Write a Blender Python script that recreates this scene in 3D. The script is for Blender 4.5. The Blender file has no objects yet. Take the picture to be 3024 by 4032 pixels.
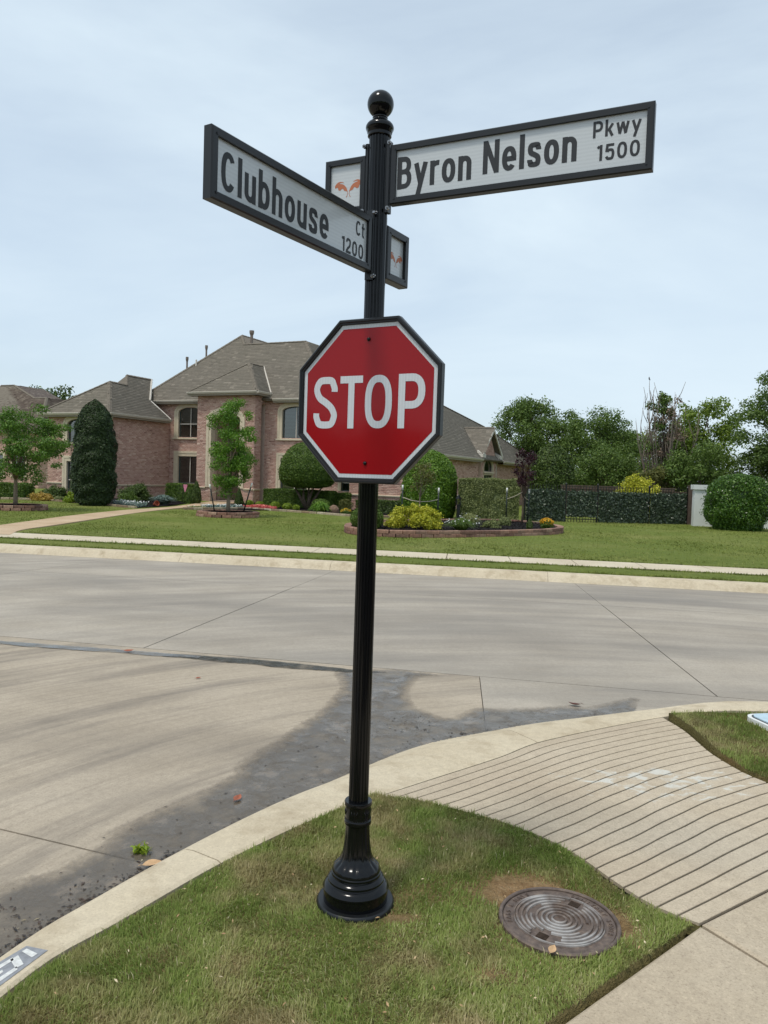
import bpy, bmesh, math, random
import numpy as np
from mathutils import Vector, Matrix

rng = np.random.default_rng(11)
random.seed(11)
scn = bpy.context.scene
COL = scn.collection
R = math.radians

# ------------------------------------------------------------------ camera
PITCH, ROLL, CAM_H = R(2.55), R(1.88), 1.78
fw = Vector((0, math.cos(PITCH), -math.sin(PITCH)))
rt = Vector((1, 0, 0))
up = rt.cross(fw)
rt2 = math.cos(ROLL) * rt + math.sin(ROLL) * up
up2 = math.cos(ROLL) * up - math.sin(ROLL) * rt
cam_data = bpy.data.cameras.new("camera")
cam = bpy.data.objects.new("camera", cam_data)
COL.objects.link(cam)
cam.matrix_world = Matrix(((rt2.x, up2.x, -fw.x, 0), (rt2.y, up2.y, -fw.y, 0), (rt2.z, up2.z, -fw.z, CAM_H), (0, 0, 0, 1)))
cam_data.sensor_fit = 'VERTICAL'
cam_data.sensor_height = 36
cam_data.lens = 3028 / 4032 * 36
cam_data.clip_start = 0.05
cam_data.clip_end = 3000
scn.camera = cam

# ------------------------------------------------------------------ sky, sun, exposure
SUN_DIR = Vector((-0.30, -0.30, 0.91)).normalized()
w = bpy.data.worlds.new("World")
scn.world = w
w.use_nodes = True
wn, wl = w.node_tree.nodes, w.node_tree.links
wn.clear()
w_out = wn.new('ShaderNodeOutputWorld')
w_bg = wn.new('ShaderNodeBackground')
sky = wn.new('ShaderNodeTexSky')
sky.sky_type = 'NISHITA'
sky.sun_disc = False
sky.sun_elevation = math.asin(SUN_DIR.z)
sky.sun_rotation = math.atan2(SUN_DIR.x, SUN_DIR.y)
sky.altitude = 200
sky.air_density = 1.0
sky.dust_density = 2.0
sky.ozone_density = 1.5
tc = wn.new('ShaderNodeTexCoord')
mp = wn.new('ShaderNodeMapping')
mp.inputs['Scale'].default_value = (0.8, 1.0, 2.6)
mp.inputs['Rotation'].default_value = (0.12, 0.1, 0.4)
nz = wn.new('ShaderNodeTexNoise')
nz.inputs['Scale'].default_value = 1.6
nz.inputs['Detail'].default_value = 6
nz.inputs['Roughness'].default_value = 0.55
nz.inputs['Distortion'].default_value = 0.5
rp = wn.new('ShaderNodeValToRGB')
rp.color_ramp.elements[0].position = 0.34
rp.color_ramp.elements[0].color = (0.52, 0.52, 0.52, 1)
rp.color_ramp.elements[1].position = 0.70
rp.color_ramp.elements[1].color = (0.93, 0.93, 0.93, 1)
mx = wn.new('ShaderNodeMix')
mx.data_type = 'RGBA'
mx.inputs['B'].default_value = (5.25, 6.15, 6.8, 1)       # thin bright cloud veil
wl.new(tc.outputs['Generated'], mp.inputs['Vector'])
wl.new(mp.outputs['Vector'], nz.inputs['Vector'])
wl.new(nz.outputs['Fac'], rp.inputs['Fac'])
wl.new(rp.outputs['Color'], mx.inputs['Factor'])
wl.new(sky.outputs['Color'], mx.inputs['A'])
wl.new(mx.outputs['Result'], w_bg.inputs['Color'])
w_bg.inputs['Strength'].default_value = 0.108
wl.new(w_bg.outputs['Background'], w_out.inputs['Surface'])

sun_d = bpy.data.lights.new("sun", 'SUN')
sun_d.energy = 1.5
sun_d.angle = R(10.5)
sun_d.color = (1.0, 0.95, 0.87)
sun = bpy.data.objects.new("sun", sun_d)
COL.objects.link(sun)
sun.rotation_euler = SUN_DIR.to_track_quat('Z', 'Y').to_euler()

scn.view_settings.view_transform = 'Standard'
scn.view_settings.look = 'None'
scn.view_settings.exposure = 0.45
scn.view_settings.gamma = 1.0
scn.view_settings.use_curve_mapping = False


# ------------------------------------------------------------------ helpers
def srgb(r, g, b):
    def f(c):
        c /= 255
        return c / 12.92 if c <= 0.04045 else ((c + 0.055) / 1.055) ** 2.4
    return (f(r), f(g), f(b), 1.0)


def tag(o, label=None, cat=None, group=None, kind=None):
    if label: o['label'] = label
    if cat: o['category'] = cat
    if group: o['group'] = group
    if kind: o['kind'] = kind
    return o


def thing(name, label, cat, loc=(0, 0, 0), rotz=0, group=None):
    o = bpy.data.objects.new(name, None)
    o.empty_display_size = 0.1
    COL.objects.link(o)
    o.location = loc
    o.rotation_euler = (0, 0, rotz)
    return tag(o, label, cat, group)


def link(name, me, mat=None, parent=None):
    o = bpy.data.objects.new(name, me)
    COL.objects.link(o)
    if mat is not None and not me.materials:
        for m in (mat if isinstance(mat, (list, tuple)) else [mat]):
            me.materials.append(m)
    if parent is not None:
        o.parent = parent
    return o


class MB:
    def __init__(s):
        s.v, s.f, s.m = [], [], []

    def add(s, vs, fs, mi=0):
        o = len(s.v)
        s.v += [tuple(p) for p in vs]
        s.f += [tuple(i + o for i in f) for f in fs]
        s.m += [mi] * len(fs)
        return s

    def box(s, c, d, rot=0.0, mi=0):
        cx, cy, cz = c
        a, b, h = d[0] / 2, d[1] / 2, d[2] / 2
        ca, sa = math.cos(rot), math.sin(rot)
        vs = []
        for z in (-h, h):
            for x, y in ((-a, -b), (a, -b), (a, b), (-a, b)):
                vs.append((cx + x * ca - y * sa, cy + x * sa + y * ca, cz + z))
        return s.add(vs, [(3, 2, 1, 0), (4, 5, 6, 7), (0, 1, 5, 4), (1, 2, 6, 5), (2, 3, 7, 6), (3, 0, 4, 7)], mi)

    def prism(s, poly, z0, z1, mi=0):
        n = len(poly)
        vs = [(p[0], p[1], z0 if len(p) < 3 else p[2] - (z1 - z0)) for p in poly] + [(p[0], p[1], z1 if len(p) < 3 else p[2]) for p in poly]
        return s.add(vs, [tuple(range(n - 1, -1, -1)), tuple(range(n, 2 * n))] + [(i, (i + 1) % n, n + (i + 1) % n, n + i) for i in range(n)], mi)

    def tube(s, pts, rads, n=8, cap=True, mi=0):
        pts = [Vector(p) for p in pts]
        if not isinstance(rads, (list, tuple)):
            rads = [rads] * len(pts)
        rings, vs, fs = [], [], []
        prev = None
        for i, p in enumerate(pts):
            t = (pts[min(i + 1, len(pts) - 1)] - pts[max(i - 1, 0)]).normalized()
            a = Vector((0, 0, 1)) if abs(t.z) < 0.9 else Vector((1, 0, 0))
            if prev is not None: a = prev
            x = (a - t * a.dot(t)).normalized()
            prev = x
            y = t.cross(x)
            for k in range(n):
                an = 2 * math.pi * k / n
                vs.append(p + (x * math.cos(an) + y * math.sin(an)) * rads[i])
        for i in range(len(pts) - 1):
            for k in range(n):
                k2 = (k + 1) % n
                fs.append((i * n + k, i * n + k2, (i + 1) * n + k2, (i + 1) * n + k))
        if cap:
            fs.append(tuple(range(n - 1, -1, -1)))
            fs.append(tuple(range((len(pts) - 1) * n, len(pts) * n)))
        return s.add(vs, fs, mi)

    def lathe(s, prof, n=48, c=(0, 0, 0), mod=None, mi=0):
        vs, fs = [], []
        for (r, z) in prof:
            for k in range(n):
                a = 2 * math.pi * k / n
                rr = r if mod is None else mod(r, z, a)
                vs.append((c[0] + rr * math.cos(a), c[1] + rr * math.sin(a), c[2] + z))
        for i in range(len(prof) - 1):
            for k in range(n):
                k2 = (k + 1) % n
                fs.append((i * n + k, i * n + k2, (i + 1) * n + k2, (i + 1) * n + k))
        fs.append(tuple(range(n - 1, -1, -1)))
        fs.append(tuple(range((len(prof) - 1) * n, len(prof) * n)))
        return s.add(vs, fs, mi)

    def strip(s, A, B, mi=0):
        n = len(A)
        return s.add(list(A) + list(B), [(i, i + 1, n + i + 1, n + i) for i in range(n - 1)], mi)

    def mesh(s, name, mats=None, smooth=False, rnd=None):
        me = bpy.data.meshes.new(name)
        me.from_pydata(s.v, [], s.f)
        for m in (mats if isinstance(mats, (list, tuple)) else [mats] if mats else []):
            me.materials.append(m)
        if any(s.m):
            me.polygons.foreach_set('material_index', s.m)
        if smooth:
            me.polygons.foreach_set('use_smooth', [True] * len(s.f))
            if smooth is not True:
                try: me.set_sharp_from_angle(angle=R(smooth))
                except Exception: pass
        if rnd is not None:
            at = me.attributes.new('rnd', 'FLOAT', 'FACE')
            at.data.foreach_set('value', rnd)
        me.update()
        return me

    def build(s, name, mats, parent=None, smooth=False, rnd=None):
        return link(name, s.mesh(name, mats, smooth, rnd), None, parent)


def fastmesh(name, V, F, mat, rnd=None):
    V = np.asarray(V, dtype=np.float32)
    F = np.asarray(F, dtype=np.int32)
    me = bpy.data.meshes.new(name)
    me.vertices.add(len(V))
    me.vertices.foreach_set('co', V.ravel())
    me.loops.add(F.size)
    me.loops.foreach_set('vertex_index', F.ravel())
    me.polygons.add(len(F))
    me.polygons.foreach_set('loop_start', np.arange(0, F.size, F.shape[1], dtype=np.int32))
    me.update(calc_edges=True)
    if mat is not None:
        me.materials.append(mat)
    if rnd is not None:
        at = me.attributes.new('rnd', 'FLOAT', 'FACE')
        at.data.foreach_set('value', np.asarray(rnd, dtype=np.float32))
    return me


def catmull(pts, m=8):
    P = [np.array(p, dtype=float) for p in pts]
    P = [2 * P[0] - P[1]] + P + [2 * P[-1] - P[-2]]
    out = []
    for i in range(1, len(P) - 2):
        for k in range(m):
            t = k / m
            a, b, c, d = P[i - 1], P[i], P[i + 1], P[i + 2]
            out.append(0.5 * (2 * b + (c - a) * t + (2 * a - 5 * b + 4 * c - d) * t * t + (3 * b - a - 3 * c + d) * t ** 3))
    out.append(P[-2])
    return out


def resample(pts, n):
    P = np.array(pts, dtype=float)
    d = np.concatenate([[0], np.cumsum(np.linalg.norm(np.diff(P, axis=0), axis=1))])
    t = np.linspace(0, d[-1], n)
    return np.stack([np.interp(t, d, P[:, k]) for k in range(P.shape[1])], 1)


def inpoly(P, poly):
    x, y = P[:, 0], P[:, 1]
    r = np.zeros(len(P), bool)
    n = len(poly)
    for i in range(n):
        x0, y0 = poly[i][:2]
        x1, y1 = poly[(i + 1) % n][:2]
        c = ((y0 > y) != (y1 > y))
        with np.errstate(divide='ignore', invalid='ignore'):
            xi = (x1 - x0) * (y - y0) / (y1 - y0) + x0
        r ^= c & (x < xi)
    return r


def inset(poly, d):
    P = [Vector(p[:2]) for p in poly]
    n = len(P)
    area = sum(P[i].x * P[(i + 1) % n].y - P[(i + 1) % n].x * P[i].y for i in range(n))
    sg = 1 if area > 0 else -1
    out = []
    for i in range(n):
        a, b, c = P[i - 1], P[i], P[(i + 1) % n]
        e1, e2 = (b - a).normalized(), (c - b).normalized()
        n1, n2 = Vector((-e1.y, e1.x)) * sg, Vector((-e2.y, e2.x)) * sg
        bis = (n1 + n2)
        k = max(0.35, 1 + n1.dot(n2))
        q = b + bis * (d / k)
        out.append((q.x, q.y) if len(poly[i]) < 3 else (q.x, q.y, poly[i][2]))
    return out


def unit_noise(P, seed=0, octaves=3, scale=1.0):
    """smooth pseudo noise in about -1..1"""
    r = np.random.default_rng(seed)
    v = np.zeros(len(P))
    amp, tot = 1.0, 0
    for o in range(octaves):
        for _ in range(4):
            k = r.normal(size=P.shape[1]) * scale * (2 ** o)
            v += amp * np.sin(P @ k + r.uniform(0, 6.28)) / 2.0
        tot += amp
        amp *= 0.55
    return v / tot


# ------------------------------------------------------------------ materials
def newmat(name):
    m = bpy.data.materials.new(name)
    m.use_nodes = True
    nt = m.node_tree
    return m, nt.nodes, nt.links, nt.nodes['Principled BSDF']


def ramp(nodes, stops):
    r = nodes.new('ShaderNodeValToRGB')
    el = r.color_ramp.elements
    while len(el) > 1:
        el.remove(el[-1])
    el[0].position, el[0].color = stops[0]
    for p, c in stops[1:]:
        e = el.new(p)
        e.color = c
    return r


def noise(nodes, links, vec, scale, detail=4, rough=0.55, dist=0.0):
    n = nodes.new('ShaderNodeTexNoise')
    n.inputs['Scale'].default_value = scale
    n.inputs['Detail'].default_value = detail
    n.inputs['Roughness'].default_value = rough
    n.inputs['Distortion'].default_value = dist
    if vec is not None:
        links.new(vec, n.inputs['Vector'])
    return n


def coords(nodes, links, scale=(1, 1, 1), rot=(0, 0, 0), kind='Object'):
    t = nodes.new('ShaderNodeTexCoord')
    m = nodes.new('ShaderNodeMapping')
    m.inputs['Scale'].default_value = scale
    m.inputs['Rotation'].default_value = rot
    links.new(t.outputs[kind], m.inputs['Vector'])
    return m.outputs['Vector']


def mixc(nodes, links, fac, a, b, mode='MIX'):
    m = nodes.new('ShaderNodeMix')
    m.data_type = 'RGBA'
    m.blend_type = mode
    for sock, val in (('Factor', fac), ('A', a), ('B', b)):
        if isinstance(val, (int, float)):
            m.inputs[sock].default_value = val
        elif isinstance(val, tuple):
            m.inputs[sock].default_value = val
        else:
            links.new(val, m.inputs[sock])
    return m.outputs['Result']


def plain(name, col, rough=0.5, spec=0.5, metal=0.0, coat=0.0, var=0.12, scale=8.0, bump=0.0, bscale=60.0):
    m, N, L, b = newmat(name)
    v = coords(N, L)
    n = noise(N, L, v, scale, 5)
    c2 = tuple(max(0, x * (1 - var)) for x in col[:3]) + (1,)
    c3 = tuple(min(1, x * (1 + var)) for x in col[:3]) + (1,)
    r = ramp(N, [(0.3, c2), (0.7, c3)])
    L.new(n.outputs['Fac'], r.inputs['Fac'])
    L.new(r.outputs['Color'], b.inputs['Base Color'])
    b.inputs['Roughness'].default_value = rough
    b.inputs['Specular IOR Level'].default_value = spec
    b.inputs['Metallic'].default_value = metal
    b.inputs['Coat Weight'].default_value = coat
    if bump:
        n2 = noise(N, L, v, bscale, 3)
        bp = N.new('ShaderNodeBump')
        bp.inputs['Strength'].default_value = bump
        bp.inputs['Distance'].default_value = 0.01
        L.new(n2.outputs['Fac'], bp.inputs['Height'])
        L.new(bp.outputs['Normal'], b.inputs['Normal'])
    return m


def attr_mat(name, stops, rough=0.6, spec=0.3, translucent=0.0, patch=None, patch_scale=3.0, patch_lo=0.44, patch_hi=0.70):
    """colour from the per-face number rnd, optionally with larger patches of another ramp"""
    m, N, L, b = newmat(name)
    a = N.new('ShaderNodeAttribute')
    a.attribute_name = 'rnd'
    r = ramp(N, stops)
    L.new(a.outputs['Fac'], r.inputs['Fac'])
    col = r.outputs['Color']
    if patch:
        v = coords(N, L)
        n = noise(N, L, v, patch_scale, 4)
        k = ramp(N, [(patch_lo, (0, 0, 0, 1)), (patch_hi, (1, 1, 1, 1))])
        L.new(n.outputs['Fac'], k.inputs['Fac'])
        r2 = ramp(N, patch)
        L.new(a.outputs['Fac'], r2.inputs['Fac'])
        col = mixc(N, L, k.outputs['Color'], col, r2.outputs['Color'])
    L.new(col, b.inputs['Base Color'])
    b.inputs['Roughness'].default_value = rough
    b.inputs['Specular IOR Level'].default_value = spec
    if translucent:
        t = N.new('ShaderNodeBsdfTranslucent')
        L.new(col, t.inputs['Color'])
        ms = N.new('ShaderNodeMixShader')
        ms.inputs['Fac'].default_value = translucent
        L.new(b.outputs['BSDF'], ms.inputs[1])
        L.new(t.outputs['BSDF'], ms.inputs[2])
        L.new(ms.outputs['Shader'], N['Material Output'].inputs['Surface'])
    return m


def leafmat(name, dark, mid, light, tr=0.25, rough=0.5):
    return attr_mat(name, [(0.0, srgb(*dark)), (0.5, srgb(*mid)), (1.0, srgb(*light))], rough, 0.35, tr)


def concrete(name, lo, mid, hi, stain=None, streak=(1, 1, 1), rot=0.0, sscale=1.2, slo=0.5, shi=0.75, samt=0.7, bump=0.25, rough=0.85, speck=0.5, sps=150):
    m, N, L, b = newmat(name)
    v = coords(N, L)
    n1 = noise(N, L, v, 0.9, 6, 0.6)
    r1 = ramp(N, [(0.3, srgb(*lo)), (0.5, srgb(*mid)), (0.72, srgb(*hi))])
    L.new(n1.outputs['Fac'], r1.inputs['Fac'])
    col = r1.outputs['Color']
    n2 = noise(N, L, v, sps, 4, 0.75)
    r2 = ramp(N, [(0.30, (0.55, 0.52, 0.50, 1)), (0.42, (0.92, 0.91, 0.90, 1)), (0.58, (1.03, 1.03, 1.02, 1)), (0.70, (1.26, 1.25, 1.22, 1))])
    L.new(n2.outputs['Fac'], r2.inputs['Fac'])
    col = mixc(N, L, speck, col, r2.outputs['Color'], 'MULTIPLY')
    n4 = noise(N, L, v, 22, 5, 0.6)
    r4 = ramp(N, [(0.3, (0.86, 0.855, 0.85, 1)), (0.65, (1.04, 1.04, 1.03, 1))])
    L.new(n4.outputs['Fac'], r4.inputs['Fac'])
    col = mixc(N, L, 0.8, col, r4.outputs['Color'], 'MULTIPLY')
    if stain:
        v2 = coords(N, L, streak, (0, 0, rot))
        n3 = noise(N, L, v2, sscale, 6, 0.62, 0.2)
        r3 = ramp(N, [(slo, (0, 0, 0, 1)), (shi, (samt, samt, samt, 1))])
        L.new(n3.outputs['Fac'], r3.inputs['Fac'])
        col = mixc(N, L, r3.outputs['Color'], col, srgb(*stain))
    L.new(col, b.inputs['Base Color'])
    b.inputs['Roughness'].default_value = rough
    b.inputs['Specular IOR Level'].default_value = 0.25
    bp = N.new('ShaderNodeBump')
    bp.inputs['Strength'].default_value = bump
    bp.inputs['Distance'].default_value = 0.004
    L.new(n2.outputs['Fac'], bp.inputs['Height'])
    L.new(bp.outputs['Normal'], b.inputs['Normal'])
    return m


M = {}
M['black_paint'] = plain('black_gloss_paint', (0.004, 0.0044, 0.005, 1), 0.13, 0.32, coat=0.0, var=0.1, scale=3)
M['black_satin'] = plain('black_satin_paint', (0.008, 0.009, 0.010, 1), 0.38, 0.45, var=0.15, scale=6)
M['letter_dark'] = plain('charcoal_lettering', (0.022, 0.024, 0.026, 1), 0.5, 0.4, var=0.05)
M['bolt'] = plain('steel_bolt', (0.28, 0.28, 0.28, 1), 0.32, 0.5, metal=1.0, var=0.15, scale=200)
M['road_a'] = concrete('street_concrete', (161, 151, 137), (171, 161, 147), (181, 171, 157), stain=(124, 119, 112), streak=(0.16, 0.62, 1), rot=R(9.4), sscale=0.9, slo=0.44, shi=0.72, samt=0.8, speck=0.7, sps=70)
M['road_b'] = concrete('side_street_concrete', (163, 150, 132), (172, 159, 141), (181, 168, 150), stain=(112, 104, 94), streak=(0.5, 1.0, 1), rot=R(-33), sscale=0.7, slo=0.5, shi=0.74, samt=0.45, speck=0.8, sps=90)
def polar_stain(m, cx, cy, rs, ts, lo, hi, amt, col):
    """tyre and broom marks that sweep round the corner of the street"""
    N, L = m.node_tree.nodes, m.node_tree.links
    b = N['Principled BSDF']
    src = b.inputs['Base Color'].links[0].from_socket
    t = N.new('ShaderNodeTexCoord')
    sp = N.new('ShaderNodeSeparateXYZ')
    L.new(t.outputs['Object'], sp.inputs[0])

    def mth(op, a, c=None):
        n = N.new('ShaderNodeMath')
        n.operation = op
        for i, v in enumerate((a, c)):
            if v is None: continue
            if isinstance(v, (int, float)): n.inputs[i].default_value = v
            else: L.new(v, n.inputs[i])
        return n.outputs[0]
    dx, dy = mth('SUBTRACT', sp.outputs['X'], cx), mth('SUBTRACT', sp.outputs['Y'], cy)
    rad = mth('SQRT', mth('ADD', mth('MULTIPLY', dx, dx), mth('MULTIPLY', dy, dy)))
    ang = mth('ARCTAN2', dy, dx)
    cb = N.new('ShaderNodeCombineXYZ')
    L.new(mth('MULTIPLY', rad, rs), cb.inputs[0])
    L.new(mth('MULTIPLY', ang, ts), cb.inputs[1])
    nn = noise(N, L, cb.outputs[0], 1.0, 7, 0.66, 0.15)
    k = ramp(N, [(lo, (0, 0, 0, 1)), (hi, (amt, amt, amt, 1))])
    L.new(nn.outputs['Fac'], k.inputs['Fac'])
    L.new(mixc(N, L, k.outputs['Color'], src, col), b.inputs['Base Color'])


polar_stain(M['road_a'], 2.4, 0.6, 1.1, 0.9, 0.46, 0.66, 0.5, srgb(118, 112, 105))
polar_stain(M['road_b'], 2.4, 1.6, 2.6, 1.5, 0.50, 0.68, 0.62, srgb(104, 97, 90))
polar_stain(M['road_b'], 2.4, 1.6, 22.0, 2.2, 0.49, 0.66, 0.28, srgb(112, 102, 91))
M['kerb'] = concrete('kerb_concrete', (188, 173, 147), (198, 184, 159), (208, 195, 171), stain=(150, 132, 105), streak=(1, 1, 1), sscale=5, slo=0.5, shi=0.72, samt=0.6, speck=0.7, sps=100)
M['walk_far'] = concrete('far_walk_concrete', (190, 176, 152), (200, 187, 163), (208, 196, 174))
M['path'] = concrete('gravel_path', (176, 150, 120), (188, 163, 133), (198, 174, 146), speck=0.8)
M['slab'] = concrete('sidewalk_concrete', (172, 156, 134), (182, 167, 145), (192, 178, 157), stain=(150, 134, 110), streak=(1.5, 1.5, 1), sscale=1.6, slo=0.5, shi=0.8, samt=0.4, bump=0.6, speck=1.0, sps=120)
M['soil_dark'] = plain('dark_joint_soil', srgb(58, 48, 40), 0.95, 0.1, var=0.35, scale=40, bump=0.5)
M['mulch'] = plain('black_mulch', srgb(26, 23, 22), 0.95, 0.1, var=0.6, scale=30, bump=1.0, bscale=25)
M['cream'] = plain('cream_cast_stone', srgb(208, 194, 168), 0.7, 0.3, var=0.07, scale=5)
M['gutter'] = plain('taupe_gutter', srgb(196, 187, 172), 0.45, 0.4, var=0.05)
M['white_trim'] = plain('white_trim', srgb(214, 206, 194), 0.55, 0.4, var=0.05)
M['frame_green'] = plain('grey_green_window_frame', srgb(70, 78, 74), 0.4, 0.5, var=0.08)
M['shutter'] = plain('teal_grey_shutter', srgb(96, 134, 132), 0.55, 0.4, var=0.08)
M['shutter_b'] = plain('brown_shutter', srgb(132, 118, 106), 0.55, 0.4, var=0.1)
M['blind'] = plain('white_blind', srgb(190, 200, 200), 0.6, 0.3, var=0.04)
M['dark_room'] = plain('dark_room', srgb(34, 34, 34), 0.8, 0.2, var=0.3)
M['door'] = plain('dark_wood_door', srgb(58, 34, 26), 0.4, 0.4, var=0.25, scale=3)
M['soffit'] = plain('soffit_paint', srgb(150, 140, 125), 0.6, 0.3, var=0.05)
M['white_wall'] = plain('white_painted_masonry', srgb(214, 216, 212), 0.75, 0.3, var=0.05, scale=3, bump=0.3)
M['wood_fence'] = plain('brown_stained_board', srgb(92, 78, 70), 0.8, 0.2, var=0.2, scale=4)
M['bark'] = plain('grey_brown_bark', srgb(96, 84, 72), 0.9, 0.2, var=0.3, scale=14, bump=0.8)
M['bark_pale'] = plain('pale_young_bark', srgb(132, 118, 102), 0.9, 0.2, var=0.2, scale=14, bump=0.6)
M['bark_grey'] = plain('bare_grey_wood', srgb(122, 111, 101), 0.9, 0.2, var=0.25, scale=10)
M['stake'] = plain('dark_green_steel', srgb(22, 34, 28), 0.45, 0.5, var=0.1)
M['white_plastic'] = plain('white_plastic', srgb(222, 222, 218), 0.4, 0.5, var=0.03)
M['tan_strap'] = plain('tan_strap', srgb(176, 164, 146), 0.7, 0.3, var=0.1)
M['rock'] = plain('grey_brown_boulder', srgb(122, 100, 84), 0.9, 0.2, var=0.35, scale=9, bump=0.8, bscale=20)
M['pot'] = plain('terracotta', srgb(150, 74, 54), 0.8, 0.3, var=0.2)
M['lid_blue'] = plain('pale_blue_lid', srgb(176, 196, 206), 0.5, 0.4, var=0.1, scale=12)
M['limestone'] = plain('pale_limestone', srgb(186, 178, 156), 0.9, 0.2, var=0.2, scale=12, bump=0.5)
M['pink_cloth'] = plain('pink_cloth', srgb(206, 130, 150), 0.8, 0.2, var=0.3, scale=30)
M['vent'] = plain('grey_vent_pipe', srgb(120, 108, 100), 0.5, 0.4, var=0.15)


def object_random(name, cols, rough=0.85, scale=18):
    m, N, L, b = newmat(name)
    oi = N.new('ShaderNodeObjectInfo')
    r = ramp(N, [(i / max(1, len(cols) - 1), srgb(*c)) for i, c in enumerate(cols)])
    L.new(oi.outputs['Random'], r.inputs['Fac'])
    v = coords(N, L)
    n = noise(N, L, v, scale, 5)
    k = ramp(N, [(0.3, (0.72, 0.7, 0.68, 1)), (0.7, (1.15, 1.13, 1.1, 1))])
    L.new(n.outputs['Fac'], k.inputs['Fac'])
    L.new(mixc(N, L, 1.0, r.outputs['Color'], k.outputs['Color'], 'MULTIPLY'), b.inputs['Base Color'])
    b.inputs['Roughness'].default_value = rough
    b.inputs['Specular IOR Level'].default_value = 0.2
    bp = N.new('ShaderNodeBump')
    bp.inputs['Strength'].default_value = 0.7
    bp.inputs['Distance'].default_value = 0.02
    L.new(n.outputs['Fac'], bp.inputs['Height'])
    L.new(bp.outputs['Normal'], b.inputs['Normal'])
    return m


M['block'] = object_random('red_tan_retaining_block', [(124, 90, 80), (150, 116, 100), (160, 128, 112), (112, 84, 76), (168, 140, 122)], scale=6)
M['edge_block'] = object_random('edging_stone', [(190, 182, 160), (150, 128, 104), (172, 160, 136), (132, 110, 92)], scale=8)
M['board'] = object_random('fence_board', [(84, 72, 64), (100, 86, 76), (92, 80, 72)], scale=5)
M['brick'] = attr_mat('pink_tan_brick', [(0.0, srgb(146, 110, 99)), (0.2, srgb(174, 135, 121)), (0.5, srgb(190, 153, 138)), (0.8, srgb(202, 169, 153)), (1.0, srgb(214, 188, 171))], 0.85, 0.2)
M['mortar'] = plain('mortar', srgb(190, 168, 152), 0.9, 0.2, var=0.12, scale=6)
M['shingle'] = attr_mat('grey_tan_shingle', [(0.0, srgb(114, 107, 97)), (0.35, srgb(121, 114, 103)), (0.75, srgb(127, 119, 108)), (0.93, srgb(133, 125, 113)), (1.0, srgb(146, 137, 125))], 0.9, 0.15)
M['shingle_flat'] = plain('grey_tan_ridge', srgb(118, 110, 99), 0.9, 0.15, var=0.1, scale=5)
M['shingle_n'] = attr_mat('brown_shingle', [(0.0, srgb(80, 68, 62)), (0.5, srgb(104, 92, 84)), (1.0, srgb(128, 116, 104))], 0.9, 0.15)

# grass
M['grass_near'] = attr_mat('near_turf_blades', [(0.0, srgb(114, 132, 62)), (0.4, srgb(146, 161, 84)), (0.7, srgb(178, 183, 114)), (0.88, srgb(204, 198, 150)), (1.0, srgb(226, 212, 172))], 0.6, 0.25, 0.45,
                           patch=[(0.0, srgb(150, 142, 92)), (0.5, srgb(180, 168, 122)), (1.0, srgb(220, 202, 160))], patch_scale=3.2, patch_lo=0.45, patch_hi=0.62)
M['grass_far'] = attr_mat('far_turf_blades', [(0.0, srgb(108, 118, 54)), (0.5, srgb(126, 135, 66)), (1.0, srgb(152, 154, 92))], 0.7, 0.2, 0.2)


def lawn_mat(name, lo, mid, hi, dry, big=0.35):
    m, N, L, b = newmat(name)
    v = coords(N, L)
    n1 = noise(N, L, v, 9, 6, 0.7)
    r1 = ramp(N, [(0.28, srgb(*lo)), (0.5, srgb(*mid)), (0.75, srgb(*hi))])
    L.new(n1.outputs['Fac'], r1.inputs['Fac'])
    v2 = coords(N, L, (0.6, 1.0, 1))
    n2 = noise(N, L, v2, big, 6, 0.62)
    r2 = ramp(N, [(0.44, (0, 0, 0, 1)), (0.72, (0.85, 0.85, 0.85, 1))])
    L.new(n2.outputs['Fac'], r2.inputs['Fac'])
    col = mixc(N, L, r2.outputs['Color'], r1.outputs['Color'], srgb(*dry))
    n3 = noise(N, L, v, 70, 3, 0.7)
    r3 = ramp(N, [(0.3, (0.7, 0.72, 0.66, 1)), (0.7, (1.16, 1.14, 1.1, 1))])
    L.new(n3.outputs['Fac'], r3.inputs['Fac'])
    col = mixc(N, L, 1.0, col, r3.outputs['Color'], 'MULTIPLY')
    L.new(col, b.inputs['Base Color'])
    b.inputs['Roughness'].default_value = 0.9
    b.inputs['Specular IOR Level'].default_value = 0.15
    bp = N.new('ShaderNodeBump')
    bp.inputs['Strength'].default_value = 1.0
    bp.inputs['Distance'].default_value = 0.05
    L.new(n3.outputs['Fac'], bp.inputs['Height'])
    L.new(bp.outputs['Normal'], b.inputs['Normal'])
    return m


M['lawn'] = lawn_mat('mown_lawn', (108, 122, 52), (120, 134, 60), (134, 146, 70), (154, 154, 90))
M['thatch'] = lawn_mat('turf_soil', (92, 84, 52), (112, 104, 64), (134, 122, 80), (156, 124, 84), big=1.4)
M['thatch_corner'] = lawn_mat('corner_turf_soil', (112, 104, 66), (132, 122, 80), (152, 138, 96), (166, 142, 104), big=1.4)
_n, _l = M['thatch_corner'].node_tree.nodes, M['thatch_corner'].node_tree.links
_b = _n['Principled BSDF']
_src = _b.inputs['Base Color'].links[0].from_socket
_a = _n.new('ShaderNodeAttribute')
_a.attribute_name = 'bare'
_v = coords(_n, _l)
_nz = noise(_n, _l, _v, 24, 5, 0.65)
_r = ramp(_n, [(0.32, srgb(138, 106, 72)), (0.5, srgb(172, 138, 98)), (0.7, srgb(192, 162, 122))])
_l.new(_nz.outputs['Fac'], _r.inputs['Fac'])
_l.new(mixc(_n, _l, _a.outputs['Fac'], _src, _r.outputs['Color']), _b.inputs['Base Color'])
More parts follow.
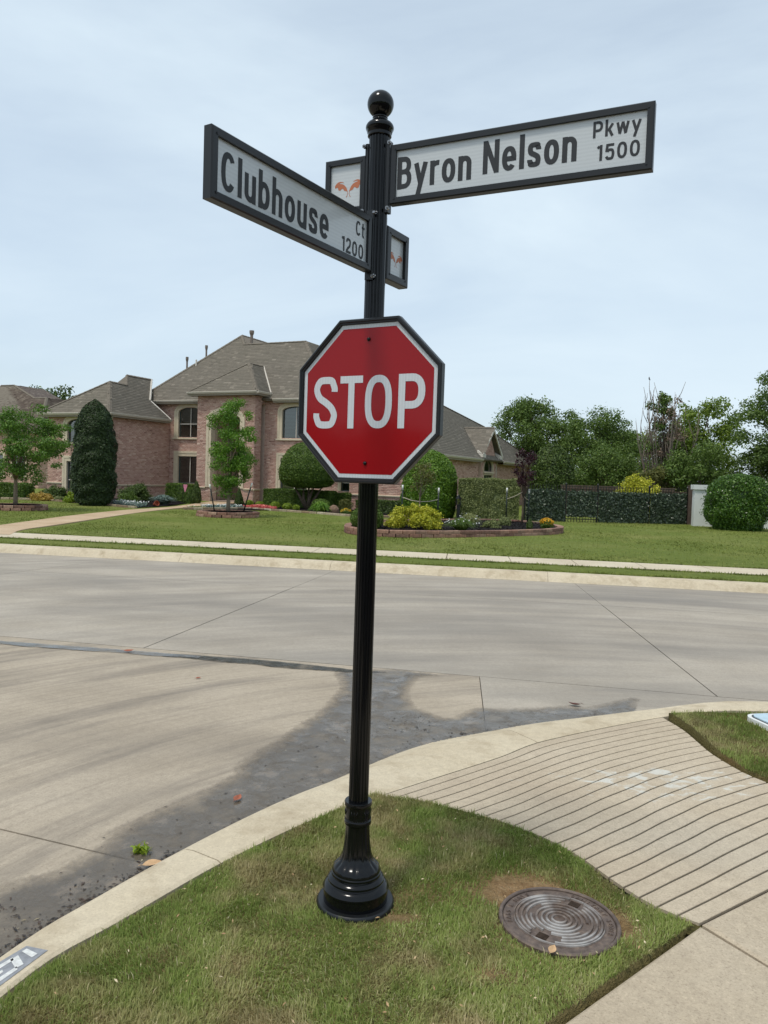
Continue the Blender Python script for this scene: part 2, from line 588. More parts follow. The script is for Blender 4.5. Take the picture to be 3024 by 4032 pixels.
M['dirt'] = plain('orange_brown_dirt', srgb(160, 118, 78), 0.95, 0.15, var=0.25, scale=16, bump=0.9, bscale=45)

# foliage
M['lf_cypress'] = leafmat('cypress_sprays', (30, 46, 18), (46, 66, 26), (70, 92, 40), 0.12)
M['lf_oak'] = leafmat('oak_leaves', (66, 88, 38), (96, 120, 52), (134, 154, 78), 0.3)
M['lf_dark'] = leafmat('dark_leaves', (54, 70, 30), (78, 98, 42), (114, 132, 62), 0.22)
M['lf_bright'] = leafmat('bright_tree_leaves', (68, 104, 28), (98, 138, 42), (142, 174, 68), 0.35)
M['lf_mid'] = leafmat('mid_green_tree_leaves', (62, 94, 30), (90, 126, 44), (130, 160, 68), 0.3)
M['lf_yg'] = leafmat('yellow_green_leaves', (86, 108, 38), (118, 140, 50), (152, 170, 74), 0.35)
M['lf_hedge'] = leafmat('clipped_hedge_leaves', (58, 80, 26), (86, 112, 38), (126, 148, 60), 0.2)
M['lf_dome'] = leafmat('glossy_dome_leaves', (66, 98, 26), (98, 132, 38), (140, 168, 62), 0.22, 0.4)
M['lf_var'] = leafmat('variegated_hedge_leaves', (78, 90, 52), (124, 132, 78), (180, 184, 122), 0.2)
M['lf_gold'] = leafmat('golden_shrub_leaves', (124, 134, 34), (186, 186, 52), (228, 218, 84), 0.3)
M['lf_straw'] = leafmat('straw_gold_leaves', (150, 122, 52), (186, 156, 72), (214, 186, 104), 0.25)
M['lf_lime'] = leafmat('lime_leaves', (98, 124, 34), (136, 158, 46), (176, 188, 66), 0.3)
M['lf_purple'] = leafmat('purple_leaves', (40, 18, 24), (58, 28, 36), (88, 50, 58), 0.2)
M['lf_silver'] = leafmat('silver_blue_leaves', (88, 108, 100), (118, 138, 128), (150, 166, 156), 0.2)
M['lf_ivy'] = leafmat('plastic_ivy_leaves', (40, 52, 38), (66, 80, 58), (140, 150, 128), 0.05, 0.35)
M['lf_brown'] = leafmat('brownish_young_leaves', (74, 80, 38), (104, 106, 52), (136, 132, 74), 0.3)
M['lf_shine'] = leafmat('holly_leaves', (46, 72, 24), (72, 106, 36), (130, 160, 76), 0.12, 0.3)
M['fl_white'] = leafmat('white_petals', (200, 204, 200), (226, 226, 222), (240, 240, 236), 0.2)
M['fl_pink'] = leafmat('coral_petals', (190, 84, 84), (222, 116, 110), (236, 150, 140), 0.2)
M['fl_yellow'] = leafmat('yellow_petals', (200, 150, 30), (226, 178, 40), (236, 200, 70), 0.2)
M['fl_orange'] = leafmat('orange_yellow_petals', (214, 150, 30), (232, 176, 44), (240, 200, 70), 0.2)
M['lf_dead'] = leafmat('dead_brown_leaves', (104, 86, 70), (136, 116, 98), (164, 146, 126), 0.2)


def glassmat():
    m, N, L, b = newmat('window_glass')
    t = N.new('ShaderNodeBsdfTransparent')
    t.inputs['Color'].default_value = (0.55, 0.62, 0.62, 1)
    g = N.new('ShaderNodeBsdfGlossy')
    g.inputs['Roughness'].default_value = 0.03
    v = coords(N, L)
    n = noise(N, L, v, 0.8, 2)
    bp = N.new('ShaderNodeBump')
    bp.inputs['Strength'].default_value = 0.05
    bp.inputs['Distance'].default_value = 0.02
    L.new(n.outputs['Fac'], bp.inputs['Height'])
    L.new(bp.outputs['Normal'], g.inputs['Normal'])
    lw = N.new('ShaderNodeLayerWeight')
    lw.inputs['Blend'].default_value = 0.35
    f = N.new('ShaderNodeMath')
    f.operation = 'MULTIPLY_ADD'
    L.new(lw.outputs['Facing'], f.inputs[0])
    f.inputs[1].default_value = 0.45
    f.inputs[2].default_value = 0.10
    ms = N.new('ShaderNodeMixShader')
    L.new(f.outputs['Value'], ms.inputs['Fac'])
    L.new(t.outputs['BSDF'], ms.inputs[1])
    L.new(g.outputs['BSDF'], ms.inputs[2])
    L.new(ms.outputs['Shader'], N['Material Output'].inputs['Surface'])
    return m


M['glass'] = glassmat()


def sheeting(name, col, rough, spec, coat, band, vertical=False, cell=0.0):
    """reflective sign sheeting with faint bands"""
    m, N, L, b = newmat(name)
    v = coords(N, L, (1, 1, 1))
    wv = N.new('ShaderNodeTexWave')
    wv.wave_type = 'BANDS'
    wv.bands_direction = 'X' if vertical else 'Z'
    wv.inputs['Scale'].default_value = 26
    wv.inputs['Distortion'].default_value = 1.2
    wv.inputs['Detail'].default_value = 2
    L.new(v, wv.inputs['Vector'])
    k = ramp(N, [(0.0, (1 - band, 1 - band, 1 - band, 1)), (1.0, (1, 1, 1, 1))])
    L.new(wv.outputs['Fac'], k.inputs['Fac'])
    c = mixc(N, L, 1.0, col, k.outputs['Color'], 'MULTIPLY')
    L.new(c, b.inputs['Base Color'])
    b.inputs['Roughness'].default_value = rough
    b.inputs['Specular IOR Level'].default_value = spec
    b.inputs['Coat Weight'].default_value = coat
    b.inputs['Coat Roughness'].default_value = 0.07
    return m


M['sign_red'] = sheeting('red_reflective_sheeting', srgb(148, 0, 9), 0.55, 0.15, 0.42, 0.02)
M['sign_white'] = sheeting('white_reflective_sheeting', srgb(206, 210, 212), 0.5, 0.4, 0.3, 0.08, vertical=True)
M['blade_white'] = sheeting('blade_white_sheeting', srgb(200, 204, 204), 0.3, 0.5, 0.6, 0.07)
M['emblem'] = plain('copper_emblem_ink', srgb(186, 112, 78), 0.5, 0.4, var=0.05)


# ------------------------------------------------------------------ ground, road, kerbs
gm = MB()
gm.add([(-900, -300, -0.12), (900, -300, -0.12), (900, 1500, -0.12), (-900, 1500, -0.12)], [(0, 1, 2, 3)])
ground = gm.build('ground', M['lawn'])
tag(ground, kind='structure')

# street joints (valley line end, far kerb end) k = 0 is the joint left of the post
V0, VD = np.array((-2.36, 7.62)), np.array((5.27, -1.10))
F0, FD = np.array((-0.885, 13.93)), np.array((4.345, -0.49))


def jv(k): return V0 + k * VD


def jf(k):
    p = F0 + k * FD
    # keep the far end on the far kerb line
    x = p[0]
    return np.array((x, 14.34 - 0.166 * (x + 0.2)))


def far_kerb_y(x): return 14.36 - 0.166 * (x + 0.2)


road = MB()
road.add([(-60, -20, -0.05), (60, -20, -0.05), (60, far_kerb_y(60) + 0.3, -0.05), (-60, far_kerb_y(-60) + 0.3, -0.05)], [(0, 1, 2, 3)])
road_o = road.build('road', M['soil_dark'])
tag(road_o, kind='structure')


def slab(name, poly, z1, th, mat, parent, gap=0.005):
    q = inset(poly, gap)
    b = MB().prism(q, z1 - th, z1)
    return b.build(name, mat, parent)


LONG = 0.66
for k in range(-6, 6):
    a, b_, c, d = jv(k), jv(k + 1), jf(k + 1), jf(k)
    m0 = a + (d - a) * LONG
    m1 = b_ + (c - b_) * LONG
    slab('road_slab', [tuple(a), tuple(b_), tuple(m1), tuple(m0)], 0.0, 0.04, M['road_a'], road_o, 0.007)
    slab('road_slab', [tuple(m0), tuple(m1), tuple(c), tuple(d)], 0.0, 0.04, M['road_a'], road_o, 0.004)

edge_raw = [(-2.2, -3.0), (-1.95, 0.2), (-1.72, 1.3), (-1.52, 2.05), (-1.309, 2.652), (-1.13, 3.045), (-0.873, 3.505), (-0.52, 4.063), (-0.169, 4.534), (0.27, 5.06), (0.778, 5.402), (1.341, 5.712), (2.227, 6.04), (3.205, 6.20), (5.0, 6.02), (9.0, 5.36), (22.0, 3.2)]
back_raw = [(-1.95, -3.05, .13), (-1.70, 0.1, .13), (-1.47, 1.15, .13), (-1.30, 1.85, .13), (-1.147, 2.326, .13), (-1.065, 2.54, .13), (-0.931, 2.739, .13), (-0.684, 3.139, .13), (-0.476, 3.422, .13), (-0.288, 3.672, .12), (-0.15, 3.838, .105), (-0.01, 3.999, .09),
            (0.318, 4.353, .06), (0.781, 4.775, .05), (1.072, 5.066, .05), (1.604, 5.415, .05), (2.121, 5.662, .07), (2.442, 5.73, .10), (2.928, 5.74, .12), (4.8, 5.58, .13), (8.9, 4.9, .13), (21.9, 2.75, .13)]
EDGE = np.array(catmull(edge_raw, 8))
BACK = np.array(catmull(back_raw, 6))

# side street slabs between the valley line and the near kerb
vl = [tuple(jv(k)) for k in np.arange(-5, 1.31, 0.25)]
split_a, split_b = np.array((-1.20, 3.535)), np.array((-1.867, 3.768))
sd = (split_b - split_a) / np.linalg.norm(split_b - split_a)
left_far = split_b + sd * 16
ed = [tuple(p) for p in EDGE]
i_split = int(np.argmin([np.hypot(p[0] - split_a[0], p[1] - split_a[1]) for p in ed]))
i_right = int(np.argmin([abs(p[0] - 4.4) + 0 * p[1] for p in ed]))
i_mid = int(np.argmin([np.hypot(p[0] - 0.76, p[1] - 5.40) for p in ed]))
vr = [p for p in vl if p[0] < 0.92]
main_poly = [(-26, jv(-4.486)[1])] + [p for p in vl if -26 < p[0] < 0.9] + [(0.921, 6.94)] + [ed[i_mid]] + ed[i_mid - 1:i_split:-1] + [ed[i_split], tuple(left_far), (-26, 12.2)]
slab('road_slab', main_poly, -0.001, 0.04, M['road_b'], road_o, 0.005)
right_poly = [(0.921, 6.94)] + [p for p in vl if 0.95 < p[0] < 4.2] + [(4.4, jv(1.283)[1])] + ed[i_right:i_mid:-1] + [ed[i_mid]]
slab('road_slab', right_poly, -0.001, 0.04, M['road_a'], road_o, 0.002)
low_poly = [ed[i_split]] + ed[i_split - 1:0:-1] + [ed[0], (-26, -3.0), (-26, 12.2), tuple(left_far)]
slab('road_slab', low_poly, -0.001, 0.04, M['road_b'], road_o, 0.007)


# near kerb, swept section in segments
def kerb_run(E, B, mats, parent, cuts, name='kerb_segment'):
    n = len(E)
    prof = [(0.0, -0.04), (0.0, 0.004), (0.06, 0.10), (0.16, 0.42), (0.30, 0.78), (0.42, 0.95), (0.55, 1.0), (0.95, 1.0), (1.0, 0.94), (1.0, -0.06)]
    cuts = [0] + cuts + [n - 1]
    for ci in range(len(cuts) - 1):
        i0, i1 = cuts[ci], cuts[ci + 1]
        idx = list(range(i0, i1 + 1))
        mb = MB()
        for pi in range(len(prof) - 1):
            rows = []
            for (f, h) in (prof[pi], prof[pi + 1]):
                row = []
                for i in idx:
                    p = E[i][:2] + (B[i][:2] - E[i][:2]) * f
                    z = h * B[i][2] if 0 <= h <= 1.01 and h not in (-0.04, -0.06) else h
                    row.append((p[0], p[1], z))
                if ci > 0:
                    a, b = np.array(row[0]), np.array(row[1])
                    row[0] = tuple(a + (b - a) / max(1e-6, np.linalg.norm(b - a)) * 0.006)
                rows.append(row)
            mb.strip(rows[0], rows[1])
        for e in (0, len(idx) - 1):
            i = idx[e]
            ring = []
            for (f, h) in prof:
                p = E[i][:2] + (B[i][:2] - E[i][:2]) * f
                ring.append((p[0], p[1], h * B[i][2] if h >= 0 else h))
            if e == 0 and ci > 0:
                nx = E[idx[1]][:2] - E[i][:2]
                nx = nx / np.linalg.norm(nx) * 0.006
                ring = [(x + nx[0], y + nx[1], z) for x, y, z in ring]
            mb.add(ring, [tuple(range(len(ring)))])
        mb.build(name, mats, parent, smooth=35)


def pair_back(E, B):
    """for every edge point the back point at the same share of the run"""
    return E, B


keysE = [(-2.2, -3.0), (-1.309, 2.652), (-0.947, 3.40), (-0.169, 4.534), (0.844, 5.437), (2.227, 6.04), (5.0, 6.02), (22, 3.2)]
keysB = [(-1.95, -3.05), (-1.147, 2.326), (-0.640, 3.19), (-0.01, 3.999), (1.072, 5.066), (2.121, 5.662), (4.8, 5.58), (21.9, 2.75)]
NE, NB, cuts = [], [], []
for a in range(len(keysE) - 1):
    ie = [int(np.argmin(np.hypot(*(EDGE - np.array(k)).T))) for k in (keysE[a], keysE[a + 1])]
    ib = [int(np.argmin(np.hypot(*(BACK[:, :2] - np.array(k)).T))) for k in (keysB[a], keysB[a + 1])]
    e = resample(EDGE[ie[0]:ie[1] + 1], 15)
    b = resample(BACK[ib[0]:ib[1] + 1], 15)
    if a: e, b = e[1:], b[1:]
    NE += list(e)
    NB += list(b)
    if a in (1, 3, 5): cuts.append(len(NE) - 1)
NE, NB = np.array(NE), np.array(NB)
kerb_n = MB()
kerb_n.strip([(p[0], p[1], -0.045) for p in NE], [(p[0], p[1], -0.045) for p in NB])
kerb_near = kerb_n.build('kerb_near', M['soil_dark'])
tag(kerb_near, kind='structure')
kerb_run(NE, NB, M['kerb'], kerb_near, cuts)

# far kerb
fx = np.concatenate([np.linspace(-40, 40, 81)])
fk_e = np.array([(x, far_kerb_y(x)) for x in fx])
fk_b = np.array([(x + 0.06, far_kerb_y(x) + 0.42, 0.14) for x in fx])
kf = MB()
kf.strip([(p[0], p[1], -0.045) for p in fk_e], [(p[0], p[1], -0.045) for p in fk_b])
kerb_far = kf.build('kerb_far', M['soil_dark'])
tag(kerb_far, kind='structure')
cx_list = [-9.1, -4.4, -0.9, 3.45, 8.0]
kerb_cuts = [int(np.argmin(abs(fx - c))) for c in cx_list]
kerb_run(fk_e, fk_b, M['kerb'], kerb_far, kerb_cuts)

# parkway strip, far walk, lawn
def sy(x, off): return far_kerb_y(x) + off


xs = np.linspace(-45, 45, 91)
strip_m = MB()
A_ = [(x, sy(x, 0.42), 0.138) for x in xs]
Bm = [(x, sy(x, 0.95) + 0.04 * math.sin(x * 2.1), 0.165) for x in xs]
B_ = [(x, sy(x, 1.50), 0.150) for x in xs]
strip_m.strip(A_, Bm).strip(Bm, B_)
parkway = strip_m.build('lawn_parkway', M['lawn'], smooth=True)
tag(parkway, kind='structure')
wm = MB()
wm.strip([(x, sy(x, 1.46), 0.10) for x in xs], [(x, sy(x, 2.80), 0.10) for x in xs])
walk_far = wm.build('sidewalk_far', M['soil_dark'])
tag(walk_far, kind='structure')
jx = [-45, -30, -22, -16, -12.5, -9.8, -7.0, -4.2, -1.5, 1.3, 2.6, 3.9, 5.2, 6.5, 7.9, 9.4, 12, 16, 22, 30, 45]
for i in range(len(jx) - 1):
    a, b = jx[i], jx[i + 1]
    wide = -0.0
    slab('paving_slab', [(a, sy(a, 1.53)), (b, sy(b, 1.53)), (b + .12, sy(b, 2.68)), (a + .12, sy(a, 2.68))], 0.166, 0.07, M['walk_far'], walk_far, 0.008)

# lawn as one grid sheet with a gentle roll
gx, gy = np.meshgrid(np.linspace(-60, 60, 121), np.linspace(0, 1, 90), indexing='ij')
yy = (far_kerb_y(gx) + 2.71) + gy ** 1.6 * 75
zz = 0.155 + np.clip(yy - 17, 0, 1e9) * -0.0006 + 0.012 * np.sin(gx * 0.7 + yy * 0.5) * np.minimum(1, gy * 8)
zz = np.where(yy > 40, np.maximum(zz, 0.1), zz)
LV = np.stack([gx, yy, zz], -1).reshape(-1, 3)
n1_, n2_ = gx.shape
ii, jj = np.meshgrid(np.arange(n1_ - 1), np.arange(n2_ - 1), indexing='ij')
LF = np.stack([ii * n2_ + jj, (ii + 1) * n2_ + jj, (ii + 1) * n2_ + jj + 1, ii * n2_ + jj + 1], -1).reshape(-1, 4)
lawn = link('lawn', fastmesh('lawn', LV, LF, M['lawn']))
tag(lawn, kind='structure')
lawn.data.polygons.foreach_set('use_smooth', [True] * len(lawn.data.polygons))
GZ = 0.145      # general height of the lawn
# tan path from walk to the entrance porch
pl = catmull([(-10.9, 18.1), (-10.35, 19.6), (-10.4, 22.5), (-10.5, 25.65), (-10.3, 30.0), (-9.7, 33.2), (-9.5, 36), (-9.6, 42.5)], 6)
pr = catmull([(-8.7, 17.85), (-9.12, 19.4), (-9.14, 21.5), (-9.19, 24.3), (-9.22, 28.9), (-8.95, 33.5), (-8.35, 36), (-7.9, 42.0)], 6)
pm_ = MB().strip([(p[0], p[1], 0.172) for p in pl], [(p[0], p[1], 0.172) for p in pr])
pm_.strip([(p[0], p[1], 0.10) for p in pl], [(p[0], p[1], 0.172) for p in pl])
pm_.strip([(p[0], p[1], 0.10) for p in pr], [(p[0], p[1], 0.172) for p in pr])
path_o = pm_.build('path', M['path'])
tag(path_o, kind='structure')


# ------------------------------------------------------------------ grass blades
def blades(name, pts, zs, length, width, mat, rnd, lean=0.9, kind='stuff', label=None, cat=None):
    n = len(pts)
    an = 3.6 * unit_noise(np.asarray(pts), 301, 3, 6.0) + rng.normal(0, 1.1, n)
    ln = length * np.clip(rng.lognormal(-0.08, 0.36, n), 0.35, 2.1) * (1 + 0.25 * unit_noise(np.asarray(pts), 302, 3, 8.0))
    wd = width * rng.uniform(0.7, 1.3, n)
    le = np.abs(rng.normal(0.0, 0.55, n)) * lean + 0.15
    dx, dy = np.cos(an), np.sin(an)
    sx, sy_ = -dy * wd / 2, dx * wd / 2
    h1, o1 = ln * 0.55 * np.cos(le * 0.6), ln * 0.55 * np.sin(le * 0.6)
    h2, o2 = h1 + ln * 0.45 * np.cos(np.minimum(1.9, le * 1.7)), o1 + ln * 0.45 * np.sin(np.minimum(1.9, le * 1.7))
    V = np.zeros((n, 5, 3), np.float32)
    x, y = pts[:, 0], pts[:, 1]
    V[:, 0] = np.stack([x + sx, y + sy_, zs], 1)
    V[:, 1] = np.stack([x - sx, y - sy_, zs], 1)
    V[:, 2] = np.stack([x - sx * .8 + dx * o1, y - sy_ * .8 + dy * o1, zs + h1], 1)
    V[:, 3] = np.stack([x + sx * .8 + dx * o1, y + sy_ * .8 + dy * o1, zs + h1], 1)
    V[:, 4] = np.stack([x + dx * o2, y + dy * o2, zs + h2], 1)
    base = np.arange(n)[:, None] * 5
    T = np.concatenate([base + np.array([[0, 1, 2]]), base + np.array([[0, 2, 3]]), base + np.array([[3, 2, 4]])], 0)
    me = fastmesh(name, V.reshape(-1, 3), T, mat, np.concatenate([rnd, rnd, rnd]))
    o = link(name, me)
    return tag(o, label, cat, kind=kind)


def sample_poly(poly, n):
    P = np.array([p[:2] for p in poly])
    lo, hi = P.min(0), P.max(0)
    out = []
    tot = 0
    while tot < n:
        q = rng.uniform(lo, hi, (n * 2, 2))
        q = q[inpoly(q, poly)]
        out.append(q)
        tot += len(q)
    return np.concatenate(out)[:n]


# near ramp patch curves
L_raw = [(-0.01, 3.985, .09), (0.231, 3.93, .095), (0.472, 3.82, .10), (0.683, 3.679, .11), (0.896, 3.439, .112), (1.024, 3.163, .116), (1.124, 2.98, .12), (1.254, 2.857, .125)]
R_raw = [(2.125, 5.66, .06), (2.153, 5.3, .075), (2.135, 4.85, .09), (2.176, 4.514, .10), (2.242, 4.321, .11), (2.36, 4.05, .12), (2.53, 3.722, .125)]
LC = resample(catmull(L_raw, 8), 80)
RC = resample(catmull(R_raw, 8), 80)
ib0 = int(np.argmin(np.hypot(*(BACK[:, :2] - np.array((-0.01, 3.999))).T)))
ib1 = int(np.argmin(np.hypot(*(BACK[:, :2] - np.array((2.121, 5.662))).T)))
TOPC = resample(BACK[ib0:ib1 + 1], 25)
TOPC[:, 2] = np.clip(TOPC[:, 2] - 0.004, 0.03, 1)
lin0 = np.array([LC[0] + (RC[0] - LC[0]) * s for s in np.linspace(0, 1, 25)])
BULGE = TOPC - lin0
BULGE0 = BULGE.copy()
_s = np.linspace(0, 1, 25)
for _c in range(2):      # keep the grooves to one even sweep
    _k = np.polyfit(_s, BULGE[:, _c], 3)
    _f = np.polyval(_k, _s)
    BULGE[:, _c] = _f - _f[0] - (_f[-1] - _f[0]) * _s

# turf island round the post, and the turf right of the ramp
SLAB_EDGE = [(1.236, 2.846), (1.16, 2.775), (0.99, 2.633), (0.80, 2.479), (0.68, 2.374), (0.555, 2.265), (-0.55, 1.33), (-1.2, -3.0)]
back2 = [tuple(p) for p in NB if p[1] < 4.0 and p[0] < 0.0]
back2 = [(p[0] + 0.012, p[1] - 0.012, p[2]) for p in back2]
ISLAND = [p[:2] for p in back2] + [(p[0] - 0.02, p[1] - 0.02) for p in LC[4:-1:3]] + SLAB_EDGE
ISL_IN = inset(ISLAND, 0.012)


def turf_z(P):
    sunk = np.clip((0.235 - np.hypot(P[:, 0] - 0.712, P[:, 1] - 2.838)) / 0.03, 0, 1)
    sunk = sunk + 0.65 * np.clip((0.27 - np.hypot(P[:, 0] + 0.063, P[:, 1] - 2.96)) / 0.12, 0, 1)  # ground dips round the post foot to give it a contact shadow
    return 0.127 + 0.007 * unit_noise(P, 3, 3, 2.2) + 0.004 * unit_noise(P, 5, 2, 9.0) - 0.03 * sunk


MH = np.array((0.712, 2.838))      # manhole centre
POST = np.array((-0.063, 2.96))    # sign post foot


def bare_mask(P):
    """1 where the turf is worn away, and in the contact-shadow ring at the post"""
    d1 = np.hypot((P[:, 0] - 0.55) / 0.31, (P[:, 1] - 3.06) / 0.155)
    d2 = np.hypot((P[:, 0] - MH[0]) / 0.262, (P[:, 1] - MH[1]) / 0.255)
    d3 = np.minimum(np.hypot((P[:, 0] - 0.10) / 0.085, (P[:, 1] - 2.84) / 0.05), np.hypot(P[:, 0] + 0.063, P[:, 1] - 2.96) / 0.165)  # soil ring round the post is put in as its contact shadow
    d4 = np.hypot((P[:, 0] - 0.40) / 0.12, (P[:, 1] - 2.50) / 0.06)
    d5 = np.hypot((P[:, 0] - 0.93) / 0.10, (P[:, 1] - 2.80) / 0.16)
    n = 0.35 * unit_noise(P, 21, 3, 9)
    return np.clip(1.25 - d1 + n, 0, 1) + np.clip((1.14 - d2) * 2 + n * 0.7, 0, 1) * 0.8 + np.clip(1 - d3 + n, 0, 1) + 0.8 * np.clip(1 - d4 + n, 0, 1) + 0.7 * np.clip(1 - d5 + n, 0, 1)


def sheet(name, poly, mat, zf, zbase=0.02, step=0.06, kind='structure', bare_f=False):
    """a bumpy sheet that fills a polygon: dense grid clipped to it, edges dropped"""
    mb = bmesh.new()
    vs = [mb.verts.new((p[0], p[1], 0)) for p in poly]
    f = mb.faces.new(vs)
    bmesh.ops.triangulate(mb, faces=[f])
    for it in range(7):
        es = [e for e in mb.edges if e.calc_length() > step * 2.2 ]
        if not es: break
        bmesh.ops.subdivide_edges(mb, edges=es, cuts=1, use_grid_fill=False)
        bmesh.ops.triangulate(mb, faces=mb.faces[:])
    P = np.array([(v.co.x, v.co.y) for v in mb.verts])
    Z = zf(P)
    for v, z in zip(mb.verts, Z):
        v.co.z = z
    bare = [float(x) for x in (np.clip(bare_mask(P), 0, 1) if bare_f else np.zeros(len(P)))]
    be = [e for e in mb.edges if e.is_boundary]
    ret = bmesh.ops.extrude_edge_only(mb, edges=be)
    for v in [g for g in ret['geom'] if isinstance(g, bmesh.types.BMVert)]:
        v.co.z = zbase
    me = bpy.data.meshes.new(name)
    mb.to_mesh(me)
    mb.free()
    me.materials.append(mat)
    at = me.attributes.new('bare', 'FLOAT', 'POINT')
    at.data.foreach_set('value', np.array(bare + [0.0] * (len(me.vertices) - len(bare)), dtype=np.float32))
    for p in me.polygons: p.use_smooth = True
    return tag(link(name, me), kind=kind)



RT_POLY = [(2.16, 5.635), (2.45, 5.70), (2.93, 5.715), (4.8, 5.55), (7.5, 5.1), (7.3, 3.6), (2.66, 3.78), (2.40, 4.08), (2.285, 4.34), (2.215, 4.53), (2.175, 4.85), (2.19, 5.3)]
sheet('turf_verge', RT_POLY, M['thatch'], lambda P: 0.105 + 0.006 * unit_noise(P, 8, 3, 2.4))
soil = MB()
soil.add([(-2.6, -4, 0.03), (9, -4, 0.03), (9, 5.0, 0.03), (2.3, 5.5, 0.02), (0.7, 4.6, 0.02), (-0.1, 3.85, 0.03), (-0.55, 3.2, 0.03), (-1.3, 1.5, 0.03)], [tuple(range(8))])
tag(soil.build('ground_soil_bed', M['soil_dark']), kind='structure')

sheet('turf_corner', [p for p in ISL_IN if p[1] > -2.9], M['thatch_corner'], turf_z, bare_f=True)
near_poly = [p for p in ISL_IN if p[1] > 1.0]
clip_poly = [p for p in ISLAND if p[1] > 1.2]
q = sample_poly([p for p in ISL_IN if p[1] > 1.2], 260000)
q = q[q[:, 1] > 1.35]
d = q - POST
keep = np.hypot(d[:, 0], d[:, 1]) > 0.152
dm = np.hypot(q[:, 0] - MH[0], q[:, 1] - MH[1])
keep &= dm > 0.226
dens = 0.80 + 0.22 * unit_noise(q, 31, 3, 5.0) - 1.1 * np.clip(bare_mask(q), 0, 1)
keep &= rng.uniform(0, 1, len(q)) < dens
q = q[keep]
dry = np.clip(0.5 + 0.55 * unit_noise(q, 41, 3, 2.4) + 0.5 * np.clip(bare_mask(q), 0, 1) + 0.18 * unit_noise(q, 44, 2, 14), 0, 1)
edge_d = np.clip((q[:, 1] - 3.35) / 0.4, 0, 1) * (q[:, 0] > 0)
rn = np.clip(rng.beta(2.0, 2.6, len(q)) * 0.75 + 0.42 * (dry - 0.45) - 0.15 * edge_d, 0.0, 1.0)
rn = np.where(rng.uniform(size=len(q)) < 0.02, rng.uniform(0.9, 1, len(q)), rn)
blades('grass', q, turf_z(q) - 0.004, 0.0215, 0.0031, M['grass_near'], rn)
q = sample_poly(inset(RT_POLY, 0.012), 130000)
q = q[(q[:, 0] < 4.2)]
lid_mask = (np.abs((q[:, 0] - 3.06) * math.cos(0.22) + (q[:, 1] - 5.44) * math.sin(0.22)) < 0.36) & (np.abs(-(q[:, 0] - 3.06) * math.sin(0.22) + (q[:, 1] - 5.44) * math.cos(0.22)) < 0.20)
q = q[~lid_mask]
rn = np.clip(rng.beta(2, 2.6, len(q)) * 0.7 + 0.2 * unit_noise(q, 51, 3, 2.5), 0, 1)
blades('grass', q, 0.102 + 0.006 * unit_noise(q, 8, 3, 2.4), 0.027, 0.0042, M['grass_near'], rn)
# turf lips along the far walk, parkway and path
m_ = 46000
xx = rng.uniform(-12, 14, m_)
side = rng.integers(0, 3, m_)
off = np.where(side == 0, 0.43 + np.abs(rng.normal(0, 0.10, m_)), np.where(side == 1, 1.49 - np.abs(rng.normal(0, 0.08, m_)), 2.72 + np.abs(rng.normal(0, 0.12, m_))))
yy_ = far_kerb_y(xx) + off
ok = ~((side == 2) & (xx > -10.95) & (xx < -8.75))
P_ = np.stack([xx, yy_], 1)[ok]
blades('grass', P_, np.where(off < 1, 0.130, 0.145)[ok], 0.036, 0.014, M['grass_far'], rng.beta(2, 3, len(P_)) * 0.9)
m_ = 150000
P_ = np.stack([rng.uniform(-18, 17, m_), 16.6 + 21 * rng.uniform(0, 1, m_) ** 1.4], 1)
P_ = P_[P_[:, 1] > far_kerb_y(P_[:, 0]) + 2.75]
P_ = P_[~((P_[:, 0] > -10.6) & (P_[:, 0] < -8.8) & (P_[:, 1] > 17))]
blades('grass', P_, np.full(len(P_), GZ), 0.032, 0.020, M['grass_far'], np.clip(0.5 + 0.45 * unit_noise(P_, 61, 4, 0.9), 0, 1), lean=1.3)

# ------------------------------------------------------------------ ramp strips and near sidewalk slabs
ramp_base = MB()
rb = []
for t in np.linspace(0, 1, 20):
    k = int(round(t * 79))
    rb.append([tuple(LC[k] + (RC[k] - LC[k]) * s + BULGE0[j] * (1 - t) - np.array((0, 0, 0.012))) for j, s in enumerate(np.linspace(0, 1, 25))])
for i in range(19):
    ramp_base.strip(rb[i], rb[i + 1])
ramp_o = ramp_base.build('ramp', M['soil_dark'])
tag(ramp_o, kind='structure')


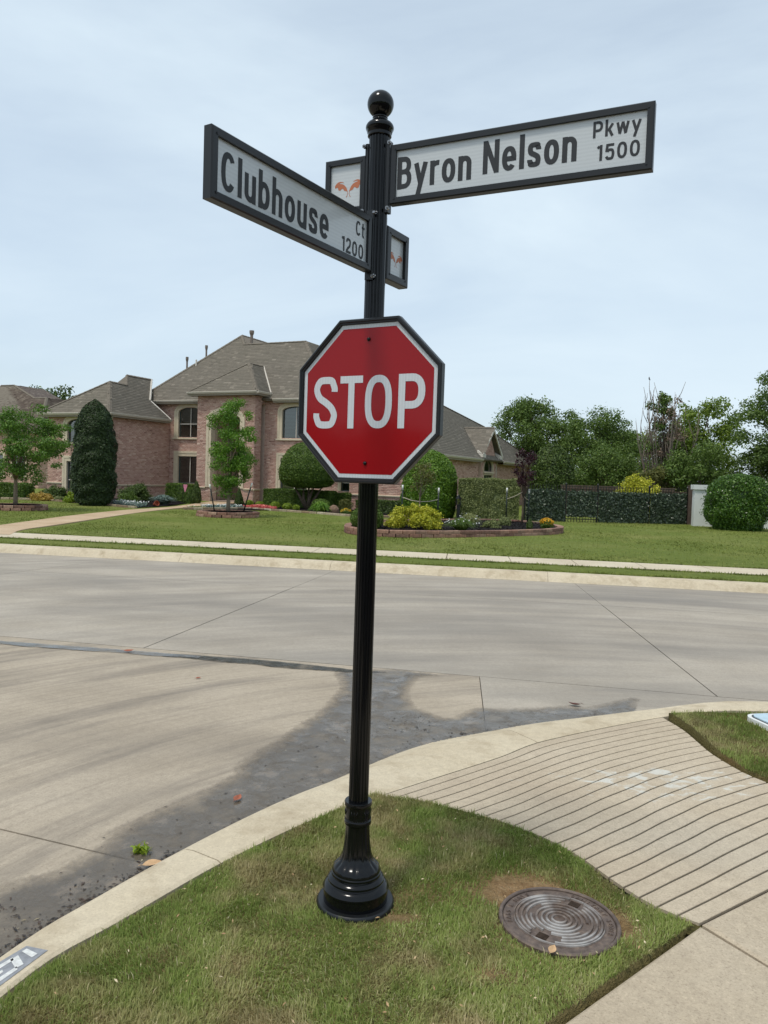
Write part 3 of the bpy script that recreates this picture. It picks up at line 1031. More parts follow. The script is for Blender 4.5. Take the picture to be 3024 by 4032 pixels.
def ramp_mat():
    m = concrete('ramp_concrete', (176, 160, 139), (187, 172, 150), (197, 183, 162), stain=(158, 142, 119), streak=(1.5, 1.5, 1), sscale=1.6, slo=0.5, shi=0.8, samt=0.4, bump=0.6, speck=1.0, sps=120)
    N, L = m.node_tree.nodes, m.node_tree.links
    b = N['Principled BSDF']
    src = b.inputs['Base Color'].links[0].from_socket
    v = coords(N, L, (1.0, 1.6, 1), (0, 0, R(-28)))
    n = noise(N, L, v, 8.0, 7, 0.62, 0.5)
    # worn white paint lies in a band across the middle of the ramp
    t = N.new('ShaderNodeTexCoord')
    mpn = N.new('ShaderNodeMapping')
    mpn.vector_type = 'POINT'
    mpn.inputs['Location'].default_value = (-1.62, -4.35, 0)
    L.new(t.outputs['Object'], mpn.inputs['Vector'])
    mp2 = N.new('ShaderNodeMapping')
    mp2.inputs['Rotation'].default_value = (0, 0, R(42))
    mp2.inputs['Scale'].default_value = (1 / 0.95, 1 / 0.42, 0)
    L.new(mpn.outputs['Vector'], mp2.inputs['Vector'])
    ln_ = N.new('ShaderNodeVectorMath')
    ln_.operation = 'LENGTH'
    L.new(mp2.outputs['Vector'], ln_.inputs[0])
    mm = N.new('ShaderNodeMapRange')
    mm.inputs['From Min'].default_value = 0.2
    mm.inputs['From Max'].default_value = 1.25
    mm.inputs['To Min'].default_value = 0.10
    mm.inputs['To Max'].default_value = -0.2
    L.new(ln_.outputs['Value'], mm.inputs['Value'])
    ad = N.new('ShaderNodeMath')
    L.new(n.outputs['Fac'], ad.inputs[0])
    L.new(mm.outputs['Result'], ad.inputs[1])
    k = ramp(N, [(0.57, (0, 0, 0, 1)), (0.66, (0.8, 0.8, 0.8, 1))])
    L.new(ad.outputs['Value'], k.inputs['Fac'])
    L.new(mixc(N, L, k.outputs['Color'], src, srgb(202, 200, 190)), b.inputs['Base Color'])
    return m


M['ramp'] = ramp_mat()
NS = 21


def ramp_pt(t, s, j):
    a = np.array([np.interp(t * 79, np.arange(80), LC[:, c]) for c in range(3)])
    b = np.array([np.interp(t * 79, np.arange(80), RC[:, c]) for c in range(3)])
    wob = 0.004 * math.sin(s * 9 + t * 7) + 0.0025 * math.sin(s * 23 + t * 31)
    f0 = max(0.0, 1 - 5 * t)
    p = a + (b - a) * s + (BULGE[j] * (1 - f0) + BULGE0[j] * f0) * (1 - t)
    return p + np.array((0.4 * wob, -wob, 0)) * math.sin(math.pi * min(1, max(0, t)))


for k in range(NS):
    g_ = 0.055 / NS
    t0, t1 = (k / NS + g_) if k else 0.004, (k + 1) / NS - g_
    rows = []
    for (t, dz) in ((t0, -0.014), (t0, -0.002), (t0 + g_ * .5, 0.0), (t1 - g_ * .5, 0.0), (t1, -0.002), (t1, -0.014)):
        rows.append([tuple(ramp_pt(t, s, j) + np.array((0, 0, dz))) for j, s in enumerate(np.linspace(0, 1, 25))])
    mb = MB()
    for i in range(len(rows) - 1):
        mb.strip(rows[i], rows[i + 1])
    for e in (0, 24):
        mb.add([r[e] for r in rows], [tuple(range(len(rows)))])
    mb.build('paving_strip', M['ramp'], ramp_o)

sw = MB()
sw.add([(1.26, 2.87, 0.05), (2.6, 3.8, 0.05), (6.0, 2.0, 0.05), (3.0, -4.0, 0.05), (-1.0, -4.0, 0.05), (-0.5, 1.35, 0.05)], [tuple(range(6))])
sidewalk = sw.build('sidewalk_near', M['soil_dark'])
tag(sidewalk, kind='structure')


def rounded_slab(poly, z1, mat, parent, gap=0.006):
    q = inset(poly, gap)
    q2 = inset(poly, gap + 0.012)
    n = len(q)
    mb = MB()
    vs = [(p[0], p[1], z1 - 0.08) for p in q] + [(p[0], p[1], z1 - 0.008) for p in q] + [(p[0], p[1], z1) for p in q2]
    fs = [(i, (i + 1) % n, n + (i + 1) % n, n + i) for i in range(n)] + [(n + i, n + (i + 1) % n, 2 * n + (i + 1) % n, 2 * n + i) for i in range(n)] + [tuple(range(2 * n, 3 * n))]
    mb.add(vs, fs)
    return mb.build('paving_slab', mat, parent)


rounded_slab([(1.250, 2.847), (-0.56, 1.302), (0.2, 0.35), (1.0, 0.9), (2.05, 1.52), (1.392, 2.606)], 0.130, M['slab'], sidewalk)
rounded_slab([(1.252, 2.853), (1.392, 2.606), (2.05, 1.52), (3.9, 2.7), (3.2, 4.175)], 0.130, M['slab'], sidewalk)
rounded_slab([(-0.56, 1.302), (-1.15, -1.4), (0.9, -1.4), (0.2, 0.35)], 0.130, M['slab'], sidewalk)

corner_soil = MB().add([(1.19, 2.80, 0.112), (1.262, 2.846, 0.112), (1.258, 2.872, 0.114), (1.20, 2.90, 0.116), (1.16, 2.86, 0.116)], [(0, 1, 2, 3, 4)])
tag(corner_soil.build('ground_soil_corner', M['thatch']), kind='structure')
# ------------------------------------------------------------------ standing water in the gutter
def wetmat(name, base, damp, rough_lo, rough_hi, sediment, spec=0.5, soft=0.05, dk=1.0, lo=0.075):
    """wet concrete: the number d (metres in from the water's edge) fades it out and makes it glossier"""
    m, N, L, b = newmat(name)
    v = coords(N, L, (1, 1, 1), (0, 0, R(-40)))
    at = N.new('ShaderNodeAttribute')
    at.attribute_name = 'd'
    ak = N.new('ShaderNodeMath')
    ak.operation = 'MULTIPLY'
    L.new(at.outputs['Fac'], ak.inputs[0])
    ak.inputs[1].default_value = dk
    n = noise(N, L, v, 7, 7, 0.7, 0.6)
    n2 = noise(N, L, v, 60, 4, 0.7)
    n3 = noise(N, L, v, 4.5, 6, 0.65)
    n4 = noise(N, L, v, 16, 5, 0.7)
    r = ramp(N, [(0.35, srgb(*base)), (0.55, srgb(*[c * 1.15 for c in base])), (0.68, srgb(*sediment))])
    ad = N.new('ShaderNodeMath')
    ad.operation = 'MULTIPLY_ADD'
    L.new(n2.outputs['Fac'], ad.inputs[0])
    ad.inputs[1].default_value = 0.3
    L.new(n3.outputs['Fac'], ad.inputs[2])
    sb = N.new('ShaderNodeMath')
    sb.operation = 'SUBTRACT'
    L.new(ad.outputs['Value'], sb.inputs[0])
    sb.inputs[1].default_value = 0.15
    L.new(sb.outputs['Value'], r.inputs['Fac'])
    # distance from the edge, made uneven
    dn = N.new('ShaderNodeMath')
    dn.operation = 'MULTIPLY_ADD'
    L.new(n4.outputs['Fac'], dn.inputs[0])
    dn.inputs[1].default_value = 0.17
    L.new(ak.outputs['Value'], dn.inputs[2])
    mr = N.new('ShaderNodeMapRange')
    mr.inputs['From Min'].default_value = lo
    mr.inputs['From Max'].default_value = lo + soft
    L.new(dn.outputs['Value'], mr.inputs['Value'])
    mr2 = N.new('ShaderNodeMapRange')
    mr2.inputs['From Min'].default_value = 0.05
    mr2.inputs['From Max'].default_value = 0.22
    L.new(dn.outputs['Value'], mr2.inputs['Value'])
    col = mixc(N, L, mr2.outputs['Result'], srgb(*damp), r.outputs['Color'])
    L.new(col, b.inputs['Base Color'])
    k = ramp(N, [(0.44, (rough_lo,) * 3 + (1,)), (0.60, (rough_hi,) * 3 + (1,))])
    L.new(n.outputs['Fac'], k.inputs['Fac'])
    rg = mixc(N, L, mr2.outputs['Result'], (0.75, 0.75, 0.75, 1), k.outputs['Color'])
    L.new(rg, b.inputs['Roughness'])
    b.inputs['Specular IOR Level'].default_value = spec
    bp = N.new('ShaderNodeBump')
    bp.inputs['Strength'].default_value = 0.22
    bp.inputs['Distance'].default_value = 0.004
    L.new(n2.outputs['Fac'], bp.inputs['Height'])
    L.new(bp.outputs['Normal'], b.inputs['Normal'])
    tr = N.new('ShaderNodeBsdfTransparent')
    ms = N.new('ShaderNodeMixShader')
    thin = ramp(N, [(0.36, (0.40, 0.40, 0.40, 1)), (0.62, (0.98, 0.98, 0.98, 1))])
    L.new(n3.outputs['Fac'], thin.inputs['Fac'])
    am = N.new('ShaderNodeMath')
    am.operation = 'MULTIPLY'
    L.new(mr.outputs['Result'], am.inputs[0])
    L.new(thin.outputs['Color'], am.inputs[1])
    L.new(am.outputs['Value'], ms.inputs['Fac'])
    L.new(tr.outputs['BSDF'], ms.inputs[1])
    L.new(b.outputs['BSDF'], ms.inputs[2])
    L.new(ms.outputs['Shader'], N['Material Output'].inputs['Surface'])
    return m


M['wet'] = wetmat('wet_gutter', (84, 76, 66), (132, 119, 102), 0.03, 0.40, (118, 104, 87), 0.5, 0.15)
M['water'] = wetmat('shallow_water', (92, 88, 82), (116, 106, 94), 0.02, 0.10, (104, 96, 84), 0.9, 0.05, 4.0, 0.15)
M['moss'] = wetmat('mossy_wet_line', (44, 42, 32), (92, 84, 70), 0.25, 0.6, (60, 54, 40), 0.35, 0.06, 4.0, 0.15)


def seg_dist(P, A):
    d = np.full(len(P), 1e9)
    for a, b in zip(A[:-1], A[1:]):
        ab = b - a
        t = np.clip(((P - a) @ ab) / (ab @ ab + 1e-12), 0, 1)
        d = np.minimum(d, np.hypot(*(P - (a + t[:, None] * ab)).T))
    return d


def wet_patch(name, poly, edge, z, step, mat):
    Pp = np.array(poly)
    lo, hi = Pp.min(0) - step, Pp.max(0) + step
    nx, ny = int((hi[0] - lo[0]) / step) + 1, int((hi[1] - lo[1]) / step) + 1
    X, Y = np.meshgrid(lo[0] + np.arange(nx) * step, lo[1] + np.arange(ny) * step, indexing='ij')
    Q = np.stack([X.ravel(), Y.ravel()], 1)
    ins = inpoly(Q, poly)
    I = ins.reshape(nx, ny)
    cell = I[:-1, :-1] & I[1:, :-1] & I[1:, 1:] & I[:-1, 1:]
    ii, jj = np.nonzero(cell)
    F = np.stack([ii * ny + jj, (ii + 1) * ny + jj, (ii + 1) * ny + jj + 1, ii * ny + jj + 1], 1)
    used, inv = np.unique(F, return_inverse=True)
    V = Q[used]
    d = seg_dist(V, np.array(edge))
    me = fastmesh(name, np.column_stack([V, np.full(len(V), z)]), inv.reshape(F.shape), mat)
    at = me.attributes.new('d', 'FLOAT', 'POINT')
    at.data.foreach_set('value', d.astype(np.float32))
    return tag(link(name, me), kind='structure')


def wobble(poly, amp, m=5, seed=0):
    c = catmull(list(poly) + [poly[0]], m)[:-1]
    P = np.array(c)
    r = unit_noise(P, seed, 3, 6.0)
    r2 = unit_noise(P, seed + 1, 3, 6.0)
    return [(p[0] + amp * a, p[1] + amp * b) for p, a, b in zip(P, r, r2)]


wet_edge = [(-3.2, 0.6), (-2.35, 1.9), (-1.95, 2.7), (-1.576, 3.187), (-1.426, 3.336), (-1.302, 3.547), (-1.318, 3.699), (-1.23, 3.849), (-1.051, 4.126), (-0.876, 4.476), (-0.865, 4.614), (-0.70, 5.05), (-0.555, 5.464), (-0.42, 6.0), (-0.33, 6.50), (-0.42, 6.93), (-0.05, 7.10), (0.317, 7.10), (0.62, 6.90), (0.40, 6.80), (0.279, 6.365), (0.296, 5.98), (0.389, 5.85), (0.548, 5.722), (0.732, 5.97), (0.889, 5.99), (1.005, 6.0), (1.548, 6.11), (1.742, 6.15), (2.10, 6.40), (2.2, 6.36), (2.12, 6.16)]
we = np.array(catmull(wet_edge, 5))
we = we + 0.020 * np.stack([unit_noise(we, 71, 3, 7.0), unit_noise(we, 72, 3, 7.0)], 1)
curb_side = [tuple(p) for p in EDGE if 0.3 < p[1] and p[0] < 2.02][::-1]
wet_poly = [tuple(p) for p in we] + [(p[0] + 0.025, p[1] - 0.025) for p in curb_side]
wet_patch('puddle', wet_poly, we, 0.0035, 0.02, M['wet'])
vl_hi = [(-9.5, 8.74), (-6.0, 8.12), (-3.814, 7.74), (-3.144, 7.63), (-2.47, 7.50), (-2.058, 7.43), (-1.7, 7.36)]
vl_lo = [(-9.5, 8.60), (-6.0, 7.98), (-3.759, 7.55), (-3.319, 7.46), (-2.425, 7.32), (-2.0, 7.27), (-1.7, 7.24)]
ml_hi = [(-2.1, 7.44), (-1.6, 7.38), (-1.202, 7.31), (-0.8, 7.22), (-0.503, 7.13), (-0.2, 7.04), (0.1, 6.98)]
ml_lo = [(-2.1, 7.28), (-1.652, 7.17), (-1.2, 7.07), (-0.909, 7.00), (-0.6, 6.94), (-0.3, 6.90), (0.1, 6.93)]
for nm, hi_c, lo_c, mt, zz_ in (('water', vl_hi, vl_lo, 'water', 0.0060), ('water_line', ml_hi, ml_lo, 'moss', 0.0048)):
    hi_ = np.array(catmull(hi_c, 6))
    lo_ = np.array(catmull(lo_c, 6))
    hi_[:, 1] += 0.016 * unit_noise(hi_, 81, 3, 6)
    lo_[:, 1] += 0.016 * unit_noise(lo_, 82, 3, 6)
    ring = [tuple(p) for p in hi_] + [tuple(p) for p in lo_[::-1]]
    wet_patch(nm, ring, np.array(ring + [ring[0]]), zz_, 0.022, M[mt])


# ------------------------------------------------------------------ stroke lettering for the signs
def arc(cx, cy, rx, ry, a0, a1, n=14, pw=2.0):
    out = []
    for i in range(n + 1):
        a = R(a0 + (a1 - a0) * i / n)
        c, s = math.cos(a), math.sin(a)
        e = 2.0 / pw
        out.append((cx + rx * math.copysign(abs(c) ** e, c), cy + ry * math.copysign(abs(s) ** e, s)))
    return out


def glyph(ch, h):
    """centre lines, (width, [(points, closed)]) in a box with cap height 1; h is half the stroke"""
    X = 0.74
    if ch == 'T':
        W = 0.5
        return W, [([(0, 1 - h), (W, 1 - h)], 0), ([(W / 2, 0), (W / 2, 1 - 2 * h)], 0)]
    if ch == 'O':
        W = 0.58
        return W, [(arc(W / 2, 0.5, W / 2 - h, 0.5 - h, 0, 354, 40, 2.5), 1)]
    if ch == '0':
        W = 0.5
        return W, [(arc(W / 2, 0.5, W / 2 - h, 0.5 - h, 0, 354, 36, 2.4), 1)]
    if ch == 'P':
        W = 0.53
        m = 0.43
        return W, [([(h, 0), (h, 1)], 0), ([(2 * h, 1 - h), (W * .5, 1 - h)] + arc(W * .5, (1 - h + m) / 2, W * .5 - h, (1 - h - m) / 2, 88, -88, 14, 2.3) + [(W * .5, m), (2 * h, m)], 0)]
    if ch == 'B':
        W = 0.55
        m = 0.53
        return W, [([(h, 0), (h, 1)], 0),
                   ([(2 * h, 1 - h), (W * .45, 1 - h)] + arc(W * .45, (1 - h + m) / 2, W * .5 - h, (1 - h - m) / 2, 88, -88, 12, 2.3) + [(W * .45, m), (2 * h, m)], 0),
                   ([(W * .45, m)] + arc(W * .48, (m + h) / 2, W * .52 - h, (m - h) / 2, 88, -88, 12, 2.3) + [(W * .48, h), (2 * h, h)], 0)]
    if ch == 'S' or ch == 's':
        W, H = (0.55, 1.0) if ch == 'S' else (0.46, X)
        k = [(W - h, .705), (W - h, .765), (W - h - .03, .845), (.74 * W, .912), (W / 2, .925), (.27 * W, .905), (h + .01, .80), (h + .012, .70), (.27 * W, .585), (.52 * W, .50), (.75 * W, .40), (W - h - .005, .285), (W - h - .01, .20), (.75 * W, .095), (W / 2, .075), (.26 * W, .092), (h + .03, .155), (h, .235), (h, .30)]
        k = [(x, h + (y - .075) / (.85) * (H - 2 * h)) for x, y in k]
        return W, [([tuple(p) for p in catmull(k, 4)], 0)]
    if ch == 'C':
        W = 0.55
        return W, [(arc(W / 2, 0.5, W / 2 - h, 0.5 - h, 38, 322, 34, 2.4), 0)]
    if ch == 'N':
        W = 0.58
        return W, [([(h, 0), (h, 1)], 0), ([(W - h, 0), (W - h, 1)], 0), ([(h * 1.1, 1 - h * .6), (W - h * 1.1, h * .6)], 0)]
    if ch == 'l':
        return 2 * h, [([(h, 0), (h, 1.02)], 0)]
    if ch == 'u':
        W = 0.48
        r = W / 2 - h
        return W, [([(h, X), (h, r + h)] + arc(W / 2, r + h, r, r, 180, 340, 12), 0), ([(W - h, 0), (W - h, X)], 0)]
    if ch in 'nh':
        W = 0.48
        r = W / 2 - h
        return W, [([(h, 0), (h, X if ch == 'n' else 1.02)], 0), (arc(W / 2, X - r - h, r, r, 160, 0, 12) + [(W - h, 0)], 0)]
    if ch == 'b':
        W = 0.5
        return W, [([(h, 0), (h, 1.02)], 0), (arc(W / 2, X / 2, W / 2 - h, X / 2 - h, 0, 354, 30, 2.3), 1)]
    if ch == 'o':
        W = 0.5
        return W, [(arc(W / 2, X / 2, W / 2 - h, X / 2 - h, 0, 354, 30, 2.3), 1)]
    if ch == 'e':
        W = 0.5
        return W, [([(2 * h, X / 2 - .01), (W - h, X / 2 - .01)] + arc(W / 2, X / 2, W / 2 - h, X / 2 - h, 4, 318, 30, 2.3), 0)]
    if ch == 't':
        W = 0.32
        return W, [([(.13, .98), (.13, .16)] + arc(.13 + .1, .16, .1, .16 - h, 180, 290, 8), 0), ([(0, X - h), (.10, X - h)], 0), ([(.19, X - h), (W, X - h)], 0)]
    if ch == 'y':
        W = 0.5
        return W, [([(h * .8, X), (W * .52, .06)], 0), ([(W - h * .8, X), (W * .30, -.26)], 0)]
    if ch == 'r':
        W = 0.34
        return W, [([(h, 0), (h, X)], 0), (arc(W - .04, X - .21, W - .04 - h, .21 - h, 165, 78, 8), 0)]
    if ch == 'k':
        W = 0.47
        return W, [([(h, 0), (h, 1.02)], 0), ([(2 * h, .30), (W - h, X)], 0), ([(.20, .44), (W - h, 0)], 0)]
    if ch == 'w':
        W = 0.68
        return W, [([(h * .8, X), (W * .27, h)], 0), ([(W * .27, h * .4), (W * .5, X)], 0), ([(W * .5, X), (W * .73, h * .4)], 0), ([(W * .73, h), (W - h * .8, X)], 0)]
    if ch == '1':
        W = 0.24
        return W, [([(W - h, 0), (W - h, 1)], 0), ([(W - 2 * h, .93), (0.0, .80)], 0)]
    if ch == '2':
        W = 0.48
        k = [(h, .72), (h + .02, .83), (.17, 1 - h), (.25, 1 - h), (.36, 1 - h - .02), (W - h, .80), (W - h, .68), (.36, .50), (.20, .32), (h + .02, h + .06)]
        return W, [([tuple(p) for p in catmull(k, 4)], 0), ([(0.01, h), (W, h)], 0)]
    if ch == '5':
        W = 0.48
        k = [(.12, .52), (.19, .60), (.27, .62), (.36, .59), (W - h, .45), (W - h, .28), (.36, .10), (.25, h), (.15, .09), (h, .22)]
        return W, [([(W - .03, 1 - h), (.12, 1 - h), (.085, .50)], 0), ([tuple(p) for p in catmull(k, 4)], 0)]
    return 0.25, []


def ribbon(pts, closed, h):
    P = [Vector(p) for p in pts]
    n = len(P)
    Lf, Rt = [], []
    for i in range(n):
        if closed:
            a, b, c = P[i - 1], P[i], P[(i + 1) % n]
        else:
            a, b, c = P[max(i - 1, 0)], P[i], P[min(i + 1, n - 1)]
        e1 = (b - a).normalized() if (b - a).length > 1e-7 else (c - b).normalized()
        e2 = (c - b).normalized() if (c - b).length > 1e-7 else e1
        n1, n2 = Vector((-e1.y, e1.x)), Vector((-e2.y, e2.x))
        m_ = n1 + n2
        k = max(0.45, 1 + n1.dot(n2))
        o = m_ * (h / k)
        Lf.append(b + o)
        Rt.append(b - o)
    idx = list(range(n)) + ([0] if closed else [])
    quads = []
    for i in range(len(idx) - 1):
        quads.append((Lf[idx[i]], Lf[idx[i + 1]], Rt[idx[i + 1]], Rt[idx[i]]))
    return quads


def lettering(mb, text, x0, x1, z0, cap, y, h=0.085, spacing=0.12, space=0.34, parent=None):
    """sets text into the box x0..x1 on the plane y (facing -y), cap height cap; stroke kept even after the squeeze"""
    gl, tot = [], 0.0
    for i, ch in enumerate(text):
        if ch == ' ':
            tot += space
            continue
        Wd, paths = glyph(ch, h)
        gl.append((tot, paths))
        tot += Wd + spacing
    tot -= spacing
    sx = (x1 - x0) / tot
    layer = 0
    for ox, paths in gl:
        if parent is not None:
            mb = MB()
        for pts, closed in paths:
            layer += 1
            yy = y - 0.00012 * (layer % 3)
            Q = [(x0 + (ox + p[0]) * sx, z0 + p[1] * cap) for p in pts]
            for quad in ribbon(Q, closed, h * cap * 0.5 * (1 + sx / cap)):
                mb.add([(v.x, yy, v.y) for v in quad], [(0, 1, 2, 3)])
        if parent is not None:
            mb.build('letter', M['letter_dark'], parent)


# ------------------------------------------------------------------ the street sign post
sign = thing('street_sign_post', 'tall black fluted post carrying red stop sign and two street name blades', 'street sign', (POST[0], POST[1], 0.0))
TZ = 0.107
base_prof = [(0.153, TZ - .05), (0.153, TZ + .008), (0.150, TZ + .016), (0.146, TZ + .020), (0.127, TZ + .020)]
MB().lathe(base_prof + [(0.0, TZ + .020)], 64).build('base_plate', M['black_satin'], sign, smooth=30)
prof = [(0.126, .126), (0.1265, .170), (0.1292, .173), (0.1292, .179), (0.1262, .1835), (0.1225, .191), (0.1160, .197), (0.1095, .2000), (0.1075, .2030), (0.1105, .2055), (0.1105, .2125), (0.1065, .2180), (0.1000, .2220), (0.0955, .2245), (0.0945, .2275), (0.0975, .2300), (0.0975, .2365), (0.0945, .2400), (0.0938, .2470), (0.0915, .2550), (0.0870, .2625), (0.0800, .2695), (0.0725, .2760), (0.0665, .2840), (0.0615, .2950), (0.0570, .3120), (0.0535, .333), (0.0508, .356), (0.0488, .38), (0.0475, .41), (0.047, .428)]


def flute(r, z, a):
    if 0.252 < z < 0.42:
        f = min(1, (z - 0.252) / 0.012) * min(1, (0.42 - z) / 0.03)
        return r * (1 - 0.045 * f * max(0, math.cos(12 * a)) ** 1.5)
    return r


bm_base = MB().lathe(prof, 144, mod=flute).build('base', M['black_paint'], sign, smooth=30)
collar = [(0.0475, .424), (0.0525, .428), (0.0535, .434), (0.0525, .442), (0.0502, .446), (0.0502, .496), (0.0520, .500), (0.0535, .503), (0.0535, .514), (0.0525, .5165), (0.039, .5165)]
col_o = MB().lathe(collar, 64).build('collar', M['black_paint'], sign, smooth=22)
orn = MB()
for k in range(6):
    a = k * math.pi / 3 + 0.25
    for j in range(-1, 2):
        aa = a + j * 0.12
        orn.tube([(0.0502 * math.cos(aa), 0.0502 * math.sin(aa), .462), (0.0515 * math.cos(aa + j * .05), 0.0515 * math.sin(aa + j * .05), .476), (0.0502 * math.cos(aa + j * .14), 0.0502 * math.sin(aa + j * .14), .487)], [.0008, .0014, .0006], 5)
for k in range(48):
    a = k * 2 * math.pi / 48
    orn.box((0.0512 * math.cos(a), 0.0512 * math.sin(a), .449), (.0025, .0025, .0025), a)
orn.build('collar_ornament', M['black_satin'], col_o, smooth=True)['kind'] = 'stuff'
NF = 20


def pole_mod(r, z, a):
    return r - 0.0030 * max(0, math.sin(NF * a)) ** 0.7


MB().lathe([(0.0386, .50), (0.0386, 1.2), (0.0386, 2.0), (0.0386, 2.6), (0.0386, 3.085)], NF * 10, mod=pole_mod).build('pole', M['black_paint'], sign, smooth=45)
fin = MB().lathe([(0.0430, 3.060), (0.0450, 3.062), (0.0450, 3.072), (0.0470, 3.074), (0.0478, 3.082), (0.0518, 3.087), (0.0534, 3.093), (0.0528, 3.099), (0.0495, 3.106), (0.0440, 3.112), (0.0365, 3.117), (0.0295, 3.121), (0.0270, 3.125), (0.0275, 3.129), (0.0290, 3.131), (0.0275, 3.136)], 56).build('cap', M['black_paint'], sign, smooth=40)
ball = [(0.0500 * math.sin(R(a)), 3.182 - 0.0500 * math.cos(R(a))) for a in list(range(32, 180, 4))] + [(0.0005, 3.232)]
MB().lathe(ball, 56).build('finial_ball', M['black_paint'], sign, smooth=True)


def frame_rect(mb, x0, x1, z0, z1, wd, th, bevel=0.004):
    """mitred frame of channel section on the plane y=0, thickness th"""
    O = [(x0, z0), (x1, z0), (x1, z1), (x0, z1)]
    I = [(x0 + wd, z0 + wd), (x1 - wd, z0 + wd), (x1 - wd, z1 - wd), (x0 + wd, z1 - wd)]
    O2 = [(x0 + bevel, z0 + bevel), (x1 - bevel, z0 + bevel), (x1 - bevel, z1 - bevel), (x0 + bevel, z1 - bevel)]
    t = th / 2
    for k in range(4):
        k2 = (k + 1) % 4
        for sgn in (-1, 1):
            mb.add([(O2[k][0], sgn * t, O2[k][1]), (O2[k2][0], sgn * t, O2[k2][1]), (I[k2][0], sgn * t, I[k2][1]), (I[k][0], sgn * t, I[k][1])], [(0, 1, 2, 3)])
            mb.add([(O[k][0], sgn * (t - bevel), O[k][1]), (O[k2][0], sgn * (t - bevel), O[k2][1]), (O2[k2][0], sgn * t, O2[k2][1]), (O2[k][0], sgn * t, O2[k][1])], [(0, 1, 2, 3)])
        mb.add([(O[k][0], -(t - bevel), O[k][1]), (O[k2][0], -(t - bevel), O[k2][1]), (O[k2][0], t - bevel, O[k2][1]), (O[k][0], t - bevel, O[k][1])], [(0, 1, 2, 3)])
        mb.add([(I[k][0], -t, I[k][1]), (I[k2][0], -t, I[k2][1]), (I[k2][0], t, I[k2][1]), (I[k][0], t, I[k][1])], [(0, 1, 2, 3)])
    for (cx_, cz_) in I:      # weld beads at the mitres
        mb.box((cx_ + math.copysign(.004, cx_ - (x0 + x1) / 2), -t - .0005, cz_ + math.copysign(.004, cz_ - (z0 + z1) / 2)), (.006, .003, .006), 0)
    return mb


def wing_outline():
    pts = [(700, 1490), (735, 1440), (745, 1380), (740, 1330), (715, 1310), (650, 1300), (620, 1260), (600, 1230), (560, 1250), (520, 1290), (470, 1290), (455, 1255), (440, 1200), (400, 1210), (365, 1230), (350, 1200), (355, 1150), (400, 1080), (460, 1035), (520, 1020), (590, 1030), (645, 1060), (580, 1055), (520, 1055), (490, 1075), (500, 1085), (570, 1090), (630, 1115), (680, 1160), (720, 1220), (745, 1290), (757, 1350), (755, 1400), (745, 1450), (720, 1500)]
    out = []
    for x, y in pts:
        y0 = 600 - 140 * (x - 260) / 1010
        out.append(((x - 775) / 1010 * 0.141, 0.168 * (1 - (y - y0) / 1370)))
    return out


WING = wing_outline()


def emblem(fo, xc, z0, y, scale=1.0):
    for s in (1, -1):
        P = [(xc + s * p[0] * scale, y, z0 + p[1] * scale) for p in WING]
        MB().add(P, [tuple(range(len(P)))]).build('wing_emblem', M['emblem'], fo)


def blade(name, rot, x0, x1, z0, z1, wd, th, texts, emb, label):
    """one framed blade beside the post; built along local x, face at -y"""
    fo = frame_rect(MB(), x0, x1, z0, z1, wd, th).build(name, M['black_satin'], sign)
    fo.rotation_euler = (0, 0, rot)
    fo['label'] = label
    pn = MB().box(((x0 + x1) / 2, 0, (z0 + z1) / 2), (x1 - x0 - 2 * wd + .004, th * 0.42, z1 - z0 - 2 * wd + .004)).build('panel', M['blade_white'], fo)
    yf = -th * 0.21 - 0.0006
    if texts:
        for (s, a, b, zb, cap, hh) in texts:
            lettering(None, s, a, b, zb, cap, yf, hh, parent=fo)
    if emb:
        emblem(fo, emb[0], emb[1], yf, emb[2])
    return fo


aB = R(-25.2)
aC = math.atan2(-.77, -.463) + math.pi
blade('name_blade', aB, 0.056, 0.991, 2.800, 3.012 + .006, .023, .036,
      [('Byron', 0.084, 0.372, 2.853, 0.118, 0.082), ('Nelson', 0.416, 0.744, 2.864, 0.115, 0.082), ('Pkwy', 0.796, 0.950, 2.930, 0.054, 0.075), ('1500', 0.814, 0.949, 2.853, 0.052, 0.075)],
      None, 'white name blade reading Byron Nelson Pkwy 1500')
blade('emblem_blade', aB, -0.222, -0.046, 2.787, 2.994 + .002, .022, .036, None, (-0.1225, 2.802, 1.0), 'short white blade with two copper wing shapes, upper')
blade('name_blade', aC, -0.899, -0.058, 2.545, 2.748, .024, .036,
      [('Clubhouse', -0.850, -0.322, 2.586, 0.112, 0.081), ('Ct', -0.153, -0.096, 2.656, 0.052, 0.075), ('1200', -0.238, -0.100, 2.577, 0.052, 0.075)],
      None, 'white name blade reading Clubhouse Ct 1200')
blade('emblem_blade', aC, 0.046, 0.214, 2.543, 2.746, .027, .046, None, (0.132, 2.566, 0.84), 'short white blade with two copper wing shapes, lower')
# clamps and bolts that hold the blades
for (ang, zt, zb) in ((aB, 3.012, 2.80), (aC, 2.750, 2.545)):
    for s in (-1, 1):
        br = MB()
        br.box((s * 0.0445, 0, (zt + zb) / 2), (0.012, 0.030, (zt - zb) + 0.052))
        bo = br.build('bracket', M['black_satin'], sign)
        bo.rotation_euler = (0, 0, ang)
        for z in (zt + 0.014, zb - 0.014):
            if s > 0 and ang == aC: continue
            bl = MB()
            bl.tube([(s * 0.052, -0.016, z), (s * 0.052, -0.026, z)], [0.0075, 0.0075], 6)
            bl.tube([(s * 0.052, -0.026, z), (s * 0.052, -0.033, z)], [0.0035, 0.0030], 8)
            bl.build('bolt', M['bolt'], bo, smooth=30)

# stop sign
aS = R(-29)
SX, SZ, SR = 0.0195, 2.064, 0.3075
SY = -0.062


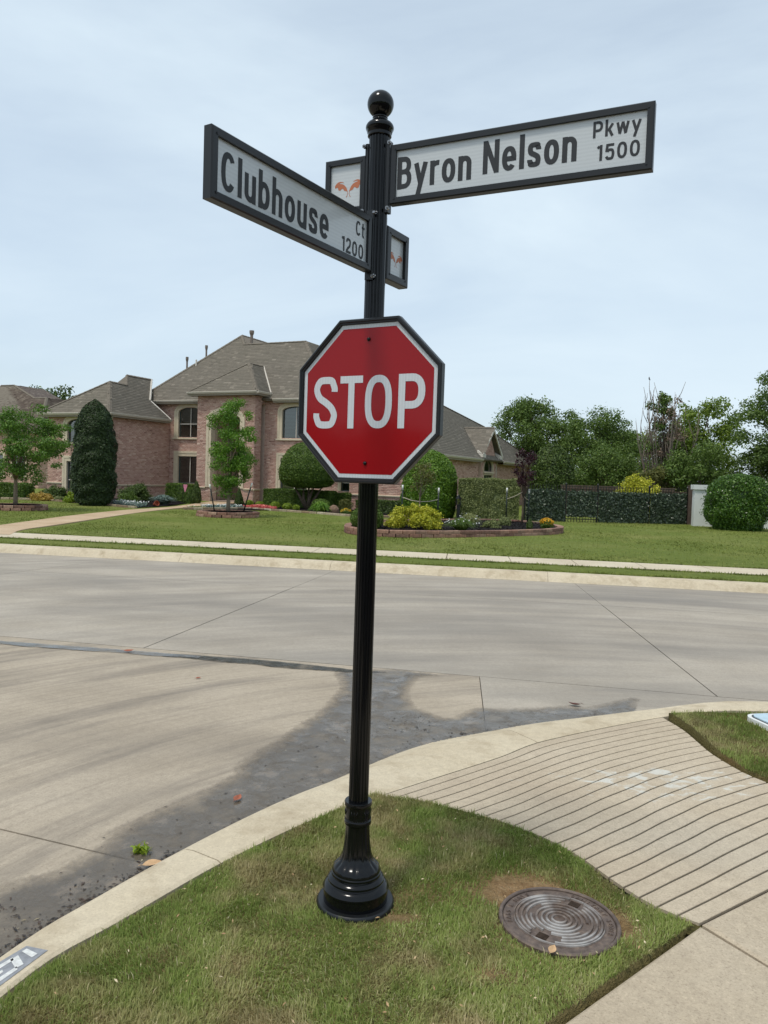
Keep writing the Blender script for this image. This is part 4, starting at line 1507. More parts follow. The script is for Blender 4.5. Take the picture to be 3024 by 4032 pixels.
def octa(rad, y):
    c = rad / math.cos(math.pi / 8)
    return [(SX + c * math.cos(math.pi / 8 + k * math.pi / 4), y, SZ + c * math.sin(math.pi / 8 + k * math.pi / 4)) for k in range(8)]


sf = MB()
rings = [octa(SR - .004, SY + .020), octa(SR, SY + .016), octa(SR, SY - .008), octa(SR - .004, SY - .013), octa(SR - .010, SY - .013), octa(SR - .0135, SY - .008), octa(SR - .017, SY - .008), octa(SR - .020, SY - .002), octa(SR - .020, SY + .004)]
for i in range(len(rings) - 1):
    for k in range(8):
        k2 = (k + 1) % 8
        sf.add([rings[i][k], rings[i][k2], rings[i + 1][k2], rings[i + 1][k]], [(0, 1, 2, 3)])
sf.add(rings[0], [tuple(range(8))])
stop = sf.build('stop_sign', M['black_satin'], sign)
stop['label'] = 'red octagonal stop sign with white border'
stop.rotation_euler = (0, 0, aS)
MB().add(octa(SR - .0195, SY), [tuple(range(8))]).build('white_border', M['sign_white'], stop)
MB().add(octa(SR - .0345, SY - .0008), [tuple(range(8))]).build('red_face', M['sign_red'], stop)
for (ch, a, b) in (('S', -.221, -.113), ('T', -.101, -.001), ('O', .010, .125), ('P', .151, .261)):
    lt = MB()
    lettering(lt, ch, a, b, 1.9625, 0.198, SY - .0016, 0.068)
    lt.build('letter', M['sign_white'], stop)
for z in (2.294, 1.832):
    bt = MB()
    bt.lathe([(0.0072, 0), (0.0072, .004), (0.0055, .0065), (0.002, .008)], 16)
    for i, v in enumerate(bt.v):
        bt.v[i] = (0.019 + v[0], SY - .0010 - v[2], z + v[1])
    bt.build('bolt', M['black_paint'], stop, smooth=40)
MB().box((0.0, SY + .036, SZ), (0.05, 0.034, 0.56)).build('bracket', M['black_satin'], stop)

# ------------------------------------------------------------------ manhole cover
def iron_mat(name, wear):
    m, N, L, b = newmat(name)
    v = coords(N, L)
    n = noise(N, L, v, 30, 5, 0.65)
    r = ramp(N, [(0.3, srgb(74, 62, 55)), (0.55, srgb(104, 89, 79)), (0.75, srgb(134, 115, 98))])
    L.new(n.outputs['Fac'], r.inputs['Fac'])
    col = r.outputs['Color']
    if wear:
        n2 = noise(N, L, v, 5, 4, 0.6)
        k = ramp(N, [(0.43, (0.0, 0.0, 0.0, 1)), (0.62, (wear, wear, wear, 1))])
        L.new(n2.outputs['Fac'], k.inputs['Fac'])
        col = mixc(N, L, k.outputs['Color'], col, srgb(206, 204, 200))
    L.new(col, b.inputs['Base Color'])
    b.inputs['Roughness'].default_value = 0.6
    b.inputs['Metallic'].default_value = 0.15
    bp = N.new('ShaderNodeBump')
    bp.inputs['Strength'].default_value = 0.6
    bp.inputs['Distance'].default_value = 0.003
    L.new(n.outputs['Fac'], bp.inputs['Height'])
    L.new(bp.outputs['Normal'], b.inputs['Normal'])
    return m


M['iron'] = iron_mat('rusty_cast_iron', 0.0)
M['iron_worn'] = iron_mat('worn_white_cast_iron', 0.55)
MZ = 0.131
mh = thing('manhole_cover', 'round rusty cast iron sewer cover set in the corner turf', 'manhole cover', (MH[0], MH[1], MZ), R(-38))
MB().lathe([(0.226, -.06), (0.226, .004), (0.222, .008), (0.214, .008), (0.211, .004), (0.211, -.004), (0.0, -.004)], 72).build('rim', M['iron'], mh, smooth=30)
MB().lathe([(0.2085, -.02), (0.2085, .0), (0.2075, .001), (0.001, .001)], 72).build('plate', M['iron'], mh, smooth=30)


def ridge(r, a0, a1, wd=0.0052, hgt=0.0065):
    mb = MB()
    n = max(6, int(abs(a1 - a0) / 5))
    rows = []
    for (dr, z) in ((-wd, 0.0), (-wd * .75, hgt), (wd * .75, hgt), (wd, 0.0)):
        rows.append([((r + dr) * math.cos(R(a0 + (a1 - a0) * i / n)), (r + dr) * math.sin(R(a0 + (a1 - a0) * i / n)), z + .001) for i in range(n + 1)])
    for i in range(3):
        mb.strip(rows[i], rows[i + 1])
    mb.add([r_[0] for r_ in rows], [(0, 1, 2, 3)])
    mb.add([r_[-1] for r_ in rows], [(0, 1, 2, 3)])
    return mb.build('ridge', M['iron_worn'], mh)


for r_ in (0.026, 0.046, 0.065, 0.084):
    ridge(r_, 0, 360)
for r_, arcs in ((0.104, ((25, 155), (200, 262), (280, 340))), (0.122, ((-60, 70), (112, 250))), (0.140, ((-62, 74), (106, 250))), (0.158, ((-70, 78), (100, 255)))):
    for a0, a1 in arcs:
        ridge(r_, a0, a1)
ridge(0.168, 0, 360, 0.003, 0.005)
for a in (90, 270):
    MB().box((0.138 * math.cos(R(a)), 0.138 * math.sin(R(a)), 0.0015), (0.040, 0.034, 0.003)).build('pick_hole', M['soil_dark'], mh)


def ring_text(txt, radius, a_mid, size, flip):
    mb_v, mb_f = [], []
    n = len(txt)
    stepa = size * 0.82 / radius
    dg = bpy.context.evaluated_depsgraph_get()
    for i, ch in enumerate(txt):
        if ch == ' ': continue
        cu = bpy.data.curves.new('glyph_tmp', 'FONT')
        cu.body = ch
        cu.size = size
        cu.extrude = 0.0016
        cu.align_x = 'CENTER'
        ob = bpy.data.objects.new('glyph_tmp', cu)
        COL.objects.link(ob)
        dg.update()
        me = bpy.data.meshes.new_from_object(ob.evaluated_get(dg))
        sgn = 1 if flip else -1
        a = a_mid + sgn * stepa * (i - (n - 1) / 2)
        rot = a - math.pi / 2 if not flip else a + math.pi / 2
        rr = radius
        o0 = len(mb_v)
        for v in me.vertices:
            x, y = v.co.x, v.co.y
            mb_v.append((rr * math.cos(a) + x * math.cos(rot) - y * math.sin(rot), rr * math.sin(a) + x * math.sin(rot) + y * math.cos(rot), v.co.z + 0.0025))
        mb_f.extend([tuple(o0 + j for j in p.vertices) for p in me.polygons])
        bpy.data.objects.remove(ob)
        bpy.data.meshes.remove(me)
        bpy.data.curves.remove(cu)
    mb = MB()
    mb.add(mb_v, mb_f)
    return mb


for txt, am in (('BASS & HAYS', R(190)), ('SANITARY SEWER', R(55))):
    t = ring_text(txt, 0.181, am, 0.026, False)
    t.build('cast_lettering', M['iron'], mh)['kind'] = 'stuff'

# utility box lid in the right verge
mbx = thing('meter_box', 'pale blue rounded meter box lid with white rim in the verge', 'utility box', (3.06, 5.44, 0.10), 0.22)


def rrect(hx, hy, r, n=6):
    out = []
    for (cx_, cy_, a0) in ((hx - r, hy - r, 0), (-(hx - r), hy - r, 90), (-(hx - r), -(hy - r), 180), (hx - r, -(hy - r), 270)):
        for i in range(n + 1):
            a = R(a0 + 90 * i / n)
            out.append((cx_ + r * math.cos(a), cy_ + r * math.sin(a)))
    return out


MB().prism(rrect(0.36, 0.20, 0.09), -0.08, 0.040).build('rim', M['white_plastic'], mbx)
MB().prism(rrect(0.335, 0.178, 0.075), 0.0, 0.0425).build('gasket', M['black_satin'], mbx)
MB().prism(rrect(0.325, 0.168, 0.07), 0.0, 0.050).build('lid', M['lid_blue'], mbx)

# worn painted mark on the near kerb: grey square with white strokes
M['stencil_grey'] = plain('worn_grey_stencil_paint', srgb(140, 142, 146), 0.8, 0.3, var=0.22, scale=40)
M['stencil_white'] = plain('worn_white_stencil_paint', srgb(206, 206, 202), 0.8, 0.3, var=0.18, scale=60)
ST = [np.array(p) for p in ((-1.272, 2.40), (-1.182, 2.33), (-1.098, 2.555), (-1.180, 2.575))]


def st_pt(u, v):
    p = ST[0] * (1 - u) * (1 - v) + ST[1] * u * (1 - v) + ST[2] * u * v + ST[3] * (1 - u) * v
    return (p[0], p[1])


stp = MB()
stp.add([st_pt(u, v) + (0.1318,) for u, v in ((0, 0), (1, 0), (1, 1), (0, 1))], [(0, 1, 2, 3)])
sto = stp.build('stencil_patch', M['stencil_grey'], kerb_near)
for quad in (((.12, .08), (.30, .06), (.34, .62), (.18, .66)), ((.22, .60), (.78, .50), (.84, .62), (.24, .74)), ((.66, .10), (.84, .08), (.88, .50), (.72, .54)), ((.40, .14), (.58, .12), (.56, .36), (.44, .38)), ((.16, .84), (.80, .78), (.82, .88), (.18, .93))):
    MB().add([st_pt(u, v) + (0.1330,) for u, v in quad], [(0, 1, 2, 3)]).build('stroke', M['stencil_white'], sto)

# ------------------------------------------------------------------ brick house
HA = R(-25)
house = thing('brick_house', 'two storey pink brick house with grey shingle hip roofs and arched windows', 'house', (-7.2, 42.0, 0.0), HA)
HB = 0.06     # foot of the walls
MD = 1.01     # main wall plane (v)


def half_arch(o, z):
    """half width of an opening at height z, None when outside"""
    s0, s1, z0, z1, rise = o
    if z < z0 or z > z1: return None
    hw = (s1 - s0) / 2
    if rise <= 0 or z <= z1 - rise: return hw
    k = (z - (z1 - rise)) / rise
    return hw * math.sqrt(max(0.0, 1 - k * k))


def wall(p0, p1, z0, z1, ops=(), th=0.34, gable=None, skip_bricks=False, parent=None):
    P0, P1 = Vector(p0), Vector(p1)
    L = (P1 - P0).length
    dr = (P1 - P0) / L
    nr = Vector((dr.y, -dr.x))

    def pt(s, z, d=0.0):
        q = P0 + dr * s + nr * d
        return (q.x, q.y, z)
    S = sorted(set([0, L] + [v for o in ops for v in o[:2]]))
    Z = sorted(set([z0, z1] + [v for o in ops for v in o[2:4]]))
    mb = MB()
    for i in range(len(S) - 1):
        for j in range(len(Z) - 1):
            cs, cz = (S[i] + S[i + 1]) / 2, (Z[j] + Z[j + 1]) / 2
            if any(o[0] < cs < o[1] and o[2] < cz < o[3] for o in ops): continue
            mb.add([pt(S[i], Z[j]), pt(S[i + 1], Z[j]), pt(S[i + 1], Z[j + 1]), pt(S[i], Z[j + 1])], [(0, 1, 2, 3)])
    for o in ops:
        s0, s1, a, b, rise = o
        c, hw = (s0 + s1) / 2, (s1 - s0) / 2
        N = 14
        cur = [(c - hw * math.cos(math.pi * i / N), b - rise + rise * math.sin(math.pi * i / N)) for i in range(N + 1)] if rise > 0 else [(s0, b), (s1, b)]
        if rise > 0:
            mb.strip([pt(x, z) for x, z in cur], [pt(x, b) for x, z in cur])
        path = [(s0, a)] + cur + [(s1, a), (s0, a)]
        mb.strip([pt(x, z) for x, z in path], [pt(x, z, -th) for x, z in path])
    if gable:
        pk_s, pk_z = gable
        mb.add([pt(0, z1), pt(L, z1), pt(pk_s, pk_z)], [(0, 1, 2)])
    wo = mb.build('wall', M['mortar'], parent or house)
    if not skip_bricks:
        bw, bh, g_ = 0.215, 0.0665, 0.011
        vs, fs, rn = [], [], []
        row = 0
        z = z0 + 0.004
        top = z1 if not gable else gable[1]
        while z + bh < top:
            zc = z + bh / 2
            lo, hi = 0.0, L
            if gable and zc > z1:
                f = (zc - z1) / (gable[1] - z1)
                lo, hi = gable[0] * f, L - (L - gable[0]) * f
            iv = [(lo, hi)]
            for o in ops:
                hw = half_arch(o, zc)
                if hw is None: continue
                c = (o[0] + o[1]) / 2
                nv = []
                for a, b in iv:
                    if c + hw <= a or c - hw >= b: nv.append((a, b))
                    else:
                        if c - hw > a: nv.append((a, c - hw))
                        if c + hw < b: nv.append((c + hw, b))
                iv = nv
            x = -(bw / 2) * (row % 2) - random.uniform(0, 0.01)
            while x < L:
                for a, b in iv:
                    s0, s1 = max(x, a), min(x + bw - g_, b)
                    if s1 - s0 < 0.04: continue
                    k = len(vs)
                    e = 0.004
                    d = 0.006 + random.uniform(0, 0.003)
                    vs += [pt(s0, z, 0.0005), pt(s1, z, 0.0005), pt(s1, z + bh, 0.0005), pt(s0, z + bh, 0.0005), pt(s0 + e, z + e, d), pt(s1 - e, z + e, d), pt(s1 - e, z + bh - e, d), pt(s0 + e, z + bh - e, d)]
                    fs += [(k + 4, k + 5, k + 6, k + 7), (k, k + 1, k + 5, k + 4), (k + 1, k + 2, k + 6, k + 5), (k + 2, k + 3, k + 7, k + 6), (k + 3, k, k + 4, k + 7)]
                    r = min(1, max(0, random.gauss(0.5, 0.2)))
                    rn += [r] * 5
                x += bw
            z += bh + g_
            row += 1
        bo = link('bricks', fastmesh('bricks', vs, fs, M['brick'], rn), None, wo)
        bo['kind'] = 'stuff'
    return wo, pt


def window(pt, o, sur=0.30, sill=True, split=True, back='shutter', mid=None, flat_head=False, recess=0.11, parent=None):
    """o = opening (s0, s1, z0, z1, rise): frame with pane, mullion, surround, sill and what hangs behind the glass"""
    s0, s1, a, b, rise = o
    c, hw = (s0 + s1) / 2, (s1 - s0) / 2

    def outline(e, rr=None):
        r_ = rise + (e if rise > 0 else 0)
        if rise > 0:
            N = 16
            top = [(c - (hw + e) * math.cos(math.pi * i / N), (b - rise) + r_ * math.sin(math.pi * i / N)) for i in range(N + 1)]
        else:
            top = [(s0 - e, b + e), (s1 + e, b + e)]
        return [(s0 - e, a)] + top + [(s1 + e, a)]

    def band(e0, e1, d0, d1, mb):
        A, B = outline(e0), outline(e1)
        fr = [pt(x, z, d1) for x, z in A]
        fo = [pt(x, z, d1) for x, z in B]
        mb.strip(fr, fo)
        mb.strip([pt(x, z, d0) for x, z in A], fr)
        mb.strip([pt(x, z, d0) for x, z in B], fo)
        return mb
    fr = MB()
    band(-0.06, -0.002, -recess - 0.02, -recess + 0.03, fr)
    fr.add([pt(s0, a, -recess - .02), pt(s1, a, -recess - .02), pt(s1, a + .06, -recess - .02), pt(s0, a + .06, -recess - .02), pt(s0, a, -recess + .03), pt(s1, a, -recess + .03), pt(s1, a + .06, -recess + .03), pt(s0, a + .06, -recess + .03)], [(4, 5, 6, 7), (2, 3, 7, 6)])
    wo = fr.build('window', M['frame_green'], parent or house)
    pane = MB()
    P = outline(-0.03)
    pane.add([pt(x, z, -recess) for x, z in P], [tuple(range(len(P)))])
    pane.build('pane', M['glass'], wo)
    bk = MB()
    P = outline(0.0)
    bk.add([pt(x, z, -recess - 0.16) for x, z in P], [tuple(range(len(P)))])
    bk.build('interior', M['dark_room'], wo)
    if back:
        sh = MB()
        step = 0.075
        z = a + 0.08
        while z < b - 0.05:
            h_ = half_arch((s0, s1, a, b, rise), z + 0.04)
            if h_:
                h_ -= 0.07
                for (u0, u1) in ((c - h_, c - 0.05), (c + 0.05, c + h_)):
                    sh.add([pt(u0, z, -recess - .10), pt(u1, z, -recess - .10), pt(u1, z + step * .78, -recess - .06), pt(u0, z + step * .78, -recess - .06)], [(0, 1, 2, 3)])
            z += step
        sh.build('shutter', M[back], wo)
    mu = MB()
    if split:
        mu.box((0, 0, 0), (0, 0, 0))
        mu = MB()
        q0, q1 = pt(c - .022, a, -recess + .02), pt(c + .022, a, -recess + .02)
        top = b - .01
        mu.add([q0, q1, (q1[0], q1[1], top), (q0[0], q0[1], top)], [(0, 1, 2, 3)])
        if mid:
            h_ = half_arch((s0, s1, a, b, rise), mid)
            mu.add([pt(c - h_, mid - .022, -recess + .024), pt(c + h_, mid - .022, -recess + .024), pt(c + h_, mid + .022, -recess + .024), pt(c - h_, mid + .022, -recess + .024)], [(0, 1, 2, 3)])
        mu.build('mullion', M['white_trim'], wo)
    if sur:
        sb = MB()
        band(-0.002, sur * 0.55, -0.05, 0.035, sb)
        band(sur * 0.55, sur, 0.0, 0.055, sb)
        sb.build('surround', M['cream'], wo)
    if sill:
        e = sur + 0.06
        vs = []
        for d in (-0.03, 0.11):
            for (x, z) in ((s0 - e, a - .09), (s1 + e, a - .09), (s1 + e, a), (s0 - e, a)):
                vs.append(pt(x, z, d))
        MB().add(vs, [(4, 5, 6, 7), (0, 1, 5, 4), (2, 3, 7, 6), (1, 2, 6, 5), (3, 0, 4, 7)]).build('sill', M['cream'], wo)
    return wo


def belt(p0, p1, z=0.83, h=0.10):
    P0, P1 = Vector(p0), Vector(p1)
    dr = (P1 - P0).normalized()
    nr = Vector((dr.y, -dr.x))
    mb = MB()
    prof = [(0.0, 0.0), (0.055, 0.02), (0.055, h * .55), (0.085, h * .62), (0.085, h), (0.0, h + .015)]
    for i in range(len(prof) - 1):
        A = [((P0 + nr * prof[i][0]).x, (P0 + nr * prof[i][0]).y, z + prof[i][1]), ((P1 + nr * prof[i][0]).x, (P1 + nr * prof[i][0]).y, z + prof[i][1])]
        B = [((P0 + nr * prof[i + 1][0]).x, (P0 + nr * prof[i + 1][0]).y, z + prof[i + 1][1]), ((P1 + nr * prof[i + 1][0]).x, (P1 + nr * prof[i + 1][0]).y, z + prof[i + 1][1])]
        mb.strip(A, B)
    for P in (P0, P1):
        mb.add([((P + nr * f).x, (P + nr * f).y, z + k) for f, k in prof], [tuple(range(len(prof)))])
    return mb.build('belt_course', M['cream'], house)


# wing (left)
WU0, WU1, WV = -11.22, -6.70, -3.82
WE = 4.75
o_up = (WU0 * 0 + 1.48, 3.02, 3.16, 4.45, 0.30)
o_lo = (1.47, 3.02, 0.45, 2.13, 0.0)
_, pw = wall((WU0, WV), (WU1, WV), HB, WE - 0.05, [o_up, o_lo])
window(pw, o_up, 0.31, back='shutter', mid=None)
window(pw, o_lo, 0.30, sill=False, back='blind', mid=1.10)
wall((WU1, WV), (WU1, MD), HB, WE - 0.05)
wall((WU0, MD + 6), (WU0, WV), HB, WE - 0.05, skip_bricks=True)
belt((WU0, WV), (WU0 + 1.16, WV))
belt((WU0 + 3.33, WV), (WU1 - .0, WV))
belt((WU1, WV), (WU1, MD))
# main front
o1 = (WU1 * 0 + 0.64, 2.30, 3.74, 5.52, 0.30)
o2 = (0.66, 2.30, 1.07, 2.66, 0.0)
o_door = (3.55, 6.0, HB, 5.0, 0.5)
o3 = (7.83, 9.53, 3.74, 5.50, 0.26)
o4 = (7.80, 9.53, 0.95, 2.69, 0.0)
ME = 5.88
_, pmn = wall((WU1, MD), (3.85, MD), HB, ME - 0.05, [o1, o2, o_door, o3, o4])
window(pmn, o1, 0.30, back='shutter_b', mid=4.55)
window(pmn, o2, 0.30, sill=False, back='shutter_b')
window(pmn, o3, 0.29, back='shutter')
window(pmn, o4, 0.27, sill=False, back='shutter_b')
wall((3.85, MD), (3.85, 10), 3.0, ME - 0.05)
belt((WU1, MD), (WU1 + .34, MD))
belt((0.0, MD), (1.1 - .28, MD))
# porch recess and door
rec = MB()
rec.add([(-3.3, MD + .2, HB), (-3.3, 3.2, HB), (-3.3, 3.2, 5.2), (-3.3, MD + .2, 5.2)], [(0, 1, 2, 3)])
rec.add([(-.55, MD + .2, HB), (-.55, 3.2, HB), (-.55, 3.2, 5.2), (-.55, MD + .2, 5.2)], [(0, 1, 2, 3)])
rec.add([(-3.3, 3.2, HB), (-.55, 3.2, HB), (-.55, 3.2, 5.2), (-3.3, 3.2, 5.2)], [(0, 1, 2, 3)])
rec.add([(-3.3, MD + .2, 5.2), (-.55, MD + .2, 5.2), (-.55, 3.2, 5.2), (-3.3, 3.2, 5.2)], [(0, 1, 2, 3)])
rec.add([(-3.9, 0.02, HB + .12), (0, 0.02, HB + .12), (0, 3.2, HB + .12), (-3.9, 3.2, HB + .12)], [(0, 1, 2, 3)])
rec.build('porch_recess', M['mortar'], house)
dm = MB()
dm.box((-2.45, 3.14, 1.35), (0.95, 0.06, 2.4))
dm.box((-1.42, 3.14, 1.35), (0.95, 0.06, 2.4))
dm.box((-1.93, 3.15, 3.1), (2.1, 0.06, 0.9))
do = dm.build('door', M['door'], house)
for x in (-2.45, -1.42):
    MB().box((x, 3.105, 1.55), (0.5, 0.02, 1.5)).build('pane', M['glass'], do)
MB().tube([(-1.98, 3.09, 1.1), (-1.98, 3.06, 1.15), (-1.98, 3.09, 1.3)], .015, 6).build('handle', M['bolt'], do)
# portico
PU0 = -3.87
PE = 6.21
o_p = (1.00, 2.94, HB, 5.06, 0.34)
_, pp = wall((PU0, 0), (0, 0), HB, PE - 0.05, [o_p], th=0.55)
sb = MB()


def arch_band(e0, e1, d0, d1, mb):
    s0, s1, a, b, rise = o_p
    c, hw = (s0 + s1) / 2, (s1 - s0) / 2

    def ol(e):
        N = 18
        return [(s0 - e, 0.93)] + [(c - (hw + e) * math.cos(math.pi * i / N), (b - rise) + (rise + e) * math.sin(math.pi * i / N)) for i in range(N + 1)] + [(s1 + e, 0.93)]
    A, B = ol(e0), ol(e1)
    mb.strip([pp(x, z, d1) for x, z in A], [pp(x, z, d1) for x, z in B])
    mb.strip([pp(x, z, d0) for x, z in A], [pp(x, z, d1) for x, z in A])
    mb.strip([pp(x, z, d0) for x, z in B], [pp(x, z, d1) for x, z in B])


arch_band(-0.002, 0.16, -0.3, 0.045, sb)
arch_band(0.16, 0.32, 0, 0.075, sb)
sb.build('arch_surround', M['cream'], house)
o_ps = (0.64, 1.00, HB, 5.62, 0.12)
wall((0, 0), (0, MD), HB, PE - 0.05, [o_ps], th=0.5)
wall((PU0, MD), (PU0, 0), HB, PE - 0.05, skip_bricks=True)
belt((PU0, 0), (PU0 + .68, 0))
belt((-.61, 0), (0.0, 0))
belt((0, 0), (0, 0.62))
# one storey block at the right
RU0, RU1, RV0, RV1 = 6.67, 9.55, -1.40, 24.0
RE = 3.09
o5 = (1.3, 2.45, 1.78, 2.75, 0.0)
_, pr_ = wall((RU0, RV0), (RU1, RV0), HB, RE - .04, [o5])
window(pr_, o5, 0.16, back='shutter_b')
wall((RU1, RV0), (RU1, 10.0), HB, RE - .04)
wall((RU1, 13.1), (RU1, RV1), HB, RE - .04)
wall((RU0, MD), (RU0, RV0), HB, RE - .04, skip_bricks=True)
o6 = (1.05, 2.1, 1.0, 2.6, 0.0)
_, pc_ = wall((3.85, MD), (RU0, MD), HB, RE - .04, [o6])
window(pc_, o6, 0.16, sill=False, back=None, mid=1.45)
belt((RU0, RV0), (RU1, RV0))
belt((RU1, RV0), (RU1, 10.0))
# gabled bay on the right side wall
GU = 9.70
o7 = (0.55, 2.35, 2.36, 3.28, 0.60)
o8 = (0.55, 2.35, 1.15, 2.16, 0.0)
_, pg_ = wall((GU, 10.0), (GU, 13.1), HB, 3.15, [o7, o8], gable=(1.55, 4.82))
# the arched head reaches above the eave: its opening is part of the gable
window(pg_, (0.55, 2.35, 2.36, 3.14, 0.55), 0.10, sill=True, split=False, back=None)
window(pg_, o8, 0.08, sill=False, split=True, back='blind')
for v in (10.0, 13.1):
    MB().box(((RU1 + GU) / 2, v, 1.6), (GU - RU1, 0.02, 3.1)).build('bay_return', M['mortar'], house)


# ---- roofs
def shingle_poly(poly, eave, parent_name='roof', mat=None, seed=0, parent=None, capmat=None):
    """solid roof plane plus raised shingle tabs; eave = index pair giving the row direction"""
    P = [Vector(p) for p in poly]
    e = (P[eave[1]] - P[eave[0]]).normalized()
    nrm = Vector((0, 0, 0))
    for i in range(1, len(P) - 1):
        nrm += (P[i] - P[0]).cross(P[i + 1] - P[0])
    nrm.normalize()
    if nrm.z < 0: nrm = -nrm
    s = nrm.cross(e)
    if s.z < 0: s = -s
    o = P[eave[0]]
    mb = MB()
    n = len(P)
    mb.add([p for p in P] + [p - nrm * 0.12 for p in P], [tuple(range(n)), tuple(range(2 * n - 1, n - 1, -1))] + [(i, (i + 1) % n, n + (i + 1) % n, n + i) for i in range(n)])
    Q = [((p - o).dot(e), (p - o).dot(s)) for p in P]
    x0, x1 = min(q[0] for q in Q), max(q[0] for q in Q)
    y0, y1 = min(q[1] for q in Q), max(q[1] for q in Q)
    r = np.random.default_rng(seed + 100)
    C, Wd, Yr = [], [], []
    row = 0
    y = y0
    dy = 0.142
    while y < y1:
        x = x0 - r.uniform(0, 0.3)
        while x < x1:
            wd = r.uniform(0.16, 0.36)
            C.append((x, y, wd))
            x += wd
        y += dy
    C = np.array(C)
    mid = np.stack([C[:, 0] + C[:, 2] / 2, C[:, 1] + dy / 2], 1)
    C = C[inpoly(mid, Q)]
    m_ = len(C)
    th = r.uniform(0.005, 0.011, m_)
    E_, S_, N_, O_ = (np.array(v) for v in (e, s, nrm, o))

    def pnt(x, y, d): return O_ + x[:, None] * E_ + y[:, None] * S_ + d[:, None] * N_
    g0 = C[:, 0] + 0.003
    g1 = C[:, 0] + C[:, 2] - 0.003
    z = np.full(m_, 0.003)
    V = np.stack([pnt(g0, C[:, 1], th), pnt(g1, C[:, 1], th), pnt(g1, C[:, 1] + dy, z), pnt(g0, C[:, 1] + dy, z), pnt(g0, C[:, 1], z * 0), pnt(g1, C[:, 1], z * 0)], 1)
    base = np.arange(m_)[:, None] * 6
    F = np.concatenate([base + np.array([[0, 1, 2, 3]]), base + np.array([[4, 5, 1, 0]])], 0)
    rv = np.clip(r.normal(0.5, 0.2, m_), 0, 0.92)
    rv = np.where(r.uniform(size=m_) < 0.06, r.uniform(0.93, 1, m_), rv)
    return mb, V.reshape(-1, 3), F, np.concatenate([rv, rv])


def roof(polys, caps, mat='shingle', parent=None, seed=0):
    base = MB()
    Vs, Fs, Rs, off = [], [], [], 0
    for i, (poly, eave) in enumerate(polys):
        if eave is None:
            for k in range(1, len(poly) - 1):
                base.add([poly[0], poly[k], poly[k + 1]], [(0, 1, 2)])
            continue
        mb, V, F, r_ = shingle_poly(poly, eave, seed=seed * 10 + i)
        base.add(mb.v, mb.f)
        Vs.append(V)
        Fs.append(F + off)
        Rs.append(r_)
        off += len(V)
    ro = base.build('roof', M['shingle_flat'], parent or house)
    so = link('shingles', fastmesh('shingles', np.concatenate(Vs), np.concatenate(Fs), M[mat], np.concatenate(Rs)), None, ro)
    so['kind'] = 'stuff'
    for (a, b, wd) in caps:
        A, B = Vector(a), Vector(b)
        t = (B - A).normalized()
        sd_ = Vector((-t.y, t.x, 0)).normalized()
        up_ = t.cross(sd_)
        if up_.z < 0: up_ = -up_
        cm = MB()
        n = max(1, int((B - A).length / 0.3))
        for i in range(n):
            p, q_ = A + (B - A) * (i / n), A + (B - A) * ((i + 1) / n)
            lift = 0.045
            cm.add([p - sd_ * wd - up_ * wd * .62 + up_ * lift, p + up_ * (lift + .015), p + sd_ * wd - up_ * wd * .62 + up_ * lift, q_ - sd_ * wd - up_ * wd * .62 + up_ * lift * .8, q_ + up_ * (lift * .8 + .015), q_ + sd_ * wd - up_ * wd * .62 + up_ * lift * .8], [(0, 1, 4, 3), (1, 2, 5, 4)])
        cm.build('ridge_cap', M['shingle_flat'], ro)
    return ro


def eave_gutter(a, b, z, drop=0.14, depth=0.12, inward=(0, 1), soff=0.4):
    """gutter along an eave with a fascia and a soffit back to the wall"""
    A, B = Vector(a), Vector(b)
    dr = (B - A).normalized()
    iw = Vector(inward)
    ow = -iw
    prof = [(0.0, 0.01), (0.10, 0.015), (0.105, -0.02), (0.085, -0.055), (0.07, -0.095), (0.03, -0.115), (0.0, -0.115)]
    mb = MB()
    for i in range(len(prof) - 1):
        r0 = [(A + ow * prof[i][0]), (B + ow * prof[i][0])]
        r1 = [(A + ow * prof[i + 1][0]), (B + ow * prof[i + 1][0])]
        mb.strip([(p.x, p.y, z + prof[i][1]) for p in r0], [(p.x, p.y, z + prof[i + 1][1]) for p in r1])
    for P in (A, B):
        mb.add([((P + ow * f).x, (P + ow * f).y, z + k) for f, k in prof], [tuple(range(len(prof)))])
    g = mb.build('gutter', M['gutter'], house)
    sm = MB()
    zf = z - 0.115
    c0, c1 = A + iw * 0.002, B + iw * 0.002
    d0, d1 = A + iw * soff, B + iw * soff
    vs = [(c0.x, c0.y, z - .02), (c1.x, c1.y, z - .02), (c1.x, c1.y, zf - .08), (c0.x, c0.y, zf - .08), (d0.x, d0.y, zf - .08), (d1.x, d1.y, zf - .08)]
    sm.add(vs, [(0, 1, 2, 3), (3, 2, 5, 4)])
    sm.build('soffit', M['soffit'], g)
    return g


# wing roof
W0, W1 = (-11.6, -4.2, WE), (-6.3, -4.2, WE)
WA, WBk = (-8.20, -2.30, 6.65), (-8.17, -1.02, 6.62)
WC, WDk = (-8.84, -0.33, 7.29), (-8.84, 1.8, 7.29)
roof([([W0, W1, WA], (0, 1)),
      ([W1, (-6.3, 0.56, WE), (-7.32, 0.0, WE + 1.02), (-8.84, 1.8, 7.29), WC, WBk, WA], (0, 1)),
      ([W0, WA, WBk, (-9.5, -1.02, 6.25), (-11.6, 4.5, WE)], None),
      ([WBk, WC, (-10.6, -.2, 6.4), (-9.5, -1.02, 6.25)], None),
      ([WC, WDk, (-11.6, 4.5, WE), (-10.6, -.2, 6.4)], None)],
     [(W1, WA, .13), (WA, WBk, .1), (WBk, WC, .08), (WC, WDk, .1), (W0, WA, .08)], seed=1)
eave_gutter((-11.6, -4.2), (-6.3, -4.2), WE, inward=(0, 1), soff=0.39)
eave_gutter((-6.3, -4.2), (-6.3, 0.62), WE, inward=(-1, 0), soff=0.41)
